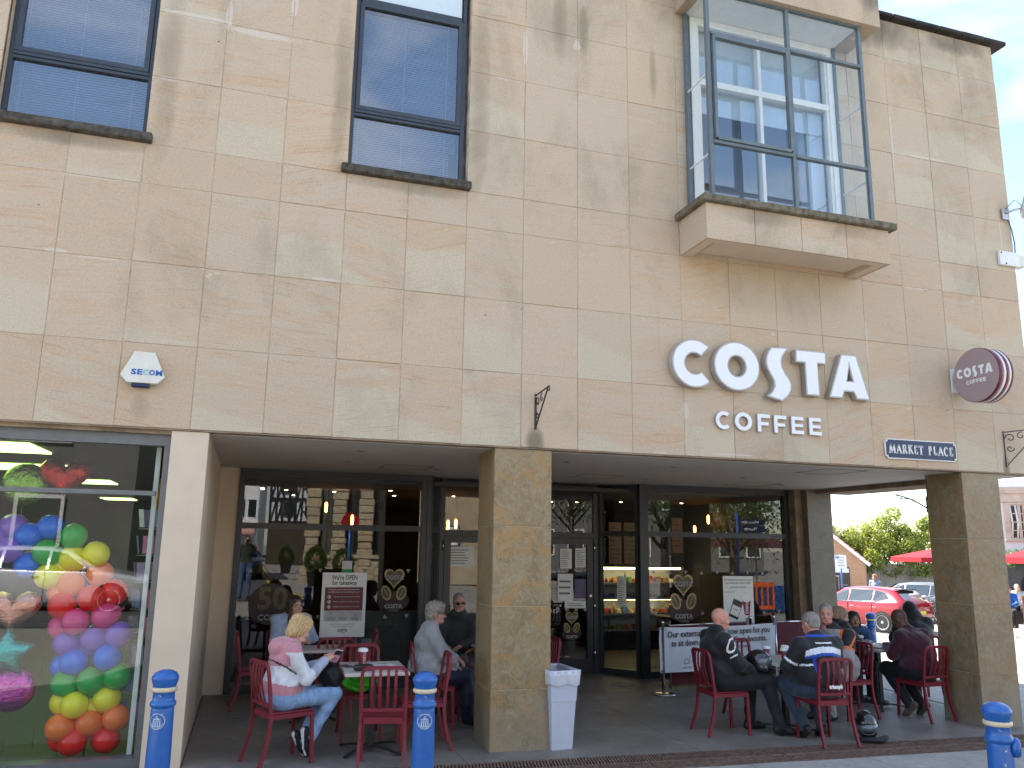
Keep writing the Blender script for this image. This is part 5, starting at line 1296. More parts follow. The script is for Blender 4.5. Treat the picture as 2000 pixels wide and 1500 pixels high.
# drain: two rows of slanted cast bars over a dark channel
gr = bpy.data.objects.new('drain_channel', None); COL.objects.link(gr); tag(gr, kind='structure')
b = MB()
for x in np.arange(-2.4, 11.0, .6):
    for (ya, yb) in ((-.350, -.335), (-.612, -.588), (-.865, -.850)):
        za, zb = G(x, 0), G(x+.6, 0)
        b.add([(x, ya, za), (x+.597, ya, zb), (x+.597, yb, zb), (x, yb, za), (x, ya, za-.03), (x+.597, ya, zb-.03), (x+.597, yb, zb-.03), (x, yb, za-.03)], [(0, 1, 2, 3), (0, 4, 5, 1), (3, 2, 6, 7)])
b.build('drain_rail', M['rust'], gr)
b = MB(); k = 0
for x in np.arange(-2.4, 11.0, .032):
    k += 1
    for (ya, yb, s) in ((-.59, -.35, 1), (-.85, -.612, -1)):
        z = G(x, 0)-.001; w = .0075; dx = .055*s
        b.add([(x-w, ya, z), (x+w, ya, z), (x+dx+w, yb, z), (x+dx-w, yb, z), (x-w, ya, z-.025), (x+w, ya, z-.025), (x+dx+w, yb, z-.025), (x+dx-w, yb, z-.025)], [(0, 1, 2, 3), (0, 3, 7, 4), (1, 5, 6, 2)])
        z2 = z-.002; yc = (ya+yb)/2; b.add([(x+dx/2-.016, yc-.006, z2), (x+dx/2+.016, yc-.006, z2), (x+dx/2+.016, yc+.006, z2), (x+dx/2-.016, yc+.006, z2)], [(0, 1, 2, 3)])
b.build('drain_grating', M['rust'], gr)['kind'] = 'stuff'
sheet_grid([-2.4, 0, 4, 8, 11.04], [-.86, -.34], lambda x, y: G(x, y)-.04, 'channel_bed', M['bed'], gr)
# round floor sticker by the door
M['ffl'] = simple('floor_sticker', (.075, .04, .035), .5, var=.3, scale=20)
fd = thing('floor_sticker', 'round worn brown sticker on the floor in front of the cafe door', 'sticker', (7.2, 3.35, G(7.2, 3.35)+.003))
MB().lathe([(.20, 0), (.20, .001)], 30).build('disc', M['ffl'], fd)
b = MB(); b.lathe([(.175, .0015), (.192, .0016)], 30, cap=False).box(-.12, .12, .02, .06, .0012, .002).box(-.12, .12, -.04, 0, .0012, .002).box(-.06, .06, -.10, -.07, .0012, .002); b.build('lettering', M['film'], fd)

# ------------------------------------------------------------------ bollards
def paintworn(name, c, chip):
    m, nt, b = newmat(name); co = coords(nt)
    n1 = noise(nt, co, 7, 6, .6, .5); n2 = noise(nt, co, 30, 4)
    col = ramp(nt, n2, [(.3, tuple(v*.85 for v in c)+(1,)), (.7, (*c, 1))])
    ch = ramp(nt, n1, [(.675, 0.0), (.69, 1.0)]); ch0 = ramp(nt, n1, [(.66, 0.0), (.67, 1.0)])
    col = mixc(nt, ch0, col, (.6, .58, .55, 1)); col = mixc(nt, ch, col, (*chip, 1))
    nt.links.new(col, b.inputs['Base Color']); b.inputs['Roughness'].default_value = .33; bump(nt, b, mth(nt, 'ADD', n2, mth(nt, 'MULTIPLY', ch0, -3)), .25, .003)
    b.inputs['Coat Weight'].default_value = .3; return m
M['bolblue'] = paintworn('blue_gloss_paint', (.012, .115, .42), (.20, .09, .03)); M['bolcream'] = paintworn('cream_gloss_paint', (.66, .56, .36), (.25, .11, .04))
M['emblem'] = simple('cast_emblem', (.42, .52, .62), .4)
def bollard(label, loc, face, worn=False, boss=False):
    t = thing('bollard', label, 'bollard', loc, face, 'blue cast bollards along the kerb')
    MB().lathe([(.088, -.08), (.088, .0), (.080, .03), (.078, .5), (.073, .80), (.072, .815)], 36).build('post', M['bolblue'], t)
    MB().lathe([(.072, .815), (.080, .822), (.084, .835), (.080, .848), (.072, .855), (.070, .868), (.069, .905), (.072, .912)], 36, cap=False).build('lower_ring', M['bolblue'], t)
    MB().lathe([(.072, .912), (.081, .916), (.084, .927), (.082, .938), (.074, .943)], 36, cap=False).build('cream_ring', M['bolcream'], t)
    MB().lathe([(.071, .943), (.075, .955), (.082, .975), (.0865, .995), (.0865, 1.005), (.083, 1.012), (.080, 1.016), (.070, 1.032), (.045, 1.045), (.018, 1.052), (.001, 1.053)], 36, cap=False).build('cap', M['bolblue'], t)
    if boss:
        Tb = Matrix.Rotation(math.pi/2, 4, 'Y'); Tb = Matrix.Translation((.06, 0, .79)) @ Tb
        b = MB(); b.lathe([(.055, 0), (.060, .03), (.055, .045), (.045, .05), (.001, .052)], 24, 0, Tb); b.build('lock_boss', M['bolblue'], t)
    # cast coat of arms: ring, building with roof and windows
    e = MB(); y = -.0775
    Te = Matrix.Translation((0, 0, .735))
    n = 32
    for i in range(n):
        a0, a1 = 2*math.pi*i/n, 2*math.pi*(i+1)/n
        if 11 < i < 13: continue
        r0, r1 = .046, .051
        def pt(r, a): x = r*math.cos(a); return (x, -math.sqrt(max(.0775**2-x*x, 0))-.003, r*math.sin(a))
        e.add([pt(r0, a0), pt(r1, a0), pt(r1, a1), pt(r0, a1)], [(0, 1, 2, 3)], 0, True, Te)
    def plate(xa, xb, za, zb):
        k = 4; vs = []
        for i in range(k+1):
            x = xa+(xb-xa)*i/k
            for z in (za, zb): vs.append((x, -math.sqrt(.0775**2-x*x)-.004, z))
        e.add(vs, [(2*i, 2*i+2, 2*i+3, 2*i+1) for i in range(k)], 0, False, Te)
    plate(-.026, .026, -.004, 0); plate(-.024, .024, .012, .017); plate(-.004, .004, .022, .036); plate(-.014, .014, .017, .022); plate(-.03, .03, -.032, -.028)
    for k in range(5): x = -.024+k*.0108; plate(x, x+.005, 0, .012)
    for k in range(4): x = -.026+k*.0145; plate(x, x+.008, -.028, -.006)
    for k in range(12):
        a = R(200+k*12.5); x = .040*math.cos(a); z = .040*math.sin(a); plate(x-.003, x+.003, z-.003, z+.003)
    if not boss: e.build('crest', M['emblem'], t)
    return t
bollard('blue cast bollard in front of the cream pier, leftmost', (1.40, -1.75, G(1.4, -1.75)), R(-18))
bollard('blue cast bollard in front of the empty red chair', (3.12, -2.05, G(3.1, -2)), R(-8))
bollard('blue cast bollard with chipped cap and round side boss, at the far right', (6.43, -3.72, G(6.4, -3.7)), R(-40), True, True)
bollard('distant blue bollard seen behind the seated child in front of the red car', (12.35, 4.15, G(12.3, 4.1)-.02), 0)

# ------------------------------------------------------------------ red slat-back chairs
M['red'] = simple('red_chair_paint', (.19, .013, .025), .45, var=.10, scale=40, bmp=.15, bscale=300)
def make_chair():
    t = thing('chair', 'x', 'chair', (0, 0, 0), 0, 'red slat-back cafe chairs')
    S = MB(); pts = []
    S.box(-.19, .19, -.19, .205, .438, .452, ch=.006)
    S.build('seat', M['red'], t)
    b = MB(); b.box(-.20, -.172, -.19, .195, .40, .437); b.box(.172, .20, -.19, .195, .40, .437); b.box(-.172, .172, .178, .20, .40, .437); b.box(-.17, .17, -.205, -.18, .40, .448); b.build('seat_frame', M['red'], t)
    for s in (-1, 1):
        MB().bar([(s*.185, .19, .437), (s*.193, .205, .0)], .024, .030, (0, 1, 0)).build('leg', M['red'], t)
        MB().bar([(s*.192, -.205, .50), (s*.192, -.20, .40), (s*.194, -.215, .25), (s*.198, -.25, .12), (s*.204, -.29, 0)], .026, .030, (0, 1, 0)).build('leg', M['red'], t)
    # hoop: posts up from the legs and a rounded top, leaning back
    def bk(z): return -.205-.055*max(0, (z-.45)/.43)**1.3
    pts = [(-.192, bk(.5), .50), (-.192, bk(.62), .62), (-.192, bk(.78), .78)]
    for k in range(5):
        a = math.pi-k*math.pi/8; pts.append((-.192+.06+.06*math.cos(a), bk(.82+.06*math.sin(a)), .81+.06*math.sin(a)))
    pts += [(0, bk(.87)-.004, .870)]
    full = pts+[(-x, y_, z) for x, y_, z in pts[:-1][::-1]]
    MB().bar(full, .030, .024, (0, 1, 0.001)).build('back_frame', M['red'], t)
    MB().box(-.18, .18, -.222, -.202, .498, .530, ch=.004).build('lower_rail', M['red'], t)
    for x in (-.10, -.034, .034, .10):
        MB().bar([(x*.96, bk(.52)-.002, .52), (x, bk(.6)-.024, .60), (x, bk(.72)-.036, .72), (x, bk(.82)-.018, .82), (x, bk(.865), .866)], .026, .010, (0, 1, 0)).build('slat', M['red'], t)
    return t
chair0 = make_chair()
CH = [  # x, y, facing (degrees from +X), label
 (2.28, .06, 22, 'red chair under the blonde woman in pink'),
 (3.13, -.30, 79, 'empty red chair in front of the left table, back to the street'),
 (7.00, .37, -3, 'red chair under the bald man in black'),
 (7.86, -.22, 86, 'red chair under the man with white and blue bands on his back'),
 (9.02, .80, 186, 'red chair under the man in the grey and orange jacket'),
 (9.97, .60, 95, 'red chair under the man in the maroon jumper'),
 (3.08, .88, -92, 'red chair behind the left table holding the green bag'),
 (3.60, .36, 176, 'empty red chair at the right end of the left table, behind a bollard'),
 (3.92, 1.22, -8, 'red chair under the woman with grey curly hair'),
 (2.90, 2.10, 92, 'red chair between the pink hooded woman and the takeaway poster'),
 (2.08, 2.72, 4, 'red chair furthest left, side on, against the shopfront'),
 (3.22, 2.62, 176, 'red chair at the foot of the takeaway poster'),
 (4.50, 1.62, 170, 'red chair with the brown handbag on its seat, beside the ochre column'),
 (5.22, 1.62, 182, 'red chair peeping out right of the ochre column above the bin'),
 (7.80, 1.02, -84, 'empty red chair on the far side of the middle table, against the banner'),
 (9.34, 1.42, -8, 'red chair under the long haired woman in black'),
 (2.45, 2.75, -70, 'red chair under the woman with long brown hair'),
 (4.50, 2.33, -116, 'red chair under the man in sunglasses'),
 (10.92, 1.62, 70, 'red chair under the person in the black hood'),
]
for i, (x, y, th, lb) in enumerate(CH):
    if i == 0: chair0.location = (x, y, G(x, y)); chair0.rotation_euler = (0, 0, R(th-90)); chair0['label'] = lb
    else: copy_thing(chair0, (x, y, G(x, y)), R(th-90), lb)

# ------------------------------------------------------------------ tables and what stands on them
M['top'] = simple('pale_table_top', (.50, .46, .41), .35, var=.08, scale=5)
M['topedge'] = simple('table_edge', (.42, .37, .30), .5)
def table(label, x, y, rz, w=.62, d=.72):
    z = G(x, y); t = thing('table', label, 'table', (x, y, z), rz, 'square pedestal cafe tables')
    MB().box(-w/2, w/2, -d/2, d/2, .728, .760, ch=.004).build('table_top', M['top'], t)
    b = MB(); b.box(-.03, .03, -.03, .03, .03, .70); b.box(-.14, .14, -.10, .10, .70, .727); b.build('pedestal', M['black'], t)
    for k in range(4):
        a = R(45+90*k); b = MB(); b.bar([(.03*math.cos(a), .03*math.sin(a), .055), (.22*math.cos(a), .22*math.sin(a), .04), (.36*math.cos(a), .36*math.sin(a), .012)], .035, .018); b.build('foot', M['black'], t)
    return t, z
table('pale square table in front of the blonde woman', 3.11, .30, R(-2), .60, .76)
table('pale square table between the bald man and the man in grey and orange', 7.80, .36, R(3), .66, .68)
table('pale square table under the meal of the man in maroon', 9.90, 1.25, R(6), .66, .66)
table('pale square table behind the ochre column', 4.90, 1.85, R(8), .62, .62)
table('pale square table near the woman with long brown hair', 2.70, 1.95, R(0), .55, .5)
M['cup'] = simple('cup_red', (.22, .008, .024), .4, var=.05); M['lid'] = simple('cup_lid', (.80, .80, .78), .35, var=.02)
M['whiteprint'] = simple('white_print', (.8, .8, .8), .5, var=.02)
def cup(label, x, y, rz=0, big=1.0, lid=True):
    t = thing('paper_cup', label, 'cup', (x, y, G(x, y)+.7605), rz, 'maroon takeaway cups')
    MB().lathe([(.029*big, 0), (.030*big, .003), (.042*big, .108*big)], 24).build('cup_body', M['cup'], t)
    if lid: MB().lathe([(.044*big, .104*big), (.0455*big, .112*big), (.043*big, .116*big), (.040*big, .130*big), (.036*big, .132*big), (.034*big, .128*big), (.001, .128*big)], 24, cap=False).build('lid', M['lid'], t)
    T = Matrix.Rotation(R(-90), 4, 'Y')
    me = txt_mesh('COSTA', .030*big, extrude=.0004, bold=.0012); me.transform(T)
    for v in me.vertices:
        x_, z_ = v.co.x, v.co.z+.055*big; r_ = (.030+.012*z_/(.108*big))*big+.0008
        a = x_/r_; v.co = (r_*math.sin(a), -r_*math.cos(a), z_)
    me.materials.append(M['whiteprint']); link('lettering', me, t)
    return t
cup('maroon takeaway cup with a white lid on the blonde woman\'s table', 3.03, .50, R(20), 1.15)
cup('maroon takeaway cup nearest the bald man on the middle table', 7.64, .44, R(30))
cup('maroon takeaway cup nearest the man with the blue collar', 7.72, .22, R(50), 1.05)
cup('maroon takeaway cup behind the other two on the middle table', 7.93, .50, R(20))
cup('maroon takeaway cup on the table behind the ochre column', 4.66, 1.90, R(20))
cup('maroon takeaway cup at the left side of the maroon man\'s table', 9.70, 1.32, R(20))
# flyer, spectacles case, phone on the first table
fy = thing('flyer', 'white flyer with blue and lime print lying on the left table', 'leaflet', (3.22, .42, G(3.2, .4)+.762), R(12))
MB().box(-.10, .10, -.15, .15, 0, .0015).build('sheet', M['paper'], fy)
M['pblue'] = simple('flyer_blue', (.03, .07, .3), .5); M['lime'] = simple('flyer_lime', (.45, .6, .04), .5)
b = MB(); b.box(-.08, .0, -.13, -.08, .0016, .0022).box(-.07, .05, -.05, -.04, .0016, .0022).box(-.07, .04, -.02, -.01, .0016, .0022); b.box(-.08, .09, .05, .08, .0016, .0022).box(.0, .09, .10, .14, .0016, .0022, 1); b.build('print', [M['pblue'], M['lime']], fy)
tag(MB().box(-.04, .045, -.08, .09, 0, .004).build('napkin', M['navy'], None, (2.86, .38, G(2.9, .4)+.761), (0, 0, .3)), 'dark blue napkin on the left corner of the blonde woman\'s table', 'napkin')
s = SDF(); s.cap((-.065, 0, .022), (.065, 0, .022), .030, .030, 0, .01); s.ell((0, 0, .035), (.10, .036, .012), 1, .004)
V, Q, mt = s.mesh(.005, None, lambda c, n, m_: np.where((c[:, 2] > .026) & (c[:, 2] < .033), 1, np.where(c[:, 2] > .033, 0, 2)))
o = link('glasses_case', mesh_join('glasses_case', [(V, Q, mt)], [M['black'], M['maroon'], M['black']]), None, (2.98, .06, G(3, 0)+.768), (0, 0, R(8))); tag(o, 'black and red spectacle case lying on the left table', 'case')
# food on the third table
b = MB(); b.box(-.13, .13, -.09, .09, 0, .015, ch=.004); 
fd = thing('food_tray', 'paper bag and red snack wrapper on the maroon man\'s table', 'food', (9.78, 1.10, G(9.8, 1.1)+.762), R(15))
s = SDF(); s.ell((0, 0, .02), (.15, .10, .022), 0, .01); s.ell((.06, .03, .04), (.06, .05, .02), 0, .01)
V, Q, mt = s.mesh(.008, folds(.012, 40, 2)); link('paper_bag', mesh_join('paper_bag', [(V, Q, mt)], [M['paper']]), fd)
s = SDF(); s.ell((0, 0, .035), (.05, .035, .03), 0, .01); V, Q, mt = s.mesh(.006, folds(.014, 70, 5)); link('wrapper', mesh_join('wrapper', [(V, Q, mt)], [fcol[3]]), fd, (-.02, .12, .0))
s = SDF(); s.ell((0, 0, .03), (.05, .03, .025), 0, .01); V, Q, mt = s.mesh(.006, folds(.012, 70, 7)); link('pastry', mesh_join('pastry', [(V, Q, mt)], [fcol[5]]), fd, (.06, .15, .0))

# green bag, handbags, helmets
M['greenbag'] = cloth('green_plastic', (.07, .55, .03), .35, .9, 40, 0)
s = SDF(); s.ell((0, 0, .08), (.17, .11, .085), 0, .03); s.ell((-.02, .02, .14), (.12, .08, .05), 0, .03); s.cap((-.03, 0, .15), (.02, .02, .20), .03, .015, 0, .03)
V, Q, mt = s.mesh(.008, folds(.014, 34, 3)); o = link('carrier_bag', mesh_join('carrier_bag', [(V, Q, mt)], [M['greenbag']]), None, (3.06, .80, G(3, .8)+.452)); tag(o, 'bright green plastic carrier bag on the chair seat under the left table', 'bag')
s = SDF(); s.ell((0, 0, .10), (.13, .07, .11), 0, .02); s.ell((0, 0, .04), (.14, .08, .05), 0, .02); s.cap((-.09, 0, .18), (-.13, 0, .27), .009, .008, 1, .004); s.cap((-.13, 0, .27), (-.05, -.03, .33), .008, .008, 1, .003); s.cap((-.05, -.03, .33), (.06, 0, .20), .008, .008, 1, .003)
V, Q, mt = s.mesh(.007, folds(.006, 30, 3)); o = link('handbag', mesh_join('handbag', [(V, Q, mt)], [cloth('taupe_leather', (.10, .07, .055), .5, .3, 20, 0), cloth('tan_strap', (.35, .16, .07), .5, .2, 20, 0)]), None, (4.46, 1.50, G(4.4, 1.5)+.452), (0, 0, R(10))); tag(o, 'taupe handbag with a tan strap on the chair by the ochre column', 'handbag')
M['helmet'] = simple('helmet_gloss', (.012, .012, .014), .18, coat=.8, var=.1); M['visor'] = simple('visor', (.10, .12, .14), .06, coat=1.0, var=.05)
def helmet(label, loc, rot):
    s = SDF(); s.ell((0, 0, .14), (.118, .150, .135), 0, .02); s.ell((0, .06, .07), (.095, .095, .06), 0, .03); s.ell((0, -.06, .09), (.09, .09, .08), 0, .02); s.ell((0, -.11, .20), (.05, .06, .02), 0, .02)
    s.ell((0, .13, .135), (.092, .06, .048), 1, .008, None, True)
    s.ell((0, 0, .0), (.085, .11, .06), 2, .008, None, True)
    V, Q, mt = s.mesh(.0065)
    o = link('motorcycle_helmet', mesh_join('helmet_shell', [(V, Q, mt)], [M['helmet'], M['blackmatt'], M['blackmatt']]), None, loc, rot); tag(o, label, 'helmet', 'black motorcycle helmets')
    v = SDF(); v.ell((0, .012, .135), (.121, .148, .080), 0, .01); v.ell((0, .0, .135), (.112, .136, .09), 0, .006, None, True); v.ell((0, -.07, .14), (.2, .15, .2), 0, .004, None, True)
    V, Q, mt = v.mesh(.006); vo = link('visor', mesh_join('visor', [(V, Q, mt)], [M['visor']]), o)
    b = MB()
    for q in (-1, 1): b.lathe([(.022, 0), (.02, .008), (.001, .009)], 14, 0, Matrix.Translation((q*.115, .03, .14)) @ Matrix.Rotation(q*math.pi/2, 4, 'Y'))
    b.build('hinge', M['black'], o)
    return o
helmet('black motorcycle helmet lying on the ground beside a chair leg', (8.42, -.20, G(8.4, -.2)+.035), (R(-14), R(6), R(150)))
helmet('black motorcycle helmet held on the lap of the bald man', (7.40, .23, .575), (R(10), R(-4), R(-150)))
b = MB(); tag(MB().tube([(8.22, -.32, G(8.2, 0)+.03), (8.42, -.40, G(8.4, 0)+.03), (8.58, -.30, G(8.5, 0)+.035)], [.045, .05, .03], 12, flat=.6).build('glove', M['blackmatt']), 'pair of black gloves lying under the helmet on the ground', 'gloves')

# litter bin with a white liner
bn = thing('litter_bin', 'pale grey plastic bin with a white liner beside the ochre column', 'bin', (4.93, .16, G(4.9, .1)), R(4))
def frustum(b, w0, d0, w1, d1, z0, z1, mi=0, th=None):
    vs = [(sx*w0/2, sy*d0/2, z0) for sx, sy in ((-1, -1), (1, -1), (1, 1), (-1, 1))]+[(sx*w1/2, sy*d1/2, z1) for sx, sy in ((-1, -1), (1, -1), (1, 1), (-1, 1))]
    b.add(vs, [(0, 1, 5, 4), (1, 2, 6, 5), (2, 3, 7, 6), (3, 0, 4, 7)]+([(3, 2, 1, 0)] if th is None else []), mi)
b = MB(); frustum(b, .22, .36, .265, .43, 0, .46); frustum(b, .272, .44, .30, .48, .46, .74); b.box(-.136, .136, -.22, .22, .455, .46)
M['binplastic'] = simple('bin_plastic', (.52, .56, .66), .5, var=.04); b.build('bin_body', M['binplastic'], bn)
b = MB()
for (x0, x1, y0, y1) in ((-.165, .165, -.26, -.235), (-.165, .165, .235, .26), (-.165, -.14, -.235, .235), (.14, .165, -.235, .235)): b.box(x0, x1, y0, y1, .72, .745, ch=.003)
b.build('rim', M['binplastic'], bn)
b = MB(); n = 60; vs = []
per = [(-.168+.336*i/15, -.262) for i in range(15)]+[(.168, -.262+.524*i/15) for i in range(15)]+[(.168-.336*i/15, .262) for i in range(15)]+[(-.168, .262-.524*i/15) for i in range(15)]
for zz, f in ((.748, .93), (.749, .995), (.70, .985), (.63, .945)):
    for i, (x, y) in enumerate(per): k = 1+.014*math.sin(i*1.9+zz*30)*(1 if zz < .72 else .2); vs.append((x*f*k, y*f*k, zz-(.03*abs(math.sin(i*.37)) if zz < .66 else 0)))
b.add(vs, [(r*60+i, r*60+(i+1) % 60, (r+1)*60+(i+1) % 60, (r+1)*60+i) for r in range(3) for i in range(60)], 0, True)
b.build('liner', simple('bin_liner', (.58, .61, .68), .35, var=.06), bn)

# ------------------------------------------------------------------ banner, posts, posters
def post(label, x, y):
    z = G(x, y); t = thing('barrier_post', label, 'barrier post', (x, y, z), 0, 'steel barrier posts')
    MB().lathe([(.165, 0), (.168, .012), (.12, .022), (.03, .03)], 32).build('base', M['steel'], t)
    MB().lathe([(.024, .03), (.024, .93), (.027, .932), (.027, .965), (.001, .967)], 20).build('pole', M['steel'], t)
    b = MB(); b.box(.02, .07, -.012, .012, .84, .86).box(.02, .07, -.012, .012, .17, .19); b.build('banner_clip', M['steel'], t); return t
post('steel barrier post at the left end of the white banner', 7.42, 2.53)
post('steel barrier post behind the bald man holding the banner', 9.16, 3.03)
post('steel barrier post at the right end of the white banner', 9.62, 3.10)
P0, P1 = Vector((7.36, 2.50, 0)), Vector((9.60, 3.06, 0)); L = (P1-P0).length; ang = math.atan2(P1.y-P0.y, P1.x-P0.x)
bnr = thing('banner', 'white barrier banner with black handwritten style words hung between steel posts', 'banner', (P0.x, P0.y, 0), ang)
b = MB(); nx, nz = 60, 14; vs = []
for j in range(nz+1):
    for i in range(nx+1):
        u = i/nx; v = j/nz; sag = -.035*math.sin(u*math.pi)*(1-v*.3)
        y = .016*math.sin(u*23+v*3)*math.sin(v*2.6+1)+.010*math.sin(u*61+v*9)*(1-abs(2*v-1))*.5
        vs.append((u*L, y, .87-.60*v+sag*.6-(.02*u)))
b.add(vs, [(j*(nx+1)+i, j*(nx+1)+i+1, (j+1)*(nx+1)+i+1, (j+1)*(nx+1)+i) for j in range(nz) for i in range(nx)], 0, True)
M['bannercloth'] = simple('banner_vinyl', (.58, .62, .70), .45, var=.03); b.build('sheet', M['bannercloth'], bnr)
text('Our external seating is now open for you', .125, M['ink'], bnr, (L/2, -.022, .765), width=L*.89, height=.115, bold=.0015, extrude=.001)
text('to sit down and enjoy your Costa favourite.', .125, M['ink'], bnr, (L/2, -.022, .645), width=L*.83, height=.115, bold=.0015, extrude=.001)
text('THERE ARE LOTS OF OTHER WAYS TO ENJOY', .05, M['greyink'], bnr, (L*.5, -.020, .545), width=L*.52, extrude=.001)
ic = MB()
for cx in (.48, .86, 1.30, 1.72):
    z0 = .40
    ic.tube([(cx-.055, -.02, z0-.03), (cx-.055, -.02, z0), (cx-.035, -.02, z0+.035), (cx+.02, -.02, z0+.035), (cx+.035, -.02, z0), (cx+.035, -.02, z0-.03), (cx-.055, -.02, z0-.03)], .0035, 4)
    ic.tube([(cx+.05, -.02, z0-.03), (cx+.05, -.02, z0+.07), (cx+.10, -.02, z0+.07), (cx+.10, -.02, z0-.03)], .0035, 4)
    ic.tube([(cx-.03, -.02, z0-.028+.0), (cx-.02, -.02, z0-.04)], .005, 4)
ic.build('pictogram', M['greyink'], bnr)
for i, s_ in enumerate(('DRIVE THRU', 'DELIVERY', 'CLICK & COLLECT', 'TAKEAWAY')): text(s_, .03, M['greyink'], bnr, ((.48, .88, 1.32, 1.74)[i], -.02, .315), extrude=.001)
b = MB()
for u, v in ((.01, .03), (.99, .03), (.01, .96), (.99, .96), (.5, .96)): b.lathe([(.010, 0), (.014, .002), (.014, .004)], 10, 0, Matrix.Translation((u*L, -.012, .87-.6*v-.02*u)) @ Matrix.Rotation(math.pi/2, 4, 'X'))
b.build('eyelet', M['iron'], bnr)
# maroon wind-break screens behind it
M['screen'] = cloth('maroon_canvas', (.105, .012, .022), .8, .4, 10)
for (x0, y0, x1, y1, z0, z1, lb) in ((7.74, 2.92, 9.25, 3.25, .04, .86, 'maroon canvas screen behind the left part of the white banner'), (9.72, 3.2, 10.4, 3.3, .04, .86, 'maroon canvas screen right of the white banner by the corner')):
    t = thing('wind_break', lb, 'screen', (x0, y0, G(x0, y0)), math.atan2(y1-y0, x1-x0), 'maroon canvas screens'); w = math.hypot(x1-x0, y1-y0)
    MB().box(0, w, -.004, .004, z0, z1).build('canvas', M['screen'], t)
    MB().tube([(0, 0, z1), (w, 0, z1)], .014, 8).tube([(0, 0, 0), (0, 0, .92)], .018, 8).tube([(w, 0, 0), (w, 0, .92)], .018, 8).build('frame', M['steel'], t)
# takeaway poster on a stand
def poster(label, x0, x1, zb, zt, y, lean=0.0):
    t = thing('poster_stand', label, 'poster', ((x0+x1)/2, y, 0), 0); w = x1-x0
    MB().box(-w/2, w/2, 0, .012, zb, zt, ch=.002).build('board', M['paper'], t); return t, w
t, w = poster('takeaway poster lettered We are OPEN with a maroon panel behind the blonde woman', 2.82, 3.39, .76, 1.57, 3.05)
MB().box(-.03, .03, .012, .05, 0, .9).box(-.2, .2, -.12, .2, 0, .02).build('stand', M['wood'], t)
text("We're OPEN", .085, M['ink'], t, (0, -.001, 1.505), extrude=.0008, width=.33, bold=.001)
text('for takeaway', .085, M['ink'], t, (0, -.001, 1.44), extrude=.0008, width=.32, bold=.001)
b = MB(); b.box(-.245, .245, -.002, 0, 1.09, 1.385); b.build('maroon_panel', M['maroon'], t)
text('To keep you and our teams safe please follow', .02, M['whiteprint'], t, (0, -.003, 1.355), extrude=.0006, width=.40); text('our safety measures upon entering the store', .02, M['whiteprint'], t, (0, -.003, 1.325), extrude=.0006, width=.40)
for k, s_ in enumerate(('Please wear a mask on entering and when ordering', 'Please use the hand sanitiser provided', 'Please follow the floor markers and maintain 2 metre distancing')):
    text(s_, .016, M['whiteprint'], t, (.035, -.003, 1.265-k*.062), extrude=.0006, width=.33); 
    MB().lathe([(.018, 0), (.022, .001)], 14, 0, Matrix.Translation((-.185, -.002, 1.265-k*.062)) @ Matrix.Rotation(math.pi/2, 4, 'X'), cap=False).box(-.192, -.178, -.0035, -.002, 1.255-k*.062, 1.275-k*.062).build('symbol', M['whiteprint'], t)
b = MB(); b.box(-.245, .245, -.0015, 0, .96, 1.085); b.build('grey_panel', simple('light_grey_print', (.45, .45, .45), .6), t)
text('Ways we are keeping our stores safe', .018, M['greyink'], t, (0, -.0025, 1.068), extrude=.0005, width=.38)
b = MB()
for cx in (-.15, .0, .15):
    for k in range(3): b.box(cx-.05, cx+.05, -.0025, -.0015, .975+k*.014, .981+k*.014)
    b.lathe([(.014, 0), (.018, .001)], 12, 0, Matrix.Translation((cx, -.0015, 1.035)) @ Matrix.Rotation(math.pi/2, 4, 'X'), cap=False)
b.build('small_print', M['greyink'], t)
text('Thank you for cooperating to', .028, M['greyink'], t, (0, -.001, .925), extrude=.0005, width=.32); text('reduce everyone\'s waits', .028, M['greyink'], t, (0, -.001, .895), extrude=.0005, width=.26)
text('COSTA', .05, M['ink'], t, (-.0, -.001, .845), extrude=.0006, bold=.0016, width=.13); text('COFFEE', .018, M['ink'], t, (0, -.001, .815), extrude=.0006)
t, w = poster('tall white poster showing a phone and a coffee cup behind the bald man', 8.95, 9.49, .45, 1.53, 3.40)
MB().box(-.03, .03, .012, .05, 0, .6).box(-.2, .2, -.12, .2, -.02, .02).build('stand', M['steel'], t)
text('Introducing new ways to enjoy', .045, M['ink'], t, (0, -.001, 1.475), extrude=.0006, width=.49); text('your favourite Costa Coffee.', .045, M['ink'], t, (0, -.001, 1.425), extrude=.0006, width=.47)
text("WE'RE NOW ON UBER EATS", .03, M['ink'], t, (0, -.001, 1.36), extrude=.0006, width=.30)
b = MB(); b.box(-.24, -.17, -.002, 0, 1.358, 1.361).box(.17, .24, -.002, 0, 1.358, 1.361).box(-.24, -.05, -.002, 0, 1.30, 1.304).box(-.24, -.08, -.002, 0, 1.28, 1.284); b.build('rule', M['greyink'], t)
Tp = Matrix.Translation((-.06, -.001, 1.03)) @ Matrix.Rotation(R(22), 4, 'Y') @ Matrix.Rotation(0, 4, 'X')
b = MB(); b.box(-.085, .085, -.004, 0, -.14, .14, 0, Tp, .003).box(-.075, .075, -.0055, -.004, -.10, .10, 1, Tp).box(-.075, .075, -.0065, -.0055, .05, .10, 2, Tp).box(-.03, .03, -.0065, -.0055, -.01, .0, 2, Tp); b.build('phone_picture', [M['black'], M['paper'], M['wood']], t)
b = MB(); b.prism([(.10, .94), (.185, .93), (.215, 1.17), (.06, 1.19)], -.003, 0, 0); b.prism([(.137+.085*math.cos(2*math.pi*i/20), 1.19+.055*math.sin(2*math.pi*i/20)) for i in range(20)], -.0045, -.001, 1); b.build('cup_picture', [M['cup'], M['lid']], t)
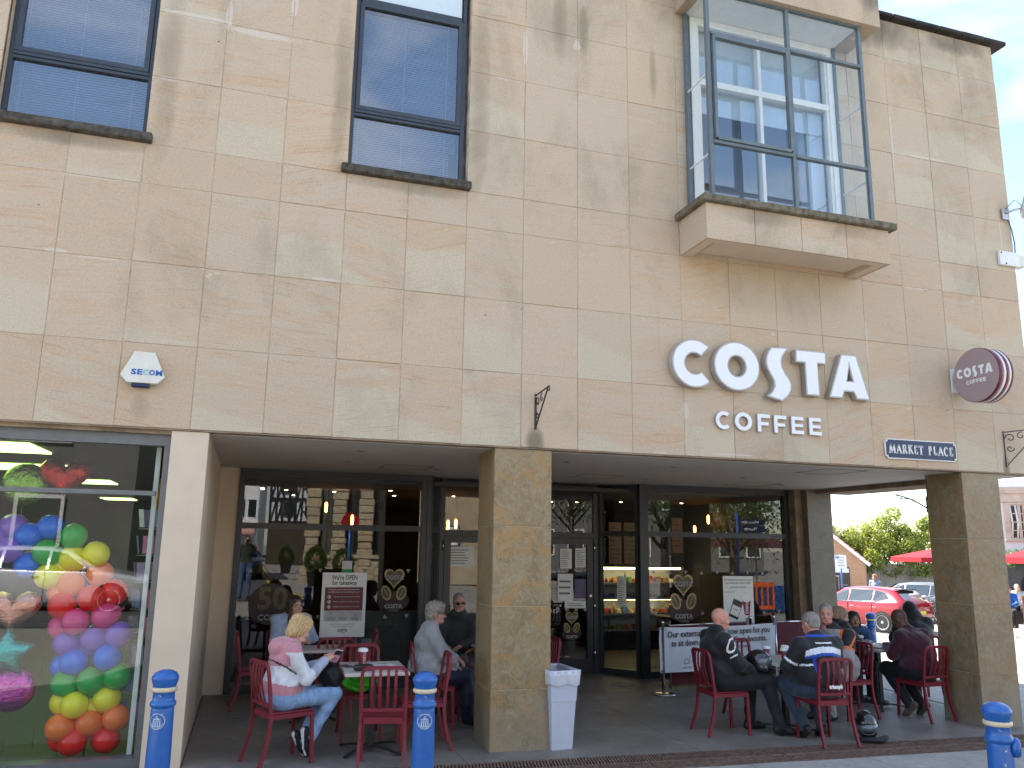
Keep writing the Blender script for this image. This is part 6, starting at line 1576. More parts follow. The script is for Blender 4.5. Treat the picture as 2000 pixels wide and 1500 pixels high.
me = txt_mesh('COSTA', .06, extrude=.0006, bold=.002); me.transform(Matrix.Rotation(R(-86), 4, 'Y')); me.materials.append(M['whiteprint']); link('cup_lettering', me, t, (.142, -.005, 1.055))
text('COSTA', .09, M['ink'], t, (0, -.001, .80), extrude=.0006, bold=.003, width=.27)
# small green and white leaflet box above the takeaway poster
lf = thing('leaflet_box', 'small green and white label on the glass above the takeaway poster', 'label', (3.2, 3.70, 1.625))
MB().box(-.068, .068, -.004, 0, -.03, .08).build('white_part', M['paper'], lf); MB().box(-.068, .068, -.004, 0, -.08, -.03).build('green_part', simple('green_print', (.02, .35, .09), .5), lf)
# ------------------------------------------------------------------ people
def segd(c, a, b):
    a = np.array(a); b = np.array(b); ab = b-a; t = np.clip(((c-a)@ab)/(ab@ab), 0, 1); d = c-a-t[:, None]*ab
    return np.sqrt((d*d).sum(1)), t
def sit(lean=0.0, **kw):
    J = dict(pelvis=(0, -.05, .555), chest=(0, -.07+lean*.35, .885), neck=(0, -.05+lean*.55, 1.075), head=(0, -.015+lean*.72, 1.205-lean*.12),
             sh_l=(-.185, -.06+lean*.5, 1.015), sh_r=(.185, -.06+lean*.5, 1.015), el_l=(-.225, .09+lean*.4, .78), el_r=(.225, .09+lean*.4, .78),
             ha_l=(-.10, .30, .74), ha_r=(.10, .30, .74), kn_l=(-.11, .40, .53), kn_r=(.11, .40, .53), an_l=(-.11, .40, .10), an_r=(.11, .40, .10), to_l=(-.12, .60, .10), to_r=(.12, .60, .10))
    J.update(kw); return J
def place(x, y, th): return (x, y, G(x, y)), R(th-90)
SH_BLACK = cloth('black_shoe', (.02, .02, .022), .4, .2, 20, 0); SO_DARK = cloth('dark_sole', (.03, .03, .03), .7, .2, 20, 0); SO_WHITE = cloth('white_sole', (.7, .7, .7), .5, .1, 20, 0)
HB = dict(blonde=hairmat('blonde', (.36, .21, .075), (.72, .52, .26)), grey=hairmat('grey', (.16, .135, .11), (.50, .44, .37)), short=hairmat('short_grey', (.13, .11, .10), (.36, .33, .30)),
          brown=hairmat('brown', (.025, .016, .012), (.07, .045, .03)), lightbrown=hairmat('light_brown', (.12, .075, .045), (.42, .30, .19)), black=hairmat('black', (.008, .008, .008), (.02, .02, .02)))
# 1 blonde woman, pink and white hoodie, looking at her phone
pink = cloth('pink_fleece', (.56, .25, .285), .9, .55, 20, .4); white = cloth('white_cotton', (.74, .75, .78), .85, .5, 24); lilac = cloth('grey_lilac_sleeve', (.40, .44, .56), .85, .5, 24)
jean = cloth('light_blue_denim', (.27, .42, .66), .8, .75, 34, .1)
J1 = sit(.18, chest=(0, -.03, .84), neck=(0, .05, 1.02), head=(0, .125, 1.135), sh_l=(-.175, .0, .955), sh_r=(.175, .0, .955), el_r=(.22, .12, .72), el_l=(-.20, .16, .72),
         ha_r=(.06, .36, .845), ha_l=(-.05, .35, .80), kn_r=(.09, .46, .545), kn_l=(-.10, .45, .54), an_r=(.07, .26, .20), an_l=(-.02, .22, .16), to_r=(.07, .30, .02), to_l=(-.02, .30, .03), sole_r=(0, -1, .15), sole_l=(0, -.9, .2),
         hf_r=(-.1, .55, .35), hu_r=(.55, -.5, .75), hf_l=(.1, .5, .5), hu_l=(-.5, -.7, .5), curl=.8)
def paint1(c, n, m_):
    du, tu = segd(c, J1['sh_r'], J1['el_r']); df, tf = segd(c, J1['el_r'], J1['ha_r']); dv, tv = segd(c, J1['sh_l'], J1['el_l']); dg, tg = segd(c, J1['el_l'], J1['ha_l'])
    top = m_ == 0
    arm = (du < .075) & (np.abs(c[:, 0]) > .14) | (dv < .075) & (np.abs(c[:, 0]) > .14)
    m_ = np.where(top & (c[:, 2] > .66+.25*np.maximum(0, -c[:, 1]-.02)) & (c[:, 2] < .83), 4, m_)
    m_ = np.where(top & arm & (c[:, 2] < .955), 4, m_)
    fo = ((df < .062) & (tf > .22)) | ((dg < .062) & (tg > .22)); m_ = np.where(top & fo, 5, m_)
    sl, _ = segd(c, (-.16, -.10, .93), (.20, .10, .70)); m_ = np.where(top & (np.abs((c[:, 2]-.80)+.62*(c[:, 1]+.02)) < .008) & (c[:, 0] > -.1) & (c[:, 1] < .13) & ~fo & (du > .062), 6, m_)
    return m_
def hood(s, P):
    s.ell((0, -.085, .985), (.125, .075, .075), 0, .03, (25, 0, 0)); s.cap((-.09, -.02, 1.02), (.09, -.02, 1.02), .05, .05, 0, .03); s.cap((-.10, .02, 1.01), (-.04, .11, .96), .03, .025, 0, .02); s.cap((.10, .02, 1.01), (.04, .11, .96), .03, .025, 0, .02)
    s.ell((0, -.01, .66), (.185, .165, .13), 0, .04)
loc, rz = place(2.27, .06, 20)
p1, hx1 = person('blonde woman in a pink and white hoodie looking down at her phone', loc, rz, [pink, jean, SH_BLACK, SO_WHITE, white, lilac, M['black']], J1, (HB['blonde'], hair_bob, strands(.0065, 60, 20)), (-26, 0, 4), sex='f', belly=.07, build=1.0, bust=1, paint=paint1, extra=hood, sl=1.12, skin=(.62, .36, .27), skinkey='rosy', shoe='sneaker', headscale=.98)
ph = thing('phone', 'pink cased mobile phone in the hands of the blonde woman', 'phone', (2.735, .165, .905), R(15))
Tph = Euler((R(38), R(12), 0)).to_matrix().to_4x4()
MB().box(-.038, .038, -.006, .006, -.078, .078, 0, Tph, .004).build('case', simple('pink_case', (.62, .35, .45), .4), ph); MB().box(-.034, .034, -.0075, -.006, .02, .072, 0, Tph).build('camera_panel', M['black'], ph)
s = SDF(); s.ell((0, 0, .0), (.10, .13, .09), 0, .03); s.ell((.0, .02, .07), (.07, .10, .05), 0, .03); V, Q, mt = s.mesh(.008, folds(.012, 30, 4)); o = link('shoulder_bag', mesh_join('shoulder_bag', [(V, Q, mt)], [cloth('black_nylon', (.014, .014, .018), .5, .5, 20, 0)]), None, (2.70, .20, .70), (0, 0, R(20))); tag(o, 'black shoulder bag on the lap of the blonde woman', 'bag')
# 2 long brown hair, pale blue jumper
loc, rz = place(2.43, 2.62, -68)
blue = cloth('pale_blue_knit', (.36, .46, .62), .9, .5, 22, .4)
person('smiling woman with long brown hair in a pale blue jumper behind the blonde woman', loc, rz, [blue, cloth('dark_denim', (.04, .05, .08), .8, .5), SH_BLACK, SO_DARK], sit(.15, ha_l=(-.02, .36, .80), ha_r=(.06, .38, .82), el_l=(-.24, .14, .80), el_r=(.24, .14, .80)), (HB['brown'], hair_long, strands(.004, 60)), (-2, 6, 8), sex='f', build=1.08, belly=.04, bust=1, sl=1.15, skin=(.60, .34, .26), skinkey='rosy')
# 3 grey curly hair, pale grey top, navy padded coat over her legs
loc, rz = place(3.87, 1.24, -6)
greyk = cloth('pale_grey_knit', (.40, .41, .43), .95, .6, 24, .5); navyp = cloth('navy_padded_coat', (.012, .016, .032), .45, .9, 9, .1)
p3, hx3 = person('woman with curly grey hair and dark glasses in a pale grey jumper', loc, rz, [greyk, navyp, SH_BLACK, SO_DARK], sit(.10, an_l=(-.12, .46, .12), an_r=(.10, .44, .12), ha_r=(.16, .26, .66), ha_l=(-.1, .3, .7)), (HB['grey'], hair_curly, curls(.011, 85)), (-4, 0, -4), sex='f', build=1.12, belly=.09, bust=1, sl=1.2, skin=(.58, .32, .24), skinkey='warm', coat=.012,
    extra=lambda s, P: (s.ell((.02, .22, .52), (.20, .26, .11), 1, .05), s.ell((.03, .42, .32), (.18, .10, .24), 1, .05)))
specs(p3, hx3)
# 4 man in sunglasses, charcoal jacket
loc, rz = place(4.47, 2.36, -116)
char = cloth('charcoal_jacket', (.035, .036, .038), .75, .8, 18, .1)
p4, hx4 = person('man in sunglasses and a charcoal zipped jacket beside the ochre column', loc, rz, [char, cloth('dark_denim', (.04, .05, .08)), SH_BLACK, SO_DARK], sit(.05, head=(0, .0, 1.225)), (HB['short'], hair_short, strands(.002, 90)), (-3, 0, 22), build=1.12, belly=.05, sl=1.2, coat=.012, skin=(.50, .27, .19), skinkey='tan', extra=lambda s, P: s.cap((-.05, .02, 1.10), (.05, .02, 1.10), .06, .06, 0, .03))
specs(p4, hx4)
# 5 bald man in a black motorcycle jacket
blk = cloth('black_textile', (.014, .014, .017), .62, .75, 15, .15); blk2 = cloth('black_trousers', (.012, .013, .017), .7, .6, 18, .1)
J5 = sit(-.02, chest=(0, -.085, .88), neck=(0, -.055, 1.075), head=(0, .005, 1.20), sh_l=(-.195, -.07, .995), sh_r=(.20, -.06, .995), el_r=(.24, .08, .75), el_l=(-.22, .10, .78), ha_r=(.12, .31, .66), ha_l=(-.08, .32, .68), kn_r=(.15, .46, .56), kn_l=(-.10, .40, .54), an_r=(.24, .55, .10), an_l=(-.10, .38, .09), to_r=(.28, .75, .09), to_l=(-.10, .58, .09))
wln = M['whiteprint']
def paint5(c, n, m_):
    du, tu = segd(c, J5['sh_r'], J5['el_r'])
    e = np.abs(np.hypot((tu-.24)/.20, (c[:, 1]+.02)/.052)-1) < .15
    m_ = np.where((m_ == 0) & e & (c[:, 0] > .21) & (du < .1), 4, m_)
    m_ = np.where((m_ == 0) & (np.abs(tu-.62) < .022) & (np.abs(c[:, 1]-.0) < .035) & (c[:, 0] > .23), 4, m_)
    return m_
loc, rz = place(7.00, .37, -4)
person('bald man in a black motorcycle jacket holding a helmet on his lap', loc, rz, [blk, blk2, SH_BLACK, SO_DARK, wln], J5, None, (-2, 0, -6), build=1.12, belly=.06, sl=1.3, coat=.015, paint=paint5, skin=(.62, .30, .22), skinkey='ruddy', brow=(.35, .22, .16), extra=lambda s, P: s.cap((-.05, -.05, 1.085), (.05, -.05, 1.085), .062, .062, 0, .03))
# 6 man seen from behind: black jacket, white and blue bands
blu = cloth('royal_blue_panel', (.015, .07, .42), .6, .4); whp = cloth('white_panel', (.74, .76, .80), .6, .35)
J6 = sit(.10, chest=(0, -.04, .88), neck=(0, .0, 1.085), head=(-.02, .06, 1.205), sh_l=(-.215, -.02, .985), sh_r=(.215, -.02, .985), el_l=(-.30, .08, .76), el_r=(.29, .10, .78), ha_l=(-.14, .32, .80), ha_r=(.12, .34, .80), kn_l=(-.20, .36, .54), kn_r=(.16, .38, .54), an_l=(-.10, .14, .13), an_r=(.12, .16, .12), to_l=(-.08, .28, .04), to_r=(.14, .32, .05), sole_l=(0, -.6, -.8), sole_r=(0, -.5, -.85))
def paint6(c, n, m_):
    x, y, z = c[:, 0], c[:, 1], c[:, 2]; bk = (m_ == 0) & (n[:, 1] < .25) & (y < .03)
    dl, tl = segd(c, J6['sh_l'], J6['el_l']); arch = -.25*x*x*4
    m_ = np.where(bk & (z > .925+arch) & (z < .985+arch) & (np.abs(x) < .215), 4, m_)
    m_ = np.where(bk & (z > .895+arch) & (z < .925+arch) & (np.abs(x) < .215), 5, m_)
    m_ = np.where(bk & (z > 1.012) & (z < 1.024) & (x > -.09) & (x < .11), 4, m_)
    m_ = np.where(bk & (np.abs(x+.155+.15*(z-.9)) < .014) & (z < .90) & (z > .68), 5, m_)
    m_ = np.where((m_ == 0) & (np.abs(z-.79-.25*(x+.2)) < .010) & (x < -.13) & (x > -.24) & (y < .02), 4, m_)
    m_ = np.where((m_ == 0) & (np.abs(tl-.72) < .05) & (x < -.26), 4, m_)
    m_ = np.where((m_ == 0) & (z > 1.075) & (z < 1.10), 5, m_)
    return m_
loc, rz = place(7.83, -.20, 87)
p6, hx6 = person('grey haired man seen from behind in a black jacket with white and blue bands', loc, rz, [blk, cloth('dark_blue_denim', (.03, .045, .075), .8, .8, 26), SH_BLACK, SO_DARK, whp, blu], J6, (HB['short'], hair_short, strands(.0015, 90)), (-6, -4, 14), build=1.22, belly=.08, sl=1.35, coat=.02, paint=paint6, skin=(.62, .32, .24), skinkey='ruddy', extra=lambda s, P: s.cap((-.055, -.0, 1.06), (.055, .0, 1.06), .064, .064, 0, .03))
text('triumph', .055, M['whiteprint'], p6, (-.01, -.315, .60), extrude=.002, bold=.003, width=.16, name='back_lettering')
# 7 man looking at the camera: grey, black and orange jacket
gj = cloth('grey_textile', (.30, .30, .31), .75, .8, 16, .2); orj = cloth('orange_piping', (.85, .16, .02), .6, .3)
J7 = sit(.30, chest=(0, .05, .86), neck=(0, .14, 1.085), head=(-.01, .195, 1.225), sh_l=(-.21, .06, .975), sh_r=(.20, .13, .985), el_l=(-.29, .22, .74), el_r=(.26, .28, .76), ha_l=(-.14, .42, .79), ha_r=(.10, .44, .80), an_l=(-.10, .30, .10), an_r=(.12, .30, .10), to_l=(-.1, .5, .09), to_r=(.12, .5, .09))
def paint7(c, n, m_):
    x, y, z = c[:, 0], c[:, 1], c[:, 2]; dl, tl = segd(c, J7['sh_l'], J7['el_l']); top = m_ == 0
    arm = (x < -.175) & (dl < .11)
    m_ = np.where(top & arm & (tl < .62), 4, m_)
    m_ = np.where(top & (dl < .115) & (np.abs(x+.185+.10*(1-z)) < .016), 5, m_)
    m_ = np.where(top & arm & (np.abs(c[:, 1]-.03-.25*tl) < .010) & (tl < .7), 5, m_)
    m_ = np.where(top & arm & (np.abs(tl-.70) < .05), 5, m_)
    m_ = np.where(top & (z > .54) & (z < .80) & (np.abs(x+.16) < .028) & (y < .16), 4, m_)
    m_ = np.where(top & (z > .66) & (z < .69) & (np.abs(x+.16) < .028) & (y < .16), 5, m_)
    m_ = np.where(top & (z > 1.055), 4, m_)
    return m_
loc, rz = place(8.90, .78, 192)
person('grey haired man in a grey, black and orange jacket looking at the camera', loc, rz, [gj, gj, SH_BLACK, SO_DARK, blk, orj], J7, (HB['short'], hair_short, strands(.0015, 90)), (-2, 0, 38), build=1.20, belly=.09, sl=1.35, coat=.02, paint=paint7, skin=(.62, .33, .25), skinkey='ruddy', extra=lambda s, P: (s.cap((-.05, .12, 1.06), (.05, .12, 1.06), .062, .062, 0, .03), s.ell((0, .0, .60), (.21, .19, .13), 0, .05)))
# 8 long fair hair, black jacket
loc, rz = place(9.36, 1.42, -6)
person('woman in black with long light brown hair hiding her face', loc, rz, [blk, blk2, cloth('dark_slip_on', (.03, .03, .05), .6), SO_WHITE], sit(.20, head=(0, .12, 1.13), el_r=(.24, .24, .76), ha_r=(.08, .44, .80), an_r=(.10, .50, .10), to_r=(.10, .70, .09), kn_r=(.12, .45, .53)), (HB['lightbrown'], hair_long, strands(.004, 60)), (-14, 0, -14), sex='f', build=1.02, sl=1.25, coat=.012, skin=(.60, .34, .26), skinkey='rosy')
# 9 child with dark hair at the far side of the third table
loc, rz = place(10.22, 2.05, -122)
person('child with dark hair half hidden behind the long haired woman', loc, rz, [cloth('blue_top', (.05, .11, .25)), blk2, SH_BLACK, SO_DARK], sit(.1, head=(0, .06, 1.02), neck=(0, .02, .92), chest=(0, -.03, .76), sh_l=(-.15, 0, .86), sh_r=(.15, 0, .86), el_l=(-.2, .1, .70), el_r=(.2, .1, .70)), (HB['black'], hair_long, strands(.003, 60)), (-4, 0, 10), sex='f', build=.85, skin=(.42, .22, .14), skinkey='brown', headscale=.95)
tag(MB().box(-.17, .17, -.17, .17, .36, .45, ch=.02).box(-.03, .03, -.03, .03, .02, .36).lathe([(.16, 0), (.16, .02)], 16).build('stool', M['black'], None, (10.22, 2.05, G(10.3, 2.0))), 'black stool under the child at the far side of the table', 'stool')
# 10 man in maroon jumper, leaning over his food
mar = cloth('maroon_jumper', (.045, .008, .018), .85, .5, 20, .3)
J10 = sit(.45, chest=(0, .02, .86), neck=(0, .15, 1.04), head=(-.03, .23, 1.16), sh_l=(-.20, .08, .965), sh_r=(.20, .08, .965), el_l=(-.24, .18, .74), el_r=(.26, .24, .76), ha_l=(-.10, .38, .82), ha_r=(.10, .40, .82), an_l=(-.10, .10, .14), an_r=(.14, .12, .12), to_l=(-.12, .22, .03), to_r=(.16, .24, .03), sole_l=(-.1, -.85, -.3), sole_r=(0, -.85, -.3))
loc, rz = place(9.96, .60, 97)
person('bald dark skinned man in a maroon jumper leaning over his food', loc, rz, [mar, blk2, cloth('brown_boot', (.10, .075, .055), .8, .4), cloth('brown_tread', (.12, .09, .07), .8, .9, 60)], J10, None, (-22, 0, 18), build=1.20, belly=.08, sl=1.3, skin=(.105, .045, .028), skinkey='dark', brow=(.02, .015, .012), lip=(.12, .05, .04))
# 11 black hood
J11 = sit(.25)
def hooded(s, P):
    s.ell((0, .15, 1.20), (.105, .115, .115), 0, .02); s.ell((0, .10, 1.12), (.13, .10, .10), 0, .03); s.ell((0, .255, 1.185), (.062, .06, .075), 0, .01, None, True)
loc, rz = place(10.92, 1.62, 70)
person('person in a black hooded coat on the far side of the maroon man', loc, rz, [blk, blk2, SH_BLACK, SO_WHITE], J11, None, (-10, 0, 0), build=1.15, sl=1.3, coat=.03, extra=hooded, skin=(.42, .22, .14), skinkey='brown')
# photographer, standing where the picture was taken from (mirrored in the cafe glass)
def stand(**kw):
    J = dict(pelvis=(0, 0, .95), chest=(0, 0, 1.27), neck=(0, .0, 1.46), head=(0, .03, 1.585), sh_l=(-.19, 0, 1.41), sh_r=(.19, 0, 1.41), el_l=(-.25, .02, 1.12), el_r=(.25, .02, 1.12), ha_l=(-.27, .10, .86), ha_r=(.27, .10, .86),
             kn_l=(-.10, .03, .50), kn_r=(.10, .03, .50), an_l=(-.11, 0, .10), an_r=(.11, 0, .10), to_l=(-.12, .2, .10), to_r=(.12, .2, .10)); J.update(kw); return J
zc = G(1.9, -8.5)
def painttee(c, n, m_):
    for sd in ('l', 'r'):
        q = -1 if sd == 'l' else 1
        m_ = np.where((m_ == 0) & (np.abs(c[:, 0]) > .235), 4, m_)
    return m_
person('photographer in a dark green T-shirt and jeans holding up a phone, mirrored in the glass', (1.88, -8.52, zc), R(0), [cloth('dark_green_tee', (.03, .04, .03)), cloth('mid_blue_denim', (.06, .12, .24), .8, .6), SH_BLACK, SO_WHITE, skinmat('tan', (.50, .27, .19))], stand(el_r=(.26, .22, 1.30), ha_r=(.08, .42, 1.50), hf_r=(-.1, .2, 1)), (HB['black'], hair_short, strands(.002, 90)), (0, 0, 0), skin=(.50, .27, .19), skinkey='tan', paint=painttee, h=.012)
tag(MB().box(-.04, .04, -.005, .005, -.08, .08).build('phone', M['black'], None, (1.88, -8.02, 1.93)), 'black mobile phone held up by the photographer behind the camera', 'phone')
# walker far away by the cars, and two drinkers outside the pub
person('distant walker with curly ginger hair behind the red car', (27.0, 20.6, G(27.0, 20.6)-.12), R(110), [cloth('grey_blue_coat', (.2, .24, .3)), blk2, SH_BLACK, SO_DARK], stand(), (hairmat('ginger', (.2, .07, .03), (.45, .2, .1)), hair_curly, curls()), (0, 0, 0), sex='f', h=.016, hands=False, disp=None)
# ------------------------------------------------------------------ the car park and the yard to the right
def leafmat(name, a, c, trans=.35):
    m, nt, b = newmat(name)
    oi = nt.nodes.new('ShaderNodeNewGeometry')
    n1 = noise(nt, coords(nt, 'World'), .9, 3); n2 = noise(nt, coords(nt, 'World'), 7, 2)
    nt.links.new(ramp(nt, mth(nt, 'MULTIPLY_ADD', n2, .5, mth(nt, 'MULTIPLY', n1, .5)), [(.36, (*a, 1)), (.64, (*c, 1))]), b.inputs['Base Color'])
    b.inputs['Roughness'].default_value = .5; b.inputs['Transmission Weight'].default_value = 0
    tl = nt.nodes.new('ShaderNodeBsdfTranslucent'); tl.inputs[0].default_value = (c[0]*1.3, c[1]*1.4, c[2]*.7, 1)
    mx = nt.nodes.new('ShaderNodeMixShader'); mx.inputs[0].default_value = trans
    out = nt.nodes['Material Output']; nt.links.new(b.outputs[0], mx.inputs[1]); nt.links.new(tl.outputs[0], mx.inputs[2]); nt.links.new(mx.outputs[0], out.inputs[0])
    return m
M['ivy'] = leafmat('ivy_leaf', (.085, .13, .02), (.32, .345, .08), .38)
M['leafg'] = leafmat('green_leaf', (.035, .07, .012), (.10, .16, .03))
def leaves(pts, size, name, m, parent=None, seed=1, up=.3):
    """many small folded leaves at the given points"""
    r_ = np.random.RandomState(seed); n = len(pts); P = np.asarray(pts, float)
    a = r_.normal(size=(n, 3)); a /= np.linalg.norm(a, axis=1)[:, None]; b_ = r_.normal(size=(n, 3)); b_ -= (a*b_).sum(1)[:, None]*a; b_ /= np.linalg.norm(b_, axis=1)[:, None]
    s = size*r_.uniform(.6, 1.3, n)[:, None]
    nn = np.cross(a, b_)
    V = np.stack([P-a*s, P+b_*s*.6+nn*s*.2, P+a*s, P-b_*s*.6+nn*s*.2], 1).reshape(-1, 3)
    me = bpy.data.meshes.new(name); me.vertices.add(4*n); me.vertices.foreach_set('co', V.ravel())
    me.loops.add(4*n); me.loops.foreach_set('vertex_index', np.arange(4*n, dtype=np.int32)); me.polygons.add(n)
    me.polygons.foreach_set('loop_start', np.arange(0, 4*n, 4, dtype=np.int32)); me.polygons.foreach_set('loop_total', np.full(n, 4, np.int32)); me.materials.append(m); me.update()
    return link(name, me, parent)
# ivy grown wall in several humps
def ivy_hump(label, x, y, w, h, n, seed, z0, depth=1.6):
    t = thing('ivy_bush', label, 'ivy', (x, y, z0), 0, 'ivy mounds on the yard wall'); r_ = np.random.RandomState(seed)
    nb = 34; cx = r_.uniform(-.5, .5, nb)*w; cz = r_.uniform(0, 1, nb)**.8*h*(1-.55*(np.abs(cx)/(w*.5))**2.2); cy = r_.uniform(-.4, .4, nb)*depth
    rad = r_.uniform(.35, .8, nb)
    k = r_.randint(0, nb, n); d = r_.normal(size=(n, 3)); d /= np.linalg.norm(d, axis=1)[:, None]
    P = np.stack([cx[k], cy[k], cz[k]], 1)+d*(rad[k]*r_.uniform(.75, 1.08, n))[:, None]
    spk = r_.rand(n) < .05; P[spk, 2] += r_.uniform(.1, .55, spk.sum())
    P = P[P[:, 2] > -.1]
    leaves(P, .07, 'foliage', M['ivy'], t, seed)['kind'] = 'stuff'
    b = MB()
    for q in range(6): b.tube([(r_.uniform(-.4, .4)*w, .3, 0), (r_.uniform(-.4, .4)*w, .2, h*.5), (r_.uniform(-.4, .4)*w, 0, h*.8)], [.06, .04, .02], 6)
    b.build('stem', M['wood'], t); return t
def ivy_at(x, y): return (x, y)
ivy_hump('ivy mound furthest left, beyond the brick hut roof', 36.3, 35.2, 3.6, 3.3, 9000, 1, .5)
ivy_hump('narrow ivy mound beside the brick hut gable', 38.1, 34.6, 2.8, 2.9, 8000, 2, .5)
ivy_hump('tall pale ivy mound in the middle of the arcade opening', 39.9, 33.6, 4.2, 4.2, 15000, 3, .5)
ivy_hump('tall ivy mound nearest the corner column', 42.6, 32.4, 4.6, 4.5, 15000, 4, .5)
ivy_hump('ivy mound hidden mostly by the corner column', 45.6, 31.4, 4.2, 4.6, 9000, 5, .5)
M['roughwall'] = groundmat('rough_pale_wall', (.30, .26, .20), (.52, .48, .42), 1.3)
yw = MB(); 
for i in range(16):
    xa = 34.5+i*.9; ya = 35.1-(xa-34.5)*.30; T = Matrix.Translation((xa, ya, -.6)) @ Matrix.Rotation(math.atan2(-.30, 1), 4, 'Z')
    yw.box(0, .935, -.0, .5, 0, 1.75+.1*hx(i), M=T, ch=.03)
tag(yw.build('yard_wall', M['roughwall']), 'rough pale stone yard wall under the ivy behind the parked cars', 'wall')
# brick hut with a steep gable
M['brick'] = None
m_, nt, bb = newmat('hut_brick'); br = nt.nodes.new('ShaderNodeTexBrick'); nt.links.new(coords(nt, 'Object', (1, 1, 1), (math.pi/2, 0, 0)), br.inputs['Vector'])
br.inputs['Color1'].default_value = (.42, .20, .10, 1); br.inputs['Color2'].default_value = (.50, .26, .14, 1); br.inputs['Mortar'].default_value = (.42, .32, .22, 1); br.inputs['Scale'].default_value = 1; br.inputs['Brick Width'].default_value = .22; br.inputs['Row Height'].default_value = .075; br.inputs['Mortar Size'].default_value = .012
nt.links.new(br.outputs[0], bb.inputs['Base Color']); bb.inputs['Roughness'].default_value = .85; bump(nt, bb, br.outputs[1], -.5, .01); M['brick'] = m_
M['rooftile'] = simple('red_roof_tile', (.40, .17, .12), .8, var=.3, scale=12)
hut = thing('brick_hut', 'small orange brick hut with steep tiled gable and brown doors in the yard', 'hut', (34.65, 30.0, -.25), R(-42))
b = MB(); b.prism([(-4.4, 0), (0, 0), (0, 1.62), (-2.2, 3.45), (-4.4, 1.62)], 0, 5, 0); b.build('wall', M['brick'], hut)
b = MB(); b.bar([(-4.65, -.06, 1.40), (-2.2, -.06, 3.55)], .22, .16, (0, 0, 1)).bar([(-2.2, -.06, 3.55), (.28, -.06, 1.40)], .22, .16, (0, 0, 1)); b.build('bargeboard', M['white'], hut)
b = MB()
for s_ in (-1, 1):
    for k in range(9):
        f = k/9; xa = -2.2+s_*(2.45*f); za = 3.62-2.15*f; xb = -2.2+s_*2.45*(f+.115); zb = 3.62-2.15*(f+.115)-.0
        b.add([(xa, .04, za), (xa, 5.2, za), (xb, 5.2, zb+.03), (xb, .04, zb+.03), (xb, .04, zb-.02), (xb, 5.2, zb-.02)], [(0, 1, 2, 3), (3, 2, 5, 4)])
b.build('roof', M['rooftile'], hut)
for x in (-1.25, -2.75, -3.9):
    d = MB().box(x-.45, x+.45, -.03, .02, .0, 1.28).build('door', M['wood'], hut); MB().box(x-.42, x+.42, -.035, -.025, .98, 1.2).build('louvre', M['paper'], d)
MB().box(-1.3, -.95, -.05, -.031, .3, .32).build('door_bar', M['alu'], hut); MB().lathe([(.05, -.01), (.001, -.012)], 10, 0, Matrix.Translation((-2.6, 0, 2.35)) @ Matrix.Rotation(math.pi/2, 4, 'X'), cap=False).build('vent', M['black'], hut)
fn = thing('railing', 'grey metal railing in front of the brick hut', 'railing', (30.8, 29.0, -.4), R(-35))
b = MB(); b.box(-4, 1, -.02, .02, 1.0, 1.05).box(-4, 1, -.02, .02, .1, .14)
for k in range(34): b.box(-4+k*.15, -3.98+k*.15, -.01, .01, .14, 1.0)
b.build('bars', M['alu'], fn)
sg = thing('parking_sign', 'white parking notice on a blue pole in front of the brick hut', 'sign', (29.85, 26.1, -.55), R(-45))
MB().tube([(0, 0, 0), (0, 0, 2.3)], .04, 8).build('pole', M['bolblue'], sg); MB().box(-.27, .27, -.06, -.04, 1.62, 2.28).build('plate', M['paper'], sg)
MB().box(-.22, -.08, -.068, -.06, 2.10, 2.23).build('parking_symbol', M['bolblue'], sg); text('P', .13, M['paper'], sg, (-.15, -.07, 2.165), extrude=.001, bold=.003)
for k, s_ in enumerate(('Pay and', 'display', 'Mon-Sat', '8am-6pm')): text(s_, .085, M['pblue'], sg, (.03, -.064, 2.16-k*.13), extrude=.001)
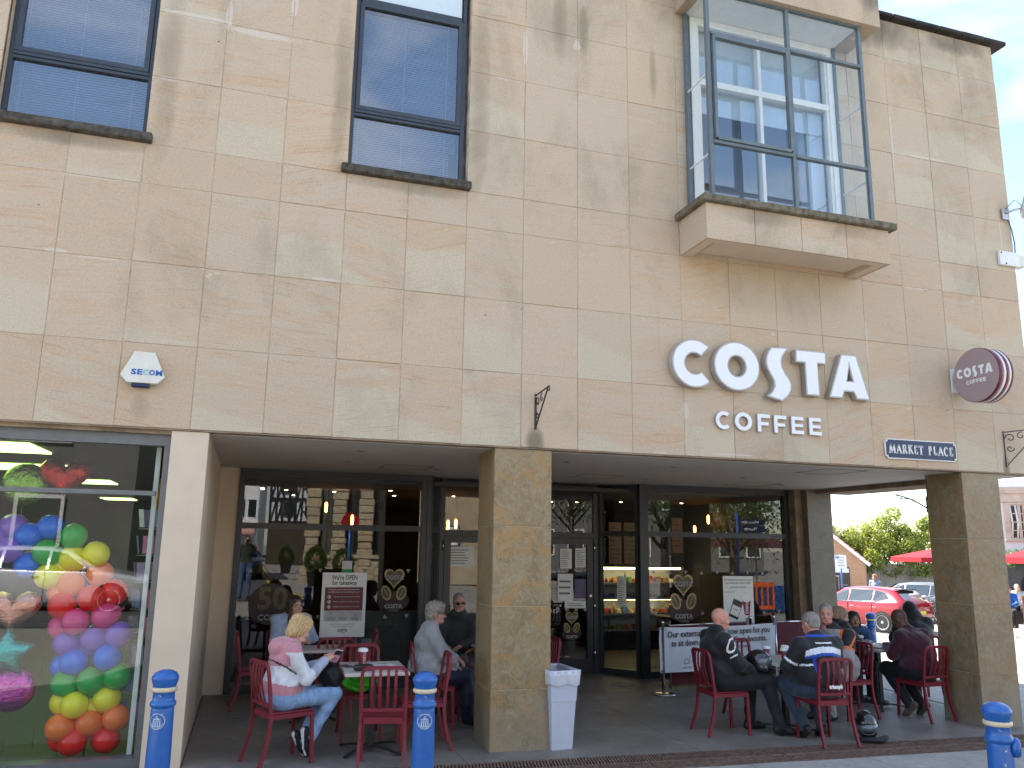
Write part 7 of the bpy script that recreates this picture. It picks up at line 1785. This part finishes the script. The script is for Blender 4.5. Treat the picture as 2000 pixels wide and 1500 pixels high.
# cars
def car(label, loc, heading, paint, L=4.35, group='cars parked in the yard', lw=1.78, hatch=True, detail=True):
    """lofted body from cross sections along y (front +y)"""
    t = thing('parked_car', label, 'car', loc, R(heading-90), group); W = lw/2
    # profile: (y, z_sill, z_belt, z_top, half width belt, half width top)
    def sect(y, zs, zb, zt, wb, wt):
        hw = wb
        return [(0, zs), (hw*.88, zs), (hw*.985, zs+.10), (hw, zs+(zb-zs)*.55), (hw*.985, zb-.05), (hw*.955, zb), (wt, zt-.03 if zt > zb+.05 else zt-.004), (wt*.86, zt), (0, zt+.012)]
    S = [(2.17, .42, .58, .60, .55*W, .40*W), (2.12, .24, .66, .68, .80*W, .62*W), (1.95, .20, .76, .79, .92*W, .76*W), (1.5, .19, .86, .89, .98*W, .80*W), (1.05, .19, .93, .96, 1.0*W, .82*W), (.95, .19, .94, 1.02, W, .80*W), (.35, .19, .95, 1.38, W, .68*W), (-.1, .19, .955, 1.455, W, .685*W), (-.7, .19, .97, 1.465, W, .68*W), (-1.3, .19, .99, 1.42, W, .655*W), (-1.62, .20, 1.01, 1.37, .99*W, .63*W), (-1.98, .25, 1.03, 1.10, .95*W, .76*W), (-2.10, .30, .88, .98, .90*W, .74*W), (-2.17, .40, .70, .74, .80*W, .66*W)]
    k_ = L/4.34; b = MB(); vs = []; n = 9
    for (y, *a) in S:
        p = sect(y, *a)
        vs += [(x, y*k_, z) for x, z in p]+[(-x, y*k_, z) for x, z in p[::-1]]
    m2 = 2*n; fs = []; mi = []
    for i in range(len(S)-1):
        for j in range(m2):
            jn = (j+1) % m2; fs.append((i*m2+j, i*m2+jn, (i+1)*m2+jn, (i+1)*m2+j))
    b.add(vs, fs, 0, True); b.add(vs[:m2], [tuple(range(m2))], 0); b.add(vs[-m2:], [tuple(range(m2))[::-1]], 0)
    body = b.build('body', paint, t)
    bm = bmesh.new(); bm.from_mesh(body.data)
    bmesh.ops.subdivide_edges(bm, edges=bm.edges[:], cuts=1, use_grid_fill=True); bm.to_mesh(body.data); bm.free()
    for p in body.data.polygons: p.use_smooth = True
    # wheel arches and wheels
    for y in (1.33*k_, -1.30*k_):
        for s_ in (-1, 1):
            MB().lathe([(.365, -.01), (.365, .015)], 28, 0, Matrix.Translation((s_*(W-.005), y, .33)) @ Matrix.Rotation(s_*math.pi/2, 4, 'Y')).build('wheel_arch', M['blackmatt'], t)
            Tw = Matrix.Translation((s_*(W+.012), y, .325)) @ Matrix.Rotation(s_*math.pi/2, 4, 'Y')
            w = MB().lathe([(.21, -.20), (.30, -.20), (.325, -.17), (.325, -.03), (.31, -.0), (.235, .006), (.225, -.02)], 32, 0, Tw).build('wheel', M['tyre'], t)
            rm = MB(); rm.lathe([(.232, .004), (.222, .006), (.215, -.03)], 32, 0, Tw, cap=False); rm.lathe([(.215, -.05), (.001, -.05)], 24, 1, Tw, cap=False); rm.lathe([(.045, -.05), (.045, .0), (.001, .004)], 16, 0, Tw)
            for q in range(5):
                Tq = Tw @ Matrix.Rotation(q*2*math.pi/5+.3, 4, 'Z')
                rm.add([(-.022, .03, -.012), (.022, .03, -.012), (.035, .215, -.002), (.004, .215, -.002), (-.004, .215, -.002), (-.035, .215, -.002)], [(0, 1, 2, 3), (0, 3, 4, 5)], 0, False, Tq)
            rm.build('rim', [M['rimsilver'], M['blackmatt']], w)
    # glass: side windows, screen and rear window set just proud of the shell
    def side(poly, s_):
        pts = []
        for y, u in poly:            # u: 0 at belt, 1 at top
            i = max(k for k in range(len(S)-1) if S[k][0] >= y-1e-6); f = (S[i][0]-y)/(S[i][0]-S[i+1][0]); zb = S[i][2]*(1-f)+S[i+1][2]*f; zt = S[i][3]*(1-f)+S[i+1][3]*f; wb = (S[i][4]*(1-f)+S[i+1][4]*f)*.955; wt = S[i][5]*(1-f)+S[i+1][5]*f
            uu = .04+.86*u; pts.append((s_*(wb+(wt-wb)*uu+.016), y*k_, zb+(zt-.03-zb)*uu+.004))
        return pts
    for s_ in (-1, 1):
        for poly in ([(.86, .0), (.05, 0), (.05, 1), (.33, .98)], [(-.02, 0), (-.88, 0), (-.88, 1), (-.02, 1)], [(-.95, .0), (-1.50, .38), (-1.32, .85), (-.95, 1)]):
            pts = side(poly, s_); b = MB().quad(pts); b.build('side_window', M['carglass'], t)
        b = MB(); lo = side([(.98, -.04), (-1.5, .30)], s_)
        b.tube(side([(.98, -.04), (-.95, -.04), (-1.5, .33)], s_), .012, 6); b.build('window_trim', M['steel'], t)
        for y in (-.1, -.95): b = MB(); b.bar([(s_*(W+.004), (y+.0)*k_, .82), (s_*(W+.022), (y-.06)*k_, .82), (s_*(W+.004), (y-.15)*k_, .82)], .012, .022); b.build('door_handle', M['steel'], t)
        b = MB(); 
        for y in (.0, -.92): b.box(s_*(W-.004), s_*(W+.002), y*k_-.006, y*k_+.006, .30, .93)
        b.build('door_gap', M['blackmatt'], t)
        b = MB(); b.sphere((s_*(W+.08), .82*k_, 1.0), .1, 12, 0, None, (.9, .7, .62)); b.build('mirror', paint, t)
        b = MB(); b.sphere((s_*W*.80, -2.07*k_, .93), .12, 12, 0, None, (1.25, .5, .62)); b.build('tail_lamp', M['taillamp'], t)
        b = MB(); b.sphere((s_*W*.74, 2.03*k_, .66), .12, 12, 0, None, (1.2, .6, .55)); b.build('headlamp', M['visor'], t)
    MB().add([(-.60*W, -1.665*k_, 1.365), (.60*W, -1.665*k_, 1.365), (.73*W, -2.0*k_, 1.085), (-.73*W, -2.0*k_, 1.085)], [(0, 1, 2, 3)]).build('rear_window', M['carglass'], t)
    MB().add([(-.70*W, .95*k_, 1.07), (.70*W, .95*k_, 1.07), (.62*W, .40*k_, 1.385), (-.62*W, .40*k_, 1.385)], [(0, 1, 2, 3)]).build('windscreen', M['carglass'], t)
    MB().box(-.58*W, .58*W, -1.75*k_, -1.55*k_, 1.40, 1.425, ch=.008).build('roof_spoiler', M['blackmatt'], t)
    MB().box(-.26, .26, -2.185*k_, -2.165*k_, .62, .73).build('number_plate', simple('yellow_plate', (.7, .5, .04), .4), t)
    MB().box(-.7*W, .7*W, -2.17*k_, -2.12*k_, .26, .42, ch=.01).build('bumper_insert', M['blackmatt'], t)
    MB().tube([(.2, -1.2, 1.44), (.2, -1.3, 1.56)], .008, 5).build('aerial', M['black'], t)
    return t
def carpaint(name, c):
    m, nt, b = newmat(name); b.inputs['Base Color'].default_value = (*c, 1); b.inputs['Metallic'].default_value = .15; b.inputs['Roughness'].default_value = .3; b.inputs['Coat Weight'].default_value = 1; b.inputs['Coat Roughness'].default_value = .03; return m
M['rimsilver'] = simple('rim_silver', (.62, .62, .63), .3, metal=.3); M['tyre'] = simple('tyre', (.018, .018, .018), .8); M['taillamp'] = simple('tail_lamp', (.35, .01, .012), .15, coat=1)
m_, nt, bb = newmat('car_glass'); bb.inputs['Base Color'].default_value = (.02, .03, .03, 1); bb.inputs['Roughness'].default_value = .04; bb.inputs['Specular IOR Level'].default_value = .9; bb.inputs['Coat Weight'].default_value = 1; M['carglass'] = m_
car('red hatchback parked side on behind the seated people', (23.0, 16.75, -.745), 105, carpaint('red_car_paint', (.26, .004, .010)))
car('silver and dark car parked just behind the red hatchback', (26.6, 18.1, -.66), 112, carpaint('dark_silver_paint', (.10, .11, .12)))
car('white car partly hidden behind the red hatchback\'s bonnet', (23.6, 22.8, -.70), 110, carpaint('white_car_paint', (.7, .7, .72)))
# red parasols
M['parasol'] = cloth('red_parasol', (.36, .010, .018), .7, .2, 6, 0)
def parasol(label, x, y, zt, w, open_=True):
    z0 = G(x, y); t = thing('parasol', label, 'parasol', (x, y, z0), .3, 'red parasols in the pub yard'); h = zt-z0
    MB().tube([(0, 0, 0), (0, 0, h)], .03, 8).build('pole', M['wood'], t)
    b = MB(); n = 8
    if open_:
        vs = [(0, 0, h)]+[(w*math.cos(2*math.pi*i/n), w*math.sin(2*math.pi*i/n), h-.55) for i in range(n)]+[(w*math.cos(2*math.pi*i/n), w*math.sin(2*math.pi*i/n), h-.75) for i in range(n)]
        b.add(vs, [(0, 1+i, 1+(i+1) % n) for i in range(n)]+[(1+i, 9+i, 9+(i+1) % n, 1+(i+1) % n) for i in range(n)])
    else:
        prof = [(.03, h), (.12, h-.25), (.20, h-.9), (.27, h-1.3)]; m_ = 20
        vs = [(r_*(1+.25*(k % 2))*math.cos(2*math.pi*k/m_), r_*(1+.25*(k % 2))*math.sin(2*math.pi*k/m_), z) for r_, z in prof for k in range(m_)]
        b.add(vs, [(i*m_+k, i*m_+(k+1) % m_, (i+1)*m_+(k+1) % m_, (i+1)*m_+k) for i in range(3) for k in range(m_)])
    b.build('canopy', M['parasol'], t); MB().lathe([(.3, 0), (.3, .06), (.05, .08)], 14).build('base', M['black'], t)
parasol('open red parasol left of the corner column beyond the cars', 32.2, 21.6, 2.25, 2.6)
parasol('closed red parasol beside the corner column', 31.1, 21.3, 1.35, 1, False)
parasol('open red parasol right of the corner column in front of the pub', 28.9, 13.6, 2.35, 2.2)
# pub at the far right edge
pub = thing('pub_building', 'pub with white upper wall, stone framed sash window and dark arched openings', 'building', (30.2, 17.0, -.5), R(-37))
M['render_white'] = simple('white_render', (.74, .74, .74), .8, var=.05, scale=2); M['tan'] = simple('tan_stone_trim', (.50, .45, .35), .8, var=.15, scale=4); M['darkgrey'] = simple('dark_grey_wall', (.10, .10, .10), .8, var=.2)
MB().box(-.25, 12, 0, 6, 0, 2.3).build('lower_wall', M['darkgrey'], pub); MB().box(-.25, 12, -.01, 6, 2.3, 5.3).build('wall', M['render_white'], pub)
MB().box(-.1, 12, -.14, -.012, 4.75, 5.0).box(-.1, 12, -.09, -.012, 4.42, 4.745).build('cornice', M['tan'], pub)
w = MB(); w.box(.05, .22, -.08, -.012, 3.0, 4.4).box(.22, 2.4, -.08, -.012, 4.32, 4.4).box(.0, 2.5, -.12, -.012, 2.9, 3.0).box(2.4, 2.55, -.08, -.012, 3.0, 4.4); w.build('window_surround', M['tan'], pub)
wf = MB(); wf.quad([(.22, -.02, 3.0), (2.4, -.02, 3.0), (2.4, -.02, 4.32), (.22, -.02, 4.32)], 1)
for x in (.22, .52, .68, .98, 1.28, 1.58, 1.88, 2.3): wf.box(x, x+(.1 if x in (.52, 1.58) else .03), -.05, -.02, 3.0, 4.32)
for z in (3.0, 3.3, 3.62, 3.95, 4.28): wf.box(.22, 2.4, -.055, -.021, z, z+.035)
wf.build('window', [M['tan'], M['carglass']], pub)
cu_ = MB(); 
for x in (.26, .45, .75, 1.2): cu_.tube([(x, -.024, 3.02), (x+.05, -.024, 3.6), (x, -.024, 4.3)], .035, 6)
cu_.build('curtain', M['white'], pub)
for cx in (1.2, 3.6, 6.0):
    MB().prism([(cx+.8, .4), (cx+.8, 1.2)]+[(cx+.8*math.cos(R(a)), 1.2+.7*math.sin(R(a))) for a in range(15, 180, 15)]+[(cx-.8, 1.2), (cx-.8, .4)], -.03, -.002, 0).build('arched_opening', M['blackmatt'], pub)
MB().box(-.3, 12, -.5, -.01, .62, .72).build('ledge', M['darkgrey'], pub)
r_ = np.random.RandomState(7); P = np.stack([r_.uniform(-.1, 8, 5000), -.15-r_.rand(5000)*.35, 2.35+r_.normal(0, .12, 5000)-.25*r_.rand(5000)**2], 1)
tag(leaves(P, .055, 'foliage', M['leafg'], pub, 9), kind='stuff')
# chalkboard and two drinkers behind it
cb = thing('chalkboard', 'black A-board with white chalk writing and a wooden frame at the far right', 'sign', (25.72, 12.55, G(25.7, 12.5)-.05), R(-47))
MB().box(-.05, 1.2, -.02, .02, .0, 1.25).build('board', M['blackmatt'], cb); MB().box(-.09, 1.24, -.03, .03, 1.25, 1.31).box(-.09, 1.24, -.03, .03, -.02, .05).box(-.09, -.05, -.03, .03, .05, 1.25).build('frame', simple('orange_wood', (.38, .14, .05), .5), cb)
for k, (s_, z, h_) in enumerate((('having', 1.15, .12), ('vegan', .95, .17), ('alfredo', .76, .17), ('table?', .57, .17), ('just ask', .38, .11), ('or book', .25, .11), ('Thank you', .11, .11))): text(s_, h_, M['whiteprint'], cb, (.30, -.026, z), extrude=.001, bold=.002)
for lb, x, y, hc, tc, sk, skk in (('drinker in blue with dark hair behind the chalkboard', 25.9, 13.3, 'black', (.03, .12, .45), (.5, .27, .2), 'tan'), ('drinker with white hair and pink face behind the chalkboard', 27.0, 13.9, 'grey', (.6, .6, .62), (.66, .34, .28), 'rosy')):
    person(lb, (x, y, G(x, y)+.2), R(130), [cloth('top_'+hc, tc), blk2, SH_BLACK, SO_DARK], sit(.1), (HB[hc], hair_short, None), (0, 0, 30), h=.018, hands=False, disp=None, skin=sk, skinkey=skk)
    tag(MB().box(-.2, .2, -.2, .2, .42, .46).box(-.2, -.16, -.2, .2, 0, .42).box(.16, .2, -.2, .2, 0, .42).build('bench_seat', M['wood'], None, (x, y, G(x, y)+.2), (0, 0, .7)), 'wooden stool under the %s drinker' % ('dark haired' if hc == 'black' else 'white haired'), 'stool')
# aerials and a street lamp above the ivy
b = MB(); b.tube([(0, 0, -1), (0, 0, .2)], .03, 5).tube([(-.7, 0, .1), (0, 0, .3), (.7, 0, .1)], .02, 5)
tag(b.build('tv_aerial', M['alu'], None, (40.5, 35.6, 5.6), (0, 0, -.6)), 'thin television aerial above the ivy left of its middle', 'aerial')
tag(MB().box(-1.0, 1.0, -2, 2, -.6, 3.2).build('far_house', M['render_white'], None, (41.0, 38.5, 0.0), (0, 0, -.7)), 'pale house wall hidden behind the ivy under the aerial', 'house')

# ------------------------------------------------------------------ the street behind the camera (seen in the glass)
gz = G(4, -20)
rd = sheet_grid([-26+i*2.0 for i in range(14)]+[3.9, 5.4], [-140, -100, -70, -50, -40, -32, -26, -22, -18, -15, -13, -11, -9.5, -8.5], lambda x, y: G(x, y)+.004-.04, 'road', M['asphalt']); tag(rd, kind='structure')
for v in rd.data.vertices: v.co.x += -2.3+1.2*math.exp((min(v.co.y, -8)+8)/4.); v.co.z = G(v.co.x, v.co.y)-.03
def yellow(xo):
    pts = [(2.75+xo+1.2*math.exp((y+8)/4.), y) for y in np.linspace(-8.6, -60, 40)]
    b = MB()
    for (xa, ya), (xb, yb) in zip(pts[:-1], pts[1:]): b.add([(xa-.05, ya, G(xa, ya)-.022), (xa+.05, ya, G(xa, ya)-.022), (xb+.05, yb, G(xb, yb)-.022), (xb-.05, yb, G(xb, yb)-.022)], [(0, 1, 2, 3)])
    return b
tag(yellow(0).build('yellow_line', simple('yellow_road_paint', (.5, .36, .06), .7)), 'inner of two yellow kerb lines on the road behind the camera', 'road marking')
tag(yellow(.22).build('yellow_line', bpy.data.materials['yellow_road_paint']), 'outer of two yellow kerb lines on the road behind the camera', 'road marking')
# half timbered building
tb = thing('timbered_building', 'black and white half timbered building mirrored in the cafe glass', 'building', (2.9, -47.5, gz), R(6))
MB().box(.35, 9, -8, 0, 0, 9).build('wall', M['render_white'], tb)
b = MB()
for z in (2.9, 4.6, 6.3, 8.0): b.box(.35, 9, .0, .10, z, z+.22)
for k in range(20): b.box(.35+k*.45, .47+k*.45, .0, .08, 3.12, 9)
for k in range(19):
    for z in (3.15, 4.85, 6.55):
        b.bar([(.5+k*.45, .03, z), (.78+k*.45, .03, z+1.35)], .06, .10, (1, 0, 0)) if k % 3 != 2 else b.box(.47+k*.45, .8+k*.45, .0, .06, z+.6, z+.72)
b.build('timber', M['black'], tb)
MB().box(.35, 9, .01, .06, 0, 2.8).build('shop_front', M['wood'], tb)
b = MB()
for x in (1.6, 3.4, 5.6, 7.6):
    for z in (3.5, 5.2): b.box(x-.5, x+.5, .08, .13, z, z+1.0)
b.build('window', M['carglass'], tb)
# stone bank with round arched windows
bk = thing('stone_building', 'tan rock-faced stone building with tall arched windows mirrored in the cafe glass', 'building', (4.3, -19.9, gz-.1), R(15))
M['rubble'] = colstone('rubble_stone', (.30, .24, .15, 1), (.46, .38, .25, 1), (.40, .26, .12, 1), (.55, .48, .36, 1), 3.3)
rr = random.Random(5); b = MB()
b.box(-.0, 3.6, -6, -.25, 0, 9).box(3.6, 7.6, -6, -.05, 0, 9)
b.build('wall', M['rubble'], bk)
for cx in (0.15, 1.25, 2.35, 3.45):
    z = 0
    while z < 6.4:
        h_ = rr.uniform(.22, .4); w = .26+rr.uniform(0, .07)+(.12 if z < .5 else 0)
        MB().box(cx-w, cx+w, -.25, .10+rr.uniform(0, .07), z+.01, z+h_-.01, ch=.025).build('stone_block', M['rubble'], bk); z += h_
for k in range(3):
    cx = .70+k*1.1
    for z in (0, .35, .7):
        MB().box(cx-.28, cx+.28, -.24, .04+rr.uniform(0, .05), z+.01, z+.34, ch=.02).build('stone_block', M['rubble'], bk)
    MB().box(cx-.3, cx+.3, -.24, .16, 1.06, 1.2, ch=.01).build('window_sill', M['rubble'], bk)
    f = MB(); f.box(cx-.25, cx+.25, -.22, -.16, 1.2, 4.4, 1)
    for x in (cx-.25, cx-.02, cx+.21): f.box(x, x+.04, -.16, -.12, 1.2, 4.4)
    for z in (1.2, 2.4, 2.55, 3.4): f.box(cx-.25, cx+.25, -.155, -.115, z, z+.06)
    f.build('window', [M['wood'], M['carglass']], bk)
# plain stone wing to the right of it, with a notice frame
MB().box(3.75, 7.6, -.1, .12, 0, 8).build('side_wing', M['rubble'], bk)
nb_ = MB().box(5.6, 6.6, .13, .2, 1.6, 2.5).build('notice_board', M['navy'], bk); MB().box(5.66, 6.54, .2, .205, 1.66, 2.44).build('notices', M['paper'], nb_)
# brick terrace far down the street
bt = thing('brick_terrace', 'red brick Georgian terrace far down the street, mirrored in the cafe glass', 'building', (-1.0, -70, gz), 0)
MB().box(-9, 3.2, -8, 0, 0, 8).build('wall', M['brick'], bt)
b = MB(); w2 = MB()
for x in (-7, -5, -3, -1, 1, 2.5):
    for z in (1.4, 4.2, 6.4): b.box(x-.5, x+.5, .0, .06, z, z+1.5); w2.box(x-.4, x+.4, .07, .09, z+.1, z+1.4)
b.box(-9, 3.2, .0, .3, 7.8, 8.1); b.build('window_surround', M['white'], bt); w2.build('window_glass', M['carglass'], bt)
MB().prism([(-9.3, 8.1), (3.5, 8.1), (2.5, 10.5), (-8.3, 10.5)], -8, 0).build('roof', M['darkgrey'], bt)
ws = thing('white_terrace', 'pale shop with awning beside the brick terrace, mirrored in the cafe glass', 'building', (0.6, -56, gz), R(8))
MB().box(-2.5, 2.0, -5, 0, 0, 7).build('wall', M['render_white'], ws); MB().add([(-2.4, .05, 2.9), (1.9, .05, 2.9), (1.9, 1.3, 2.3), (-2.4, 1.3, 2.3), (-2.4, 1.3, 2.15), (1.9, 1.3, 2.15)], [(0, 1, 2, 3), (3, 2, 5, 4)]).build('awning', simple('pink_awning', (.45, .25, .2), .8), ws)
b = MB()
for x in (-1.8, -.6, .6, 1.5): b.box(x-.3, x+.3, .01, .05, 3.6, 5.0)
b.build('window', M['carglass'], ws)
# row of tall buildings facing the cafe, mirrored in the upper windows
def terrace(label, x, y, w, h_, m, seed):
    t = thing('facing_building', label, 'building', (x, y, gz-.05), 0, 'buildings across the street from the cafe'); MB().box(0, w, -8, 0, 0, h_).build('wall', m, t); b = MB(); c = MB(); k = 0
    while 1.2+k*2.2 < w-.8:
        for z in (1.0, 4.2, 7.0):
            if z+1.8 < h_: b.box(.7+k*2.2, 1.9+k*2.2, .005, .07, z, z+1.8, 0); c.box(.8+k*2.2, 1.8+k*2.2, .075, .085, z+.1, z+1.7)
        k += 1
    b.build('window_frame', M['white'], t); c.build('window_pane', M['carglass'], t); MB().box(-.2, w+.2, -.1, .25, h_, h_+.3).build('cornice', M['tan'], t)
M['facing'] = simple('grey_render', (.17, .165, .155), .85, var=.1, scale=1)
terrace('grey rendered building across the street to the left', -13.6, -16.5, 12.4, 9.6, M['facing'], 1)
terrace('grey building across the street to the right', 15.5, -36, 22, 8.5, M['facing'], 2)
# planters with clipped bushes
def planter(label, x, y, s_, seed):
    t = thing('planter', label, 'planter', (x, y, gz-.045), 0, 'dark tub planters mirrored in the glass'); b = MB(); frustum(b, .42*s_, .42*s_, .58*s_, .58*s_, 0, .50*s_); b.build('tub', M['blackmatt'], t)
    r_ = np.random.RandomState(seed); n = 2600; d = r_.normal(size=(n, 3)); d /= np.linalg.norm(d, axis=1)[:, None]
    P = d*(r_.uniform(.7, 1.05, n)*.42*s_)[:, None]*np.array([1, 1, 1.15])+np.array([0, 0, .95*s_]); P[:, :2] *= (1.1-.35*np.clip((P[:, 2:3]-.6)/1.0, 0, 1))
    tag(leaves(P, .035*s_, 'foliage', M['leafg'], t, seed), kind='stuff'); MB().tube([(0, 0, .4), (0, 0, 1.0*s_)], .03, 6).build('stem', M['wood'], t)
planter('left dark tub with a round clipped bush mirrored in the left pane', 4.42, -17.2, 1.05, 1)
planter('right dark tub with a round clipped bush mirrored in the left pane', 5.45, -17.0, 1.0, 2)
planter('small tub with a bush outside the timbered building, mirrored', 3.9, -30, 1.0, 3)
# dark car coming up the street, blue pole with a red disc
car('dark car with lit headlamps coming up the road, mirrored in the left pane', (1.7, -24.2, gz-.04), 90, carpaint('dark_blue_paint', (.012, .015, .022)), group='cars on the road behind the camera')
car('white car parked across the road, mirrored in the balloon shop window', (-2.2, -12.9, gz-.04), 4, carpaint('white_gloss_paint', (.72, .73, .74)), group='cars on the road behind the camera')
sp = thing('road_sign', 'blue pole with a round red sign mirrored in the left pane', 'sign', (5.45, -15.4, gz-.04)); MB().tube([(0, 0, 0), (0, 0, 2.35)], .045, 8).build('pole', M['bolblue'], sp); MB().lathe([(.33, -.012), (.33, .012)], 24, 0, Matrix.Translation((0, 0, 2.4)) @ Matrix.Rotation(math.pi/2, 4, 'X')).build('disc', M['parasol'], sp)
# tree, blue direction sign, orange barriers mirrored on the right
def tree(label, x, y, h_, r0, n, seed):
    z0 = G(x, y)-.05; t = thing('street_tree', label, 'tree', (x, y, z0), 0, 'street trees behind the camera'); r_ = np.random.RandomState(seed); b = MB(); b.tube([(0, 0, 0), (.05, 0, h_*.3), (0, .05, h_*.5)], [.16, .13, .10], 9)
    tips = []
    for k in range(9):
        a = k*2.4; L_ = h_*r_.uniform(.28, .45); p0 = np.array([0, 0, h_*r_.uniform(.3, .5)]); p1 = p0+np.array([math.cos(a)*L_*.6, math.sin(a)*L_*.6, L_*.7]); b.tube([p0, (p0+p1)/2+np.array([0, 0, -.1]), p1], [.06, .04, .015], 6); tips += [p1, (p0+p1)/2+.1]
        for q in range(3): p2 = p1+r_.normal(0, .35, 3); b.tube([(p0+p1)/2, p2], [.025, .008], 4); tips.append(p2)
    b.build('trunk', M['wood'], t); tips = np.array(tips); P = tips[r_.randint(0, len(tips), n)]+r_.normal(0, r0, (n, 3)); tag(leaves(P, .06, 'crown', M['leafg'], t, seed))
tree('thin branched street tree mirrored in the right cafe pane', 14.2, -7.6, 5.5, .35, 1800, 3)
tree('bare limbed street tree mirrored in the cafe doors', 15.6, -17.5, 7.5, .6, 3500, 6)
tree('leafy street tree with pale blossom mirrored in the right pane', 17.4, -8.8, 5.0, .45, 3500, 4)
ds = thing('direction_sign', 'blue finger sign with white lettering mirrored in the right cafe pane', 'sign', (14.9, -4.6, G(14.9, -4.6)), R(180)); MB().tube([(0, 0, 0), (0, 0, 3.2)], .045, 8).build('pole', M['bolblue'], ds)
for k, s_ in enumerate(('Information', 'Museum', 'Library')): MB().box(-.9, .05, -.03, .03, 2.9-k*.19, 3.06-k*.19).build('finger', M['navy'], ds); text(s_, .12, M['whiteprint'], ds, (-.42, -.034, 2.98-k*.19), extrude=.001)
for k in range(3):
    t = thing('plastic_barrier', 'orange plastic barrier, %s of three mirrored in the right pane' % ('left', 'middle', 'right')[k], 'barrier', (14.7+k*1.1, -7.0+k*.2, G(15, -7)), .1, 'orange plastic barriers'); b = MB(); b.box(-.5, .5, -.03, .03, .86, 1.0).box(-.5, .5, -.03, .03, .2, .3)
    for q in range(6): b.box(-.5+q*.19, -.45+q*.19, -.025, .025, .3, .86)
    b.box(-.4, -.2, -.2, .2, 0, .06).box(.2, .4, -.2, .2, 0, .06); b.build('panel', simple('barrier_orange', (.75, .12, .02), .5), t)
st = thing('market_stall', 'market stall with a red canopy mirrored in the right cafe pane', 'stall', (19.6, -11.2, G(19.6, -11.2)), R(-10)); MB().add([(-1.6, -1.2, 2.2), (1.6, -1.2, 2.2), (1.6, 1.2, 2.2), (-1.6, 1.2, 2.2), (0, 0, 2.9)], [(0, 1, 4), (1, 2, 4), (2, 3, 4), (3, 0, 4)]).build('canopy', M['screen'], st)
b = MB()
for sx in (-1.55, 1.55):
    for sy in (-1.15, 1.15): b.tube([(sx, sy, 0), (sx, sy, 2.2)], .03, 6)
b.build('frame', M['alu'], st); MB().box(-1.4, 1.4, .3, 1.0, 0, .85).build('counter', simple('blue_crates', (.02, .12, .4), .5), st)
